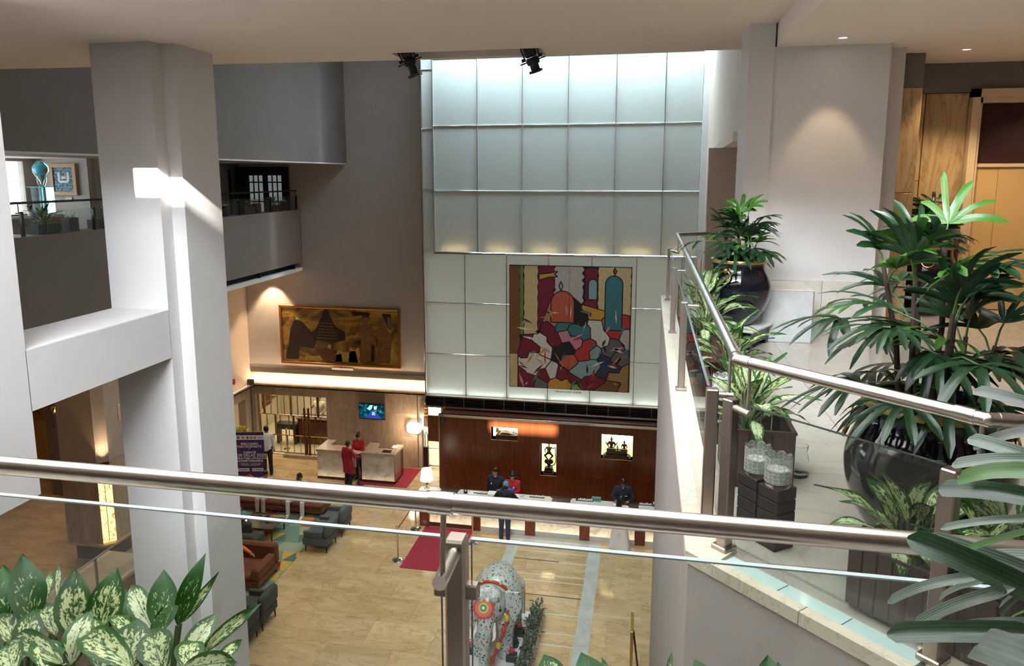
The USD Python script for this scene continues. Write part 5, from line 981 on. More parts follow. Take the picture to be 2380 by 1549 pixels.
    m += [hullof([(sh[0], R(.06 + g)), (sh[1], R(.06 + g)), (trunk(0, .02, .33), R(.12 + g)), (trunk(-.08, .02, .33), R(.1 + g)), (trunk(.08, .02, .33), R(.1 + g))]), hullof([(trunk(-.075, .02, .33), R(.1 + g)), (trunk(.075, .02, .33), R(.1 + g)), (trunk(-.06, 0, .1), R(.1 + g)), (trunk(.06, 0, .1), R(.1 + g))]), hullof([(trunk(-.06, 0, .1), R(.1 + g)), (trunk(.06, 0, .1), R(.1 + g)), (hip + P(-.085, 0, -.02), R(.095 + g)), (hip + P(.085, 0, -.02), R(.095 + g))]), bone(neck - P(0, 0, .03), R(.075), neck + P(0, 0, .015), R(.06))]
    if coat is not None: m.append(hullof([(hip + P(-.1, 0, 0), R(.1 + g)), (hip + P(.1, 0, 0), R(.1 + g)), (P(-.12, 0, coat), R(.1)), (P(.12, 0, coat), R(.1))]).trim_by_plane([0, 0, 1], coat * s))
    for i in (0, 1):
        m += [bone(sh[i], R(.07), el[i], R(.054))]
        if top[1] == "long": m += [bone(el[i], R(.053), el[i] + (hd[i] - el[i]) * .93, R(.038))]
    part(t, "jacket" if coat is not None or "navy" in top[0] else "shirt", union(m), top[0], smooth=50)
    if bottom[1] == "skirt":
        part(t, "skirt", union([Manifold.batch_hull([ball(hip + P(-.08, 0, .06), R(.1)), ball(hip + P(.08, 0, .06), R(.1)), ball(P(-.13, 0, .55), R(.14)), ball(P(.13, 0, .55), R(.14))]), Manifold.batch_hull([ball(P(a * .22 * 1, .0 + b, .16), R(.1)) for a in (-1, 1) for b in (-.1, .1)] + [ball(P(-.13, 0, .55), R(.13)), ball(P(.13, 0, .55), R(.13))])] + [bone(P(.27 * math.cos(a), .17 * math.sin(a), .12), R(.045), P(.2 * math.cos(a), .13 * math.sin(a), .6), R(.03)) for a in np.arange(0, 6.28, .52)]).trim_by_plane([0, 0, 1], .09 * s), bottom[0], smooth=50)
    else:
        m = [hullof([(hips[0] + P(0, 0, .06), R(.1)), (hips[1] + P(0, 0, .06), R(.1)), (hips[0], R(.105)), (hips[1], R(.105))])]
        for i in (0, 1): m += [bone(hips[i], R(.105), kn[i], R(.074)), bone(kn[i], R(.074), an[i] + P(0, 0, .01), R(.062))]
        part(t, "trousers", union(m), bottom[0], smooth=50)
    for i in (0, 1): part(t, "shoe", hullof([(an[i] + P(0, -.045, -.045), R(.042)), (an[i] + P(0, .04, -.048), R(.044)), (an[i] + P(0, .15, -.058), R(.034)), (an[i] + P(0, 0, .0), R(.045))]).trim_by_plane([0, 0, 1], an[i][2] - .092 * s), shoes, smooth=50)
    cap = Manifold.batch_hull([ball(H(0, -.022, .045), np.array([.086, .098, .09]) * s, 20), ball(H(0, -.05, .0), np.array([.078, .06, .075]) * s, 14)])
    cut = Ry @ Rx @ np.array([0, -.62, .78]); cap = cap.trim_by_plane([float(x) for x in cut], float(cut @ H(0, .028, .036)))
    if hair in ("short", "bun", "long"): part(t, "hair", cap if hair != "long" else union([cap, hullof([(H(-.05, -.07, 0), .05 * s), (H(.05, -.07, 0), .05 * s), (H(0, -.1, -.3), .07 * s), (H(-.05, -.09, -.2), .05 * s), (H(.05, -.09, -.2), .05 * s)]), bone(H(-.075, .02, .03), .025 * s, H(-.1, .02, -.2), .02 * s), bone(H(.075, .02, .03), .025 * s, H(.1, .02, -.2), .02 * s)]), "hair_black", smooth=50)
    if hair == "bun": part(t, "hair_bun", ball(H(0, -.10, .085), .042 * s, 14), "hair_black")
    if hair.startswith("cap:"):
        part(t, "hair", hullof([(H(0, -.06, -.03), .065 * s), (H(-.03, -.05, -.05), .05 * s), (H(.03, -.05, -.05), .05 * s)]), "hair_black", smooth=50)
        c2 = part(t, "cap", union([cap.trim_by_plane([0, 0, 1], float(H(0, 0, .01)[2]) - .03)] + [Manifold.batch_hull([ball(H(-.06, .07, .04), .009 * s, 8), ball(H(.06, .07, .04), .009 * s, 8), ball(H(-.035, .15, .03), .007 * s, 8), ball(H(.035, .15, .03), .007 * s, 8)])]), hair[4:], smooth=50); part(c2, "button", ball(H(0, -.02, .134), .009 * s, 8), hair[4:])
    t_h = dict(H=H, sh=sh, el=el, hd=hd, hip=hip, neck=neck, s=s, trunk=trunk); return t, t_h
p, k = person("person in white shirt and black trousers walking away beside the purple banner", (-13.02, 23.2, 0), 28, 1.74, feet=((-.1, .12, .085), (.12, -.2, .09)), top=("cloth_white", "long"), pitch=.1, yaw=.5)
p, k = person("person in long crimson coat and black trousers standing in front of the two small counters", (-9.72, 22.62, 0), -25, 1.62, coat=.55, top=("cloth_crimson", "long"), rh=(.16, .36, 1.08), pitch=.25, hair="short")
p, k = person("person in red jacket with hair in a bun standing between the two small counters", (-9.6, 23.35, 0), 168, 1.66, coat=.78, top=("cloth_red", "long"), lh=(-.08, .3, 1.12), rh=(.1, .3, 1.12), pitch=.55, hair="bun", skin="skin_light")
so = thing("folded_scarf", "pink and white folded scarf held between the two people in red", "scarf", (-9.66, 23.02, 1.10), -12); part(so, "cloth", MB().tm(soft(rbox((-.24, -.13, -.03), (.24, .12, .04), .03), .04, 6)), "scarf"); part(so, "hanging_end", MB().tm(soft(rbox((-.16, -.12, -.5), (.16, -.06, -.03), .03), .05, 4)), "scarf")
p, k = person("person in navy jacket and glasses standing behind the left part of the reception desk", (-4.28, 21.0, 0), 172, 1.76, coat=.7, top=("cloth_navy", "long"), bottom=("cloth_navy", "trousers"), lh=(-.22, .22, 1.15), pitch=.35, yaw=-.55, skin="skin_light")
gl = part(p, "glasses", MB().tube([k["H"](.03 + .02 * math.cos(a), .096, .004 + .016 * math.sin(a)) for a in np.arange(0, 6.28, .6)], .003, 6, True), "black"); part(gl, "lens_ring", MB().tube([k["H"](-.03 + .02 * math.cos(a), .096, .004 + .016 * math.sin(a)) for a in np.arange(0, 6.28, .6)], .003, 6, True), "black")
part(p, "badge", MB().tm(ball(k["trunk"](.08, .155, .35), (.018, .008, .03))), "paper"); part(p, "collar", hullof([(k["neck"] + (-.03, .055, .02), .014), (k["neck"] + (.03, .055, .02), .014), (k["neck"] + (0, .06, -.01), .012)], 8), "cloth_white")
p, k = person("person in red jacket holding a small blue thing behind the reception desk", (-3.76, 21.0, 0), 180, 1.64, coat=.7, top=("cloth_red", "long"), lh=(-.06, .24, 1.15), rh=(.08, .24, 1.15), pitch=.45, hair="bun", skin="skin_light")
part(p, "badge", MB().tm(ball(k["trunk"](-.06, .155, .36), (.03, .01, .022))), "paper")
plain("blue_cloth", (.05, .10, .55), .7)
q = thing("folded_cloth", "small bright blue cloth held by the person in red behind the desk", "cloth", (-3.78, 20.78, 1.19)); part(q, "cloth", MB().tm(soft(rbox((-.11, -.05, -.035), (.11, .05, .035), .02), .03, 5)), "blue_cloth"); part(q, "fold", MB().tm(ball((.05, -.02, .035), (.05, .03, .018))), "blue_cloth")
p, k = person("person in blue cap and black hooded top leaning on the reception desk", (-3.80, 19.93, 0), 0, 1.74, lean=.24, top=("cloth_black", "long"), bottom=("cloth_blue", "trousers"), lh=(-.28, .44, 1.12), rh=(.28, .44, 1.12), pitch=.3, hair="cap:cap_blue")
part(p, "hood", hullof([(k["neck"] + (-.07, -.06, -.02), .05), (k["neck"] + (.07, -.06, -.02), .05), (k["neck"] + (0, -.1, -.08), .055)]), "cloth_black", smooth=50)
p, k = person("person in navy jacket bowing the head behind the right part of the reception desk", (-.46, 21.0, 0), 180, 1.76, coat=.7, top=("cloth_navy", "long"), bottom=("cloth_navy", "trousers"), lean=.12, lh=(-.16, .32, 1.14), rh=(.2, .32, 1.14), pitch=.7)
part(p, "name_tag", MB().rbox(tuple(k["trunk"](-.12, .165, .33)), tuple(k["trunk"](-.05, .175, .35)), .003), "paper"); part(p, "collar", hullof([(k["neck"] + (-.02, .06, .015), .014), (k["neck"] + (.02, .06, .015), .014), (k["neck"] + (0, .07, -.02), .012)], 8), "cloth_white")
p, k = person("person with long black hair and long white skirt at the desk", (-.50, 19.93, 0), -12, 1.60, top=("cloth_white", "short"), bottom=("cloth_offwhite", "skirt"), lh=(-.2, .38, 1.16), rh=(.2, .38, 1.16), pitch=.2, yaw=-.5, hair="long", shoes="shoe_brown", lean=.12)
q = thing("phone", "dark phone or tablet on the desk before the person in white", "tablet", (-.42, 20.5, 1.1)); part(q, "body", RB((-.14, -.09, .013), (.14, .09, .025), .004), "black"); part(q, "stand", BOX((-.1, -.05, 0), (.1, .05, .013)), "black")
# lounge
p, k = person("person in beige trousers sitting at the left end of the rust sofa, legs together", (-11.62, 20.56, .0), 180, 1.7, sit=True, top=("cloth_white", "short"), bottom=("cloth_beige", "trousers"), knees=.1, lh=(-.1, .3, .6), rh=(.1, .3, .6), pitch=.4)
p, k = person("person in black cap and off-white trousers sitting on the rust sofa, knees apart", (-10.45, 20.56, .0), 180, 1.7, sit=True, top=("cloth_offwhite", "short"), bottom=("cloth_offwhite", "trousers"), knees=.24, lh=(-.12, .34, .62), rh=(.1, .34, .62), pitch=.45, hair="cap:cloth_black", skin="skin_light", shoes="cloth_white")
p, k = person("person in pink shirt sitting beside the column at the foot of the purple banner", (-12.75, 20.5, .0), 150, 1.7, sit=True, top=("cloth_pink", "short"), bottom=("cloth_blue", "trousers"), pitch=.3)
p, k = person("person in orange sleeves sitting on the rust-brown sofa, an arm along its back", (-10.55, 16.56, .0), 178, 1.7, sit=True, top=("cloth_orange", "long"), bottom=("cloth_grey", "trousers"), lh=(-.72, .06, .80), rh=(.2, .3, .6))
p, k = person("person in dark clothes with a pale blue cap sitting on the dark sofa with a phone", (-10.75, 17.62, .0), 0, 1.7, sit=True, top=("cloth_grey", "long"), bottom=("cloth_grey", "trousers"), lh=(-.16, .38, .80), rh=(.0, .34, .78), pitch=.5, hair="cap:cap_blue", lean=.1)
q = thing("phone", "phone with a lit white screen held by the person in the pale blue cap", "phone", (-10.91, 18.08, .84), 0); part(q, "body", RB((-.04, -.006, -.08), (.04, .006, .08), .003), "black"); part(q, "screen", BOX((-.036, -.009, -.072), (.036, -.0065, .072)), "phone_glow")
p, k = person("person in loose white shirt sitting in the dark green armchair by the column", (-9.05, 14.0, .0), 90, 1.68, sit=True, top=("cloth_white", "short"), bottom=("cloth_grey", "trousers"), pitch=.5, lean=.15)
p, k = person("person in beige uniform standing behind the brown counter inside the shop", (-12.75, 27.0, .03), 175, 1.74, top=("cloth_khaki", "short"), bottom=("cloth_khaki", "trousers"), lh=(-.2, .2, 1.05), rh=(.3, .25, 1.1))
p, k = person("person in dark blue sitting near the long counter table, half hidden by the near leaves", (-10.55, 11.9, .0), 100, 1.7, sit=True, top=("cloth_blue", "short"), bottom=("cloth_blue", "trousers"), lh=(-.25, .3, .75), rh=(.25, .42, .95), pitch=.3, skin="skin_light")
q = thing("stool", "plain dark stool under the person in dark blue by the counter table", "stool", (-10.55, 11.9, 0)); part(q, "seat", MB().rbox((-.2, -.2, .36), (.2, .2, .405), .015), "leg_dark")
for a in range(4): part(q, "leg", MB().cyl((.15 * (-1, 1, 1, -1)[a], .15 * (-1, -1, 1, 1)[a], 0), (.13 * (-1, 1, 1, -1)[a], .13 * (-1, -1, 1, 1)[a], .36), .015, n=8), "leg_dark")
# welcome banner
plain("banner_purple", (.055, .022, .12), .5); plain("print_white", (.8, .8, .82), .5); plain("print_navy", (.05, .04, .2), .5); plain("print_red", (.6, .05, .05), .5); plain("print_blue", (.04, .12, .5), .5); plain("print_yellow", (.75, .5, .04), .5); plain("print_green", (.05, .3, .12), .5)
bn = thing("banner_stand", "purple roll-up banner welcoming sports participants, beside the person in white shirt", "banner", (-13.1, 22.2, 0), 12)
part(bn, "base", RB((-.52, -.08, 0), (.52, .08, .07), .01), "steel_post"); sheet = part(bn, "sheet", BOX((-.5, -.004, .07), (.5, .004, 1.86)), "banner_purple"); part(bn, "top_rail", RB((-.5, -.01, 1.86), (.5, .01, 1.885), .003), "steel"); part(bn, "pole", MB().cyl((0, .04, .05), (0, .012, 1.87), .01, n=8), "steel_post")
part(sheet, "logo_band", BOX((-.5, -.006, 1.60), (.5, -.0045, 1.76)), "print_white")
for x, c in ((-.36, "print_navy"), (-.2, "print_red"), (-.05, "print_navy"), (.08, "print_red"), (.2, "print_green")): part(sheet, "logo", MB().cyl((x, -.0065, 1.68), (x, -.0085, 1.68), .048, n=20), c); part(sheet, "logo_mark", MB().cyl((x, -.0088, 1.69), (x, -.0098, 1.69), .02, n=5), "print_white")
def btext(s_, hgt, z, x=0., m="print_white", bold=True): part(sheet, "lettering", text(s_, hgt, x, -.0045, z, .0015, bold), m, smooth=False, kind="stuff")
btext("SAI", .08, 1.68, .38, "print_navy")
for s_, hgt, z in (("WELCOMES", .075, 1.46), ("PARTICIPANTS", .08, 1.36), ("to", .035, 1.28), ("IndianOil", .072, 1.16), ("NEW DELHI 2025", .098, 1.05), ("WORLD PARA ATHLETICS", .066, .94), ("CHAMPIONSHIPS", .072, .845), ("27 September - 5 October 2025", .034, .74), ("Jawaharlal Nehru Stadium, New Delhi", .026, .69)): btext(s_, hgt, z)
for x in (-.24, .24): part(sheet, "sponsor_box", BOX((x - .19, -.006, .47), (x + .19, -.0045, .58)), "print_white"); part(sheet, "sponsor_mark", MB().cyl((x - .14, -.0065, .525), (x - .14, -.008, .525), .03, n=6), "print_red"); part(sheet, "sponsor_line", BOX((x - .09, -.0072, .51), (x + .15, -.0062, .54)), "print_navy")
for pts, c in (([(-.5, .09), (-.1, .09), (-.28, .34)], "print_blue"), ([(-.1, .09), (.12, .09), (-.06, .38), (-.2, .3)], "print_red"), ([(-.06, .38), (.12, .09), (.2, .2)], "print_yellow"), ([(.1, .09), (.48, .09), (.3, .2)], "print_red")): part(sheet, "colour_field", MB().poly(Polygon(pts), -.006, -.0045, "y"), c, smooth=False)
yb = thing("flower_arrangement", "yellow flowers behind the top of the purple banner, next to the white column", "flowers", (-13.72, 22.75, 0)); part(yb, "vase", MB().lathe([(0, 0), (.2, 0), (.25, .5), (.14, .95), (.18, 1.1), (0, 1.1)], n=20), "dark_steel"); r = random.Random(8)
for q in range(60):
    d = sph(r.uniform(0, 6.28), r.uniform(-.1, 1.5)); v, f, uv = blade(np.array([0, 0, 1.45]) + d * .22, np.array([0, 0, 1.45]) + d * .42, .10, (0, 0, 1.01), bend=.15, nu=4, nv=2); part(yb, "petal", (v, f), "print_yellow" if q % 3 else "print_green", smooth=True)
part(yb, "foliage_core", MB().tm(ball((0, 0, 1.4), (.28, .28, .32))), "stem_green")
# ------------------------------------------------------------------ pictures on the walls
from scipy.spatial import Voronoi
for k, c in (("ochre", (.52, .36, .15)), ("cream", (.62, .50, .27)), ("maroon", (.19, .012, .035)), ("pearl", (.52, .47, .45)), ("brown", (.21, .085, .03)), ("leafgreen", (.16, .25, .06)), ("teal", (.05, .20, .24)), ("brick", (.52, .11, .06)), ("scarlet", (.5, .04, .035)), ("ash", (.14, .14, .14)), ("ink", (.012, .01, .016)), ("rose", (.60, .27, .36)), ("sky", (.25, .42, .48)), ("tan", (.40, .22, .09)), ("midnight", (.03, .04, .09)), ("chalk", (.70, .67, .64)), ("amber", (.60, .32, .05)), ("olive", (.28, .38, .07))):
    vary("art_" + k, tuple(v * .82 for v in c), tuple(min(1, v * 1.12) for v in c), .6, 14, 0, .0, 5)
PX0, PX1, PZ0, PZ1 = -4.14, -.40, 3.88, 7.76; PW, PH = PX1 - PX0, PZ1 - PZ0
pt = thing("mural_painting", "large square painting of patched maroon, cream and teal shapes on the glazed wall", "painting", ((PX0 + PX1) / 2, 22.5, PZ0))
part(pt, "panel", RB((-PW / 2, .0, 0), (PW / 2, .09, PH), .006), "art_ink")
U = lambda pts: Polygon([((x - .5) * PW, y * PH) for x, y in pts])
layers = {}
def fld(g, c):
    if not g.is_empty: layers.setdefault(c, []).append(g)
full = U([(.004, .004), (.996, .004), (.996, .996), (.004, .996)])
def wob(x, a=.006, n=14, y0=0., y1=1., ph=0.): return [(x + a * math.sin(ph + 9.1 * k) , y0 + (y1 - y0) * k / n) for k in range(n + 1)]
def band(x0, x1, y0, y1, c, a=.006): fld(U(wob(x0, a, 14, y0, y1) + wob(x1, a, 14, y0, y1, 2.)[::-1]).intersection(full), c)
band(.0, .09, .28, 1., "brown"); band(.092, .118, .44, 1., "leafgreen", .003); band(.126, .238, .40, 1., "cream", .004); band(.244, .375, .30, 1., "maroon", .01); band(.38, .61, .62, 1., "pearl", .012); band(.63, .725, .60, .985, "maroon", .008); band(.735, .995, .50, 1., "cream", .004); band(.0, .075, .0, .277, "cream", .008)
arch = lambda cx, w, y0, y1: U([(cx - w, y0), (cx + w, y0)] + [(cx + w * math.cos(a), y1 - w + w * math.sin(a) * 1.0) for a in np.linspace(0, PI, 14)])
top_shapes = [(arch(.86, .068, .50, .93), "teal"), (arch(.445, .095, .55, .80), "brick"), (U([(.865, .94), (.878, .965), (.865, .99), (.852, .965)]), "scarlet"), (U([(.25, .93), (.33, .94), (.40, .955), (.375, .93), (.40, .915), (.33, .91), (.25, .885)]), "amber"), (arch(.69, .035, .74, .90), "sky"), (U([(.43, .80), (.445, .84), (.43, .875), (.415, .84)]), "sky")]
ground = U([(.075, 0), (.995, 0), (.995, .62), (.76, .66), (.6, .7), (.5, .78), (.34, .72), (.245, .45), (.12, .44), (.075, .3)])
r = random.Random(12); rn = np.random.default_rng(5); pts = []
while len(pts) < 92:
    q = rn.random(2) * (.98, .80)
    if all((q[0] - a) ** 2 + (q[1] - b) ** 2 > .0048 for a, b in pts): pts.append(tuple(q))
vo = Voronoi(np.array(pts + [(-1, -1), (2, -1), (-1, 2), (2, 2), (.5, -1.5), (.5, 2.5), (-1.5, .5), (2.5, .5)]))
cyc = ["maroon", "chalk", "brick", "maroon", "ash", "tan", "scarlet", "teal", "maroon", "chalk", "midnight", "rose", "sky", "ochre", "maroon", "ink", "brick", "olive", "tan", "amber"]
cells = []
for k in range(len(pts)):
    reg = vo.regions[vo.point_region[k]]
    if -1 in reg or not reg: continue
    cells.append((pts[k], U([tuple(vo.vertices[i]) for i in reg]).intersection(ground)))
seeds = [(.16, .06), (.2, .22), (.3, .3), (.27, .12), (.4, .18), (.42, .33), (.36, .44), (.5, .1), (.52, .25), (.5, .42), (.47, .55), (.6, .33), (.62, .5), (.57, .62), (.66, .18), (.7, .08), (.72, .3), (.74, .45), (.82, .2), (.86, .36), (.9, .1), (.93, .28), (.84, .52), (.93, .5), (.3, .02), (.42, .04), (.58, .03), (.33, .6), (.68, .63), (.95, .42), (.8, .06), (.14, .36)]
scol = ["maroon", "chalk", "chalk", "maroon", "chalk", "ink", "maroon", "maroon", "brick", "rose", "teal", "scarlet", "teal", "ink", "sky", "maroon", "sky", "chalk", "midnight", "ash", "tan", "ash", "tan", "scarlet", "ash", "amber", "olive", "tan", "amber", "pearl", "brown", "maroon"]
groups = {}
for q, g in cells:
    k = min(range(len(seeds)), key=lambda i: (seeds[i][0] - q[0]) ** 2 + 1.3 * (seeds[i][1] - q[1]) ** 2); groups.setdefault(k, []).append(g)
for k, gs in groups.items(): fld(unary_union(gs).buffer(.03).buffer(-.065).buffer(.02).intersection(full), scol[k])
for k in range(70):  # small flecks and strokes over the patches
    x, y, a_ = r.uniform(.1, .97), r.uniform(.03, .66), r.uniform(0, 3.1); l_, w_ = r.uniform(.015, .07), r.uniform(.004, .012); dx, dy = math.cos(a_) * l_, math.sin(a_) * l_; nx_, ny_ = -math.sin(a_) * w_, math.cos(a_) * w_
    part(pt, "brush_stroke", MB().poly(U([(x - dx, y - dy), (x + nx_, y + ny_), (x + dx, y + dy), (x - nx_, y - ny_)]).intersection(full), -.008, -.005, "y"), "art_" + ("ink", "ink", "chalk", "amber", "scarlet", "rose", "teal")[k % 7], smooth=False)
occ = unary_union([g for g, _ in top_shapes]).buffer(.02)
for c in layers: layers[c] = [g.difference(occ) for g in layers[c]]
gnd = ground.buffer(.012)
for c in ("brown", "leafgreen", "cream", "maroon", "pearl"):
    if c in layers: layers[c] = [g if g.within(ground.buffer(.05)) else g.difference(gnd) for g in layers[c]]
for g, c in top_shapes: fld(g.buffer(-.012), c)
for c, gs in layers.items(): part(pt, "colour_field", MB().poly(unary_union(gs), -.004, .001, "y"), "art_" + c, smooth=False, kind="stuff")
part(pt, "seam", BOX((-.012, -.006, .05), (-.004, -.003, PH - .05)), "art_ink"); part(pt, "side_edge", BOX((PW / 2, -.003, 0), (PW / 2 + .012, .09, PH)), "art_ochre")
solo("caption", text("THE RAJ by M.F. HUSAIN", .05, (gy(1320, 912, 22.59))[0], 22.598, gy(1320, 912, 22.59)[2], .004, True), "black", "tiny line of black lettering on the glass panel under the large square painting", "caption", smooth=False)
mat("gold_canvas", {"t": ("texture_coordinate", {}), "mp": ("mapping", {"scale": (.6, 1, 1)}), "n": ("noise_texture", {"scale": 1.3, "detail": 8, "roughness": .65, "distortion": 1.2}), "r": ("rgb_ramp", {"ramp": [(.34, (.035, .014, .004)), (.46, (.16, .075, .012)), (.56, (.32, .18, .03)), (.7, (.46, .30, .07))]}), "p": ("principled_bsdf", {"roughness": .3, "coat_weight": .4})}, [("t.object", "mp.vector"), ("mp.vector", "n.vector"), ("n.fac", "r.fac"), ("r.color", "p.base_color")])
plain("canvas_dark", (.018, .007, .004), .3, 0, coat_weight=.4); vary("canvas_brown", (.11, .045, .014), (.22, .10, .03), .35, 5); vary("canvas_gold", (.38, .22, .04), (.55, .38, .10), .35, 8); plain("frame_gold", (.30, .13, .03), .3, .5); plain("mint", (.15, .5, .3), .5)
GX0, GX1, GZ0, GZ1 = -13.07, -8.47, 3.67, 5.86; GW, GH = GX1 - GX0, GZ1 - GZ0
gp = thing("gold_painting", "long golden painting of dark temple and standing figures above the air grille", "painting", ((GX0 + GX1) / 2, 24.70, GZ0))
part(gp, "canvas", BOX((-GW / 2 + .06, .0, .06), (GW / 2 - .06, .05, GH - .06)), "gold_canvas", smooth=False)
for lo, hi in (((-GW / 2, -.05, 0), (GW / 2, .075, .085)), ((-GW / 2, -.05, GH - .085), (GW / 2, .075, GH)), ((-GW / 2, -.05, .085), (-GW / 2 + .085, .075, GH - .085)), ((GW / 2 - .085, -.05, .085), (GW / 2, .075, GH - .085))): part(gp, "frame_bar", RB(lo, hi, .014), "frame_gold")
Q = lambda p_: Polygon([((x - .5) * GW, y * GH) for x, y in p_])
def gshape(p_, c, y=-.002, sm=.05): part(gp, "painted_shape", MB().poly(Q(p_).buffer(-sm).buffer(2 * sm).buffer(-sm), y - .003, y, "y"), c, smooth=False)
tower = [(.27, .55), (.31, .62), (.33, .70), (.345, .78), (.365, .84), (.375, .93), (.395, .955), (.415, .93), (.425, .84), (.445, .78), (.46, .70), (.49, .64), (.55, .58), (.55, .44), (.44, .38), (.30, .42)]
gshape(tower, "canvas_dark"); gshape([(.07, .35), (.09, .60), (.13, .76), (.19, .73), (.23, .64), (.27, .55), (.31, .42), (.28, .28), (.16, .30), (.15, .08), (.04, .08), (.05, .24)], "canvas_dark"); gshape([(.135, .75), (.15, .82), (.165, .76)], "mint", -.004, .004)
for k in range(6): gshape([(.34 - .006 * k, .72 - .05 * k), (.45 + .008 * k, .71 - .05 * k), (.45 + .008 * k, .70 - .05 * k), (.34 - .006 * k, .705 - .05 * k)], "canvas_brown", -.006, .001)
gshape([(.66, .10), (.68, .45), (.66, .62), (.69, .70), (.71, .72), (.70, .80), (.725, .88), (.755, .80), (.745, .72), (.78, .66), (.80, .46), (.80, .10)], "canvas_brown"); gshape([(.81, .08), (.815, .45), (.80, .62), (.83, .70), (.83, .80), (.855, .85), (.885, .79), (.87, .70), (.91, .62), (.93, .45), (.91, .08)], "canvas_brown", -.0035)
gshape([(.755, .10), (.765, .40), (.79, .36), (.785, .10)], "canvas_dark", -.005, .01); gshape([(.93, .55), (.93, .90), (.60, .93), (.62, .85), (.80, .88), (.86, .87)], "canvas_dark", -.001); gshape([(.69, .80), (.70, .86), (.75, .87), (.755, .79), (.74, .84), (.71, .84)], "canvas_dark", -.006, .004)
gshape([(.37, .08), (.38, .30), (.41, .36), (.44, .30), (.47, .14), (.46, .08)], "canvas_brown"); gshape([(.395, .30), (.41, .36), (.43, .34), (.425, .28)], "canvas_gold", -.006, .006)
for x, w_, h_ in ((.47, .05, .14), (.55, .10, .2), (.62, .05, .26), (.86, .03, .2), (.27, .08, .09)): gshape([(x - w_, .07), (x - w_ * .7, .07 + h_), (x, .07 + h_ * .8), (x + w_ * .8, .07 + h_), (x + w_, .07)], "canvas_gold", -.0015, .02)
part(gp, "caption_plate", BOX((-.35, .05, -.17), (.45, .06, -.10)), "stand_top"); part(gp, "wire", BOX((-.01, .05, -.1), (.01, .076, .1)), "dark_steel")

# ------------------------------------------------------------------ bronzes in the three niches
def statue(name, label, loc): return thing(name, label, "statue", loc)
a, b, c, e = NICHE[0]; s1 = statue("reclining_statue", "bronze figure reclining on a ribbed couch in the left lit niche", ((a + b) / 2 + .05, 22.17, c))
for k in range(4): part(s1, "couch_tier", MB().rbox((-.34 + .006 * (k % 2), -.12, k * .037), (.36 - .006 * (k % 2), .12, k * .037 + .034), .008), "bronze")
part(s1, "figure", union([ball((-.24, 0, .24), (.05, .05, .055)), bone((-.19, 0, .20), .05, (-.04, 0, .19), .055), bone((-.04, 0, .19), .055, (.08, 0, .19), .055), bone((.08, -.02, .19), .045, (.22, -.02, .185), .03), bone((.22, -.02, .185), .03, (.34, -.02, .175), .02), bone((.08, .02, .2), .045, (.2, .02, .24), .032), bone((.2, .02, .24), .032, (.31, .02, .19), .02), bone((-.16, -.04, .2), .025, (-.26, -.07, .17), .018), bone((-.26, -.07, .17), .018, (-.27, -.04, .23), .014), bone((-.16, .04, .22), .022, (.0, .02, .25), .016)]), "bronze", smooth=50)
part(s1, "hood", union([ball((-.31 + .012 * q, .05, .24 + .05 * math.cos(q)), (.03, .02, .05)) for q in np.linspace(-2, 2, 7)]), "bronze", smooth=50)
a, b, c, e = NICHE[1]; s2 = statue("dancing_statue", "bronze dancing figure with a serpent in the tall middle niche", ((a + b) / 2, 22.17, c))
part(s2, "plinth", MB().rbox((-.16, -.13, 0), (.16, .13, .05), .006).rbox((-.14, -.11, .05), (.14, .11, .13), .008).rbox((-.12, -.09, .13), (.12, .09, .22), .01), "bronze"); part(s2, "lotus", union([ball((-.055, 0, .40), (.085, .05, .08)), ball((.055, 0, .40), (.085, .05, .08)), bone((0, 0, .34), .07, (0, 0, .24), .03)]), "bronze", smooth=50)
part(s2, "figure", union([ball((0, 0, .98), (.034, .034, .045)), bone((0, 0, .94), .02, (0, 0, .88), .03), hullof([((-.065, 0, .87), .028), ((.065, 0, .87), .028), ((0, 0, .74), .04)]), hullof([((0, 0, .74), .04), ((-.035, 0, .68), .04), ((.035, 0, .68), .04)]), bone((-.03, 0, .68), .036, (-.13, -.02, .60), .026), bone((-.13, -.02, .60), .026, (-.03, 0, .47), .017), bone((.03, 0, .68), .036, (.12, -.02, .60), .026), bone((.12, -.02, .60), .026, (.02, 0, .47), .017), bone((-.07, 0, .86), .02, (-.13, -.01, .78), .015), bone((-.13, -.01, .78), .015, (-.10, -.05, .71), .011), bone((.07, 0, .86), .02, (.14, 0, .83), .015), bone((.14, 0, .83), .015, (.19, -.02, .88), .011)]), "bronze", smooth=50)
part(s2, "serpent", MB().tube([(.19, -.02, .94), (.195, -.02, .84), (.20, -.02, .7), (.215, -.01, .55), (.215, 0, .42), (.18, 0, .32), (.10, 0, .27), (.02, 0, .26)], [.008, .012, .012, .012, .013, .014, .014, .012], 10), "bronze")
a, b, c, e = NICHE[2]; s3 = statue("seated_statue_group", "bronze group of seated figures on a stepped base in the right lit niche", ((a + b) / 2, 22.18, c))
for lo, hi in (((-.42, -.15, 0), (.42, .15, .05)), ((-.38, -.13, .05), (.38, .13, .10)), ((-.32, -.11, .10), (.32, .12, .20)), ((-.30, -.10, .20), (.30, .12, .25))): part(s3, "base_tier", MB().rbox(lo, hi, .008), "bronze")
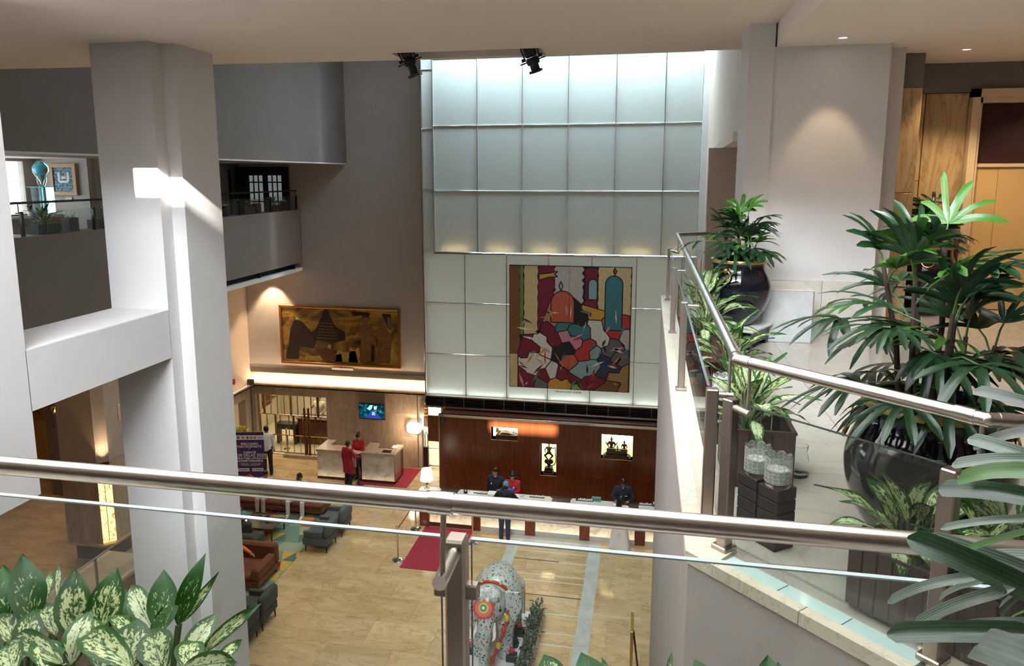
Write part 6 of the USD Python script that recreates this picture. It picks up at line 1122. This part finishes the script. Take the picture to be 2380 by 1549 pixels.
def seated(x, z, k, arms, nm):
    B = lambda *v: np.array([x, 0, z]) + np.array(v) * k
    m = [hullof([(B(-.13, -.06, .03), .035 * k), (B(.13, -.06, .03), .035 * k), (B(0, .02, .05), .06 * k)]), hullof([(B(0, 0, .06), .06 * k), (B(0, 0, .16), .045 * k)]), hullof([(B(0, 0, .16), .045 * k), (B(-.08, 0, .28), .03 * k), (B(.08, 0, .28), .03 * k)]), bone(B(0, 0, .30), .025 * k, B(0, 0, .34), .025 * k), ball(B(0, 0, .385), (.042 * k, .042 * k, .052 * k)), bone(B(0, 0, .42), .03 * k, B(0, 0, .50), .006 * k)]
    for q in (-1, 1):
        for ex, ez, hx, hz in arms: m += [bone(B(q * .09, 0, .27), .024 * k, B(q * ex, -.01, ez), .018 * k), bone(B(q * ex, -.01, ez), .018 * k, B(q * hx, -.03, hz), .012 * k)]
    part(s3, nm, union(m), "bronze", smooth=50)
seated(-.17, .25, .86, [(.16, .19, .21, .29), (.13, .15, .06, .08)], "seated_figure"); seated(.22, .25, .66, [(.13, .17, .08, .1)], "seated_figure"); part(s3, "small_idol", union([bone((.02, 0, .25), .02, (.02, 0, .34), .014), ball((.02, 0, .37), .017), bone((-.02, 0, .33), .008, (.06, 0, .33), .008), bone((.02, 0, .38), .012, (.02, 0, .42), .003)]), "bronze", smooth=50)

# ------------------------------------------------------------------ stage lamps in the ceiling recess
for k, (p0, p1, lab) in enumerate((((938, 106, 9.28), (966, 178, 9.34), "black stage lamp hanging at the left end of the ceiling recess"), ((1226, 102, 9.30), (1247, 168, 9.36), "black stage lamp hanging at the right end of the ceiling recess"))):
    A, B_ = gy(*p0), gy(*p1); L = np.linalg.norm(B_ - A); t = thing("stage_lamp", lab, "stage lamp", A); zz = _n(A - B_); xx = _n(np.cross([0, 1, 0], zz)); yy = np.cross(zz, xx); M = np.eye(4); M[:3, 0], M[:3, 1], M[:3, 2] = xx, yy, zz
    X = lambda mb: mb.xf(M)
    part(t, "lamp_housing", X(MB().rbox((-.075, -.075, -.16), (.075, .075, .06), .02)), "black"); part(t, "reflector", X(MB().lathe([(0, -.165), (.07, -.165), (.085, -.20), (.075, -.25), (0, -.25)], n=20)), "black"); part(t, "lens_tube", X(MB().cyl((0, 0, -.24), (0, 0, -L + .02), .055, n=20)), "black"); part(t, "gel_frame", X(MB().rbox((-.078, -.078, -L), (.078, .078, -L + .03), .004)), "black"); part(t, "lens", X(MB().cyl((0, 0, -L - .004), (0, 0, -L), .05, n=20)), "dark_steel")
    part(t, "yoke", X(MB().tube([(-.09, 0, -.17), (-.10, 0, -.05), (-.09, .05, .10), (.09, .05, .10), (.10, 0, -.05), (.09, 0, -.17)], .010, 6)), "black")
    for s in (-1, 1): part(t, "shutter_handle", X(MB().box((s * .07, -.012, -.215), (s * .16, .012, -.20))), "black"); part(t, "tilt_knob", X(MB().cyl((s * .08, 0, -.17), (s * .13, 0, -.17), .02, n=10)), "black")
    part(t, "safety_cable", MB().cyl((.07, 0, -.02), (.07, 0, CEIL + .33 - A[2]), .006, n=6), "black"); part(t, "hanger", MB().cyl((0, .02, .08), (0, .02, CEIL + .33 - A[2]), .02, n=8), "black")

# ------------------------------------------------------------------ the painted elephant and its plinth
n = {"t": ("texture_coordinate", {}), "nz": ("noise_texture", {"scale": 7, "detail": 2}), "wm": ("mix_vector", {"fac": .12}), "v": ("voronoi_texture", {"scale": 15., "randomness": 1.}), "c": ("separate_color", {}), "r": ("rgb_ramp", {"interpolate": False, "ramp": [(0, (.03, .12, .09)), (.3, (.06, .22, .10)), (.45, (.09, .25, .24)), (.58, (.50, .10, .16)), (.70, (.50, .42, .46)), (.8, (.025, .05, .05)), (.93, (.25, .36, .08))]}),
     "m": ("map_range", {"from_min": .30, "from_max": .34, "clamp": True}), "mx": ("mix", {"color2": (.60, .63, .62)}), "v2": ("voronoi_texture", {"scale": 42., "feature": "distance_to_edge"}), "m2": ("map_range", {"from_min": .03, "from_max": .06, "clamp": True}), "mx2": ("mix", {"color1": (.04, .07, .06)}), "p": ("principled_bsdf", {"roughness": .28, "coat_weight": .3})}
mat("elephant_floral", n, [("t.object", "nz.vector"), ("t.object", "wm.a"), ("nz.color", "wm.b"), ("wm.result", "v.vector"), ("v.color", "c.color"), ("c.r", "r.fac"), ("v.distance", "m.value"), ("m.result", "mx.fac"), ("r.color", "mx.color1"), ("wm.result", "v2.vector"), ("v2.distance", "m2.value"), ("m2.result", "mx2.fac"), ("mx.color", "mx2.color2"), ("mx2.color", "p.base_color")])
plain("garland_red", (.42, .05, .02), .5); plain("garland_yellow", (.65, .45, .05), .5); plain("medal_red", (.40, .02, .03), .45); plain("medal_orange", (.62, .16, .05), .45); plain("medal_yellow", (.75, .5, .04), .45); plain("medal_green", (.04, .22, .12), .45); plain("plinth_white", (.72, .73, .73), .3)
EX = -3.06
el_ = thing("elephant_statue", "life-like elephant statue painted all over with green and pink flowers", "statue", (EX, 0, .14))
trunk_pts = [((0, 13.98, 1.30), .20), ((0, 13.82, 1.02), .155), ((.0, 13.74, .75), .125), ((.0, 13.72, .5), .10), ((-.01, 13.70, .28), .085), ((-.02, 13.64, .12), .075)]
bits = [ball((0, 15.12, 1.14), (.54, .90, .56), 28), hullof([((0, 14.62, 1.22), .40), ((0, 15.0, 1.12), .5)], 20), ball((0, 14.22, 1.40), (.36, .34, .42), 24), hullof([((0, 14.3, 1.35), .3), ((0, 14.7, 1.25), .36)], 18), ball((-.13, 14.12, 1.66), (.18, .2, .16), 16), ball((.13, 14.12, 1.66), (.18, .2, .16), 16)]
for (p_, r0), (q_, r1) in zip(trunk_pts, trunk_pts[1:]): bits.append(bone(p_, r0, q_, r1, 18))
for x, y in ((-.30, 14.55), (.30, 14.55), (-.30, 15.72), (.30, 15.72)): bits += [bone((x, y + (.06 if y > 15 else 0), .95), .24, (x, y, .5), .165, 18), bone((x, y, .5), .165, (x, y - .02, .08), .175, 18)]
bits = union(bits).trim_by_plane([0, 0, 1], 0.0)
part(el_, "body", soft(bits, .06, 12), "elephant_floral", smooth=True)
for s in (-1, 1):
    em = union([hullof([((s * .36, 14.34, 1.62), .035), ((s * .62, 14.40, 1.60), .03), ((s * .66, 14.42, 1.30), .03), ((s * .54, 14.38, .98), .03), ((s * .36, 14.32, 1.25), .04)], 14)]); part(el_, "ear", soft(em, .05, 6), "elephant_floral", smooth=True)
    part(el_, "tusk", MB().tube([(s * .16, 13.98, 1.12), (s * .2, 13.86, .98), (s * .22, 13.74, .92), (s * .2, 13.62, .94)], [.045, .04, .03, .012], 12), "art_chalk"); part(el_, "eye", MB().tm(ball((s * .30, 13.99, 1.42), (.03, .03, .035))), "ink" if False else "black")
part(el_, "tail", MB().tube([(0, 15.98, 1.35), (0, 16.10, 1.1), (0, 16.08, .7), (0, 16.06, .5)], [.05, .035, .025, .03], 10), "elephant_floral")
# forehead medallion of stacked rings
mc, mn = np.array([-.03, 13.88, 1.50]), _n(np.array([0, -.86, .5])); mx_ = _n(np.cross([0, 0, 1], mn)); my = np.cross(mn, mx_); M = np.eye(4); M[:3, 0], M[:3, 1], M[:3, 2], M[:3, 3] = mx_, my, mn, mc
st_ = Polygon([((.205 if k % 2 else .245) * math.cos(k * PI / 18), (.205 if k % 2 else .245) * math.sin(k * PI / 18)) for k in range(36)])
md = part(el_, "medallion", MB().poly(st_, -.03, .012).xf(M), "medal_red", smooth=False)
for k, (rr, mm) in enumerate(((.17, "medal_orange"), (.145, "medal_red"), (.135, "medal_orange"), (.095, "medal_yellow"), (.075, "medal_green"), (.03, "plinth_white"))): part(md, "ring", MB().cyl((0, 0, .01), (0, 0, .016 + .004 * k), rr, n=40).xf(M), mm)
for s in (-1, 1): part(md, "petal", MB().tm(ball((s * .07, .17, .022), (.035, .05, .012))).xf(M), "plinth_white")
ga = part(el_, "neck_garland", MB().tube([(.43 * math.cos(a), 14.60 - .10 * math.sin(a), 1.27 + .47 * math.sin(a)) for a in np.linspace(-.5, PI + .5, 30)], .035, 8), "garland_red")
for a in np.linspace(.1, PI - .1, 7): part(ga, "bead", MB().tm(ball((.44 * math.cos(a), 14.58 - .10 * math.sin(a), 1.275 + .50 * math.sin(a)), (.03, .03, .025))), "garland_yellow")
gl_ = part(el_, "hanging_garland", MB().tube([(.40, 14.30, 1.25), (.38, 14.22, 1.0), (.30, 14.12, .72), (.2, 14.0, .45), (.12, 13.86, .25)], .03, 8), "garland_red")
for q, (x, y, z) in enumerate(((.39, 14.25, 1.1), (.34, 14.16, .86), (.25, 14.05, .58), (.15, 13.92, .33))): part(gl_, "tassel", MB().tm(ball((x, y - .02, z), (.055, .045, .09))), "garland_red" if q % 2 else "garland_yellow")
pb = thing("display_plinth", "low white plinth under the painted elephant", "plinth", (EX, 0, 0)); part(pb, "slab", RB((-.72, 13.2, .0), (.60, 16.3, .14), .01), "plinth_white"); part(pb, "kick", BOX((-.70, 13.22, 0), (.58, 16.28, .02)), "grey_stone")
tr = thing("plant_tray", "long dark tray of striped leafy plants along the right side of the elephant plinth", "plant tray", (-2.28, 14.9, 0)); part(tr, "trough", MB().box((-.15, -1.6, .01), (.13, 1.5, .10)).box((.11, -1.6, .01), (.14, 1.5, .26)).box((-.17, -1.6, .01), (-.15, 1.5, .24)), "steel_post"); part(tr, "base", BOX((-.16, -1.6, 0), (.13, 1.5, .01)), "steel_post"); part(tr, "soil", BOX((-.15, -1.58, .1), (.11, 1.48, .2)), "soil")
r = random.Random(41)
for k in range(230):
    y = -1.5 + 2.95 * k / 230 + r.uniform(-.05, .05); b0 = np.array([r.uniform(-.14, .14), y, .2 + r.uniform(0, .22)]); d = sph(r.uniform(0, 6.28), r.uniform(.05, 1.1)); L = r.uniform(.12, .19); v, f, uv = blade(b0, b0 + d * L, .07, _n(np.cross(np.cross(d, (0, .1, 1)), d)), bend=.1, fold=.15, nu=4, nv=2, seed=k); part(tr, "leaf", (v, f), "tray_leaf", smooth=True, uv=uv)
def handbag(label, px, py, z, m, Y=None):
    c = gz(px, py, z); t = thing("handbag", label, "handbag", (c[0], c[1], z)); part(t, "body", MB().tm(soft(rbox((-.07, -.035, 0), (.07, .035, .11), .02), .03, 3)), m); part(t, "handle", MB().tube([(.045 * math.cos(a), 0, .10 + .06 * math.sin(a)) for a in np.linspace(0, PI, 12)], .008, 8), m)
    q = thing("display_block", label.replace("handbag", "block under the handbag", 1).replace("crimson ", "dark display "), "display block", (c[0], c[1], .14)); part(q, "block", RB((-.11, -.09, 0), (.11, .09, z - .141), .006), "black"); part(q, "top_pad", RB((-.105, -.085, z - .1405), (.105, .085, z - .14), .0), "dark_steel") if False else None; part(q, "foot", BOX((-.10, -.08, -.0), (.10, .08, .004)), "dark_steel")
handbag("crimson handbag on the far right part of the elephant plinth", 1207, 1462, .30, "medal_red"); handbag("crimson handbag on the near right part of the elephant plinth", 1189, 1520, .30, "medal_red"); handbag("crimson handbag on the left part of the elephant plinth", 1092, 1502, .30, "medal_red")
for k, (px, py, lab) in enumerate(((1203, 1438, "grey bunch of foliage beyond the far crimson handbag"), (1197, 1488, "grey bunch of foliage between the two right-hand handbags"))):
    c = gz(px, py, .3); t = thing("foliage_bunch", lab, "plant", (c[0], c[1], .14)); part(t, "pot", MB().lathe([(0, 0), (.08, 0), (.09, .1), (0, .1)], n=16), "black"); rr = random.Random(60 + k)
    for q in range(30):
        d = sph(rr.uniform(0, 6.28), rr.uniform(0, 1.4)); v, f, uv = blade(np.array([0, 0, .1]) + d * .03, np.array([0, 0, .1]) + d * rr.uniform(.1, .17), .05, (0, .2, 1), nu=4, nv=2, seed=q); part(t, "leaf", (v, f), "tray_leaf", smooth=True, uv=uv)
sb = thing("notice_board", "white notice board with lines of text beside the elephant's ear", "notice board", gz(1209, 1420, .35) * (1, 1, 0), -8); part(sb, "panel", RB((-.11, -.008, .30), (.11, .008, .95), .002), "plinth_white"); part(sb, "stand", MB().box((-.02, .01, .01), (.02, .03, .9)).box((-.12, -.1, 0), (.12, .12, .012)), "dark_steel"); part(sb, "frame_edge", BOX((.11, -.01, .30), (.118, .01, .95)), "dark_steel")
for k, s_ in enumerate(("THE ELEPHANT", "hand painted with", "flowers and leaves", "in bright enamel", "colours on a", "moulded body")): pass
for k in range(9): part(sb, "text_line", BOX((-.085, -.0095, .86 - k * .055), (.085 - .03 * (k % 3), -.0085, .872 - k * .055)), "ash_line" if False else "dark_steel", smooth=False)
ez = thing("framed_sign", "gilt framed sign standing at the foot of the right wall at the bottom edge", "sign", (-.06, 14.2, 0)); part(ez, "frame", MB().rbox((-.03, -.35, .5), (.03, .35, 1.5), .008), "gold"); part(ez, "sheet", BOX((-.034, -.3, .55), (-.03, .3, 1.45)), "paper"); part(ez, "leg", MB().cyl((0, -.28, 0), (0, -.2, 1.3), .02, n=8), "wood_dark"); part(ez, "leg", MB().cyl((0, .28, 0), (0, .2, 1.3), .02, n=8), "wood_dark"); part(ez, "leg", MB().cyl((.2, 0, 0), (.03, 0, 1.3), .02, n=8), "wood_dark")

# ------------------------------------------------------------------ the balcony across the void
br = thing("glass_railing", "dark railing with glass panes along the far left balcony", "railing", (-12.16, 0, 9.3))
part(br, "handrail", MB().cyl((0, 9.0, .67), (0, 24.65, .67), .024, n=12), "dark_steel")
ys = [10.75, 12.72, 14.70, 16.65, 18.6, 20.85, 22.75, 24.6]
for y in ys: part(br, "post", RB((-.03, y - .03, 0), (.03, y + .03, .50), .004), "dark_steel"); part(br, "rod", MB().cyl((0, y - .06, .48), (0, y - .06, .66), .010, n=8), "dark_steel"); part(br, "bracket", MB().cyl((0, y, .47), (0, y - .14, .47), .014, n=8), "steel_post")
for a, b in zip(ys, ys[1:]): part(br, "glass_pane", BOX((-.006, a + .06, .02), (.006, b - .06, .5)), "glass", smooth=False)
def bplanter(label, y, label2, seed, L=.26):
    t = thing("planter_box", label, "planter", (-12.46, y, 9.3)); 
    for k in range(6): part(t, "slat", RB((-.13, -.32 + k * .107, 0), (.13, -.32 + k * .107 + .102, .2), .003), "slat_wood")
    part(t, "liner", BOX((-.12, -.31, .19), (.12, .31, .205)), "black"); bushy("balcony_plant", label2, (-12.46, y, 9.49), 26, L, 1., .14, ("palm_leaf", "palm_leaf_bright", "aglaonema_far"), seed, .18, nu=5, nv=2)
bplanter("dark planter box on the balcony ledge in front of the blue framed picture", 13.62, "large spiky plant on the balcony ledge in front of the blue framed picture", 71, .40)
bplanter("planter box on the balcony ledge nearest the white column's right side", 19.75, "plant on the balcony ledge right beside the white column", 72)
bplanter("planter box on the balcony ledge left of the paned doors' middle", 21.75, "plant on the balcony ledge in front of the paned doors", 73)
bplanter("planter box at the far right end of the balcony ledge", 23.55, "plant at the far right end of the balcony ledge", 74)
bplanter("planter box on the balcony ledge half hidden by the left of the white column", 15.3, "small plant on the balcony ledge half hidden by the left of the column", 75, .2)
for k, (y, lab) in enumerate(((12.25, "at the left end of the balcony ledge by the post"), (14.28, "on the balcony ledge between the blue picture and the column"), (20.45, "on the balcony ledge left of the paned doors"), (22.3, "on the balcony ledge below the middle of the paned doors"), (24.2, "at the far right end of the balcony ledge"))):
    t = thing("candle_stand", "dark slatted candle stand " + lab, "candle stand", (-12.42, y, 9.3))
    for q in range(4): part(t, "slat_block", RB((-.1, -.14, q * .075), (.1, .14, q * .075 + .068), .003), "slat_wood")
    part(t, "core", BOX((-.08, -.12, .0), (.08, .12, .29)), "slat_wood")
    for s in (-1, 1):
        c_ = thing("candle_holder", f"{('nearer', 'farther')[s > 0]} glass candle holder {lab}", "candle holder", (-12.42, y + s * .075, 9.593)); part(c_, "glass_cup", MB().lathe([(0, 0), (.055, 0), (.055, .13), (.052, .13), (.052, .01), (0, .01)], n=18), "clear_glass", smooth=40); part(c_, "candle", MB().lathe([(0, .012), (.045, .012), (.045, .05), (0, .05)], n=14), "wax")
A, B_ = gy(117, 381, 16.28), gy(184, 454, 16.28)
plain("frame_oak", (.42, .25, .11), .5)
mat("blue_weave", {"t": ("texture_coordinate", {}), "v": ("voronoi_texture", {"scale": 14, "metric": "chebychev", "randomness": .45}), "r": ("rgb_ramp", {"ramp": [(.1, (.02, .05, .10)), (.35, (.10, .19, .27)), (.6, (.30, .42, .48))]}), "p": ("principled_bsdf", {"roughness": .8})}, [("t.object", "v.vector"), ("v.distance", "r.fac"), ("r.color", "p.base_color")])
w_, h_ = B_[0] - A[0], A[2] - B_[2]; fr = thing("framed_picture", "square blue patterned textile in a wide oak frame on the balcony wall", "picture", ((A[0] + B_[0]) / 2, 16.24, B_[2]))
part(fr, "frame", MB().poly(sbox(-w_ / 2, 0, w_ / 2, h_).difference(sbox(-w_ / 2 + .09, .09, w_ / 2 - .09, h_ - .09)), -.03, .055, "y"), "frame_oak"); part(fr, "textile", BOX((-w_ / 2 + .085, .0, .085), (w_ / 2 - .085, .03, h_ - .085)), "blue_weave", smooth=False); part(fr, "name_plate", BOX((-.02, .03, -.13), (.16, .05, -.06)), "grey_stone")
part(fr, "central_motif", MB().poly(unary_union([sbox(-.13, .3, .13, .36), sbox(-.16, .34, -.1, .56), sbox(.1, .34, .16, .56), sbox(-.06, .40, .06, .46)]), -.004, .0, "y"), "art_chalk", smooth=False)
A, B_ = gy(203, 392, 17.98), gy(238, 441, 17.98); w_, h_ = B_[0] - A[0], A[2] - B_[2]; fr = thing("framed_picture", "small brown framed picture half hidden by the left of the white column", "picture", ((A[0] + B_[0]) / 2, 17.94, B_[2]))
part(fr, "frame", MB().poly(sbox(-w_ / 2, 0, w_ / 2, h_).difference(sbox(-w_ / 2 + .05, .05, w_ / 2 - .05, h_ - .05)), -.03, .055, "y"), "leather_brown"); part(fr, "sheet", BOX((-w_ / 2 + .045, .0, .045), (w_ / 2 - .045, .03, h_ - .045)), "cloth_beige"); part(fr, "figure_print", MB().poly(unary_union([sbox(-.05, .14, .05, .3), Polygon([(-.03, .3), (.03, .3), (0, .38)])]), -.004, 0, "y"), "leather_brown")
mat("aqua_glass", {"p": ("principled_bsdf", {"base_color": (.55, .9, .95), "roughness": .05, "transmission_weight": 1.0, "ior": 1.25})}, [])
plain("aqua_solid", (.16, .55, .70), .1); G = gx(98, 434, -14.0)
gd = thing("glass_pedestal", "tall clear aqua glass pedestal by the balcony window", "pedestal", (G[0], G[1], 8.45)); hh = G[2] - 8.45; part(gd, "body", MB().box((-.16, -.17, 0), (.16, .17, hh - .012)), "aqua_glass"); part(gd, "top_plate", RB((-.2, -.25, hh - .012), (.2, .25, hh), .002), "aqua_solid"); part(gd, "inner_column", MB().cyl((0, 0, .01), (0, 0, hh - .013), .05, n=12), "aqua_glass")
gs = thing("glass_sculpture", "pear-shaped blue glass sculpture standing on the glass pedestal", "sculpture", G); part(gs, "outer_shell", MB().lathe([(.03, 0), (.05, .1), (.10, .2), (.17, .34), (.17, .46), (.10, .56), (.02, .60), (0, .60)], n=28), "aqua_glass", smooth=60); part(gs, "blue_core", MB().tm(ball((0, 0, .40), (.125, .125, .13), 20)), "aqua_solid"); part(gs, "red_heart", MB().tm(ball((.09, .0, .37), (.06, .05, .06), 14)), "brick" if False else "art_brick")
for s in (-1, 1): part(gs, "wing", MB().tube([(0, s * .04, 0), (0, s * .10, .12), (0, s * .15, .25)], [.03, .035, .01], 8), "aqua_glass")
G = gx(66, 461, -14.98); wp_ = thing("window_plant", "small potted plant on the balcony window sill", "plant", (G[0], G[1], 9.521)); part(wp_, "pot", MB().lathe([(0, 0), (.05, 0), (.06, .12), (0, .12)], n=14), "cloth_white")
for q in range(7): d = sph(q * .9, .7); v, f, uv = blade(np.array([0, 0, .12]), np.array([0, 0, .12]) + d * .22, .05, (0, .1, 1), bend=.2, nu=5, nv=2); part(wp_, "leaf", (v, f), "palm_leaf", smooth=True, uv=uv)
G = gx(113, 500, -13.1); oc = thing("chair", "white armchair with rust back panel behind the large balcony plant", "chair", (-13.1, G[1], 8.45), 60); part(oc, "seat", MB().rbox((-.28, -.28, .38), (.28, .28, .46), .03), "cloth_white"); part(oc, "backrest", MB().rbox((-.28, -.30, .46), (.28, -.22, 1.15), .04), "cloth_orange" if False else "art_tan"); part(oc, "back_rim", MB().tube([(-.29, -.26, .46), (-.29, -.26, 1.1), (-.2, -.26, 1.18), (.2, -.26, 1.18), (.29, -.26, 1.1), (.29, -.26, .46)], .025, 8), "cloth_white")
for sx in (-1, 1):
    for sy in (-1, 1): part(oc, "leg", MB().cyl((sx * .25, sy * .25, 0), (sx * .25, sy * .25, .38), .02, n=8), "leg_dark")
so2 = thing("bench", "pale yellow upholstered bench on the balcony behind the left post", "bench", (-13.4, 12.9, 8.45)); part(so2, "seat", MB().rbox((-.3, -.9, .55), (.3, .9, .80), .04), "art_cream"); part(so2, "base", MB().box((-.28, -.88, 0), (.28, .88, .55)), "cloth_white")
# paned doors at the end of the balcony
lamp("door_pane", (.62, .72, .74), .22, (.3, .33, .34)); plain("door_black", (.008, .006, .014), .35)  # pane emission stands in for a lit room behind the doors
d3 = sgroup("door_3"); x0, x1 = gy(547, 385, 24.72)[0], gy(669, 385, 24.72)[0]; zt, zb = 10.80, 8.45
part(d3, "door_frame", MB().poly(sbox(x0, zb, x1, zt).difference(sbox(x0 + .42, zb + .1, x1 - .16, zt - .24)), 24.66, 24.78, "y"), "door_black"); part(d3, "side_panel", BOX((x0 - .7, 24.7, zb), (x0 - .25, 24.78, 10.72)), "door_black")
wl = (x1 - .16 - x0 - .42) / 2
for q in range(2):
    xa = x0 + .42 + q * wl; lf = part(d3, "door_leaf", MB().poly(sbox(xa, zb + .1, xa + wl, zt - .24).difference(unary_union([sbox(xa + .08 + c * (wl - .16) / 3 + .02, z0, xa + .08 + (c + 1) * (wl - .16) / 3 - .02, z1) for c in range(3) for z0, z1 in ((10.28, 10.50), (9.60, 10.24), (8.7, 9.56))])), 24.69, 24.73, "y"), "door_black")
    for c in range(3):
        for z0, z1 in ((10.28, 10.50), (9.60, 10.24), (8.7, 9.56)): part(lf, "pane", BOX((xa + .08 + c * (wl - .16) / 3 + .02, 24.71, z0), (xa + .08 + (c + 1) * (wl - .16) / 3 - .02, 24.72, z1)), "door_pane", smooth=False)
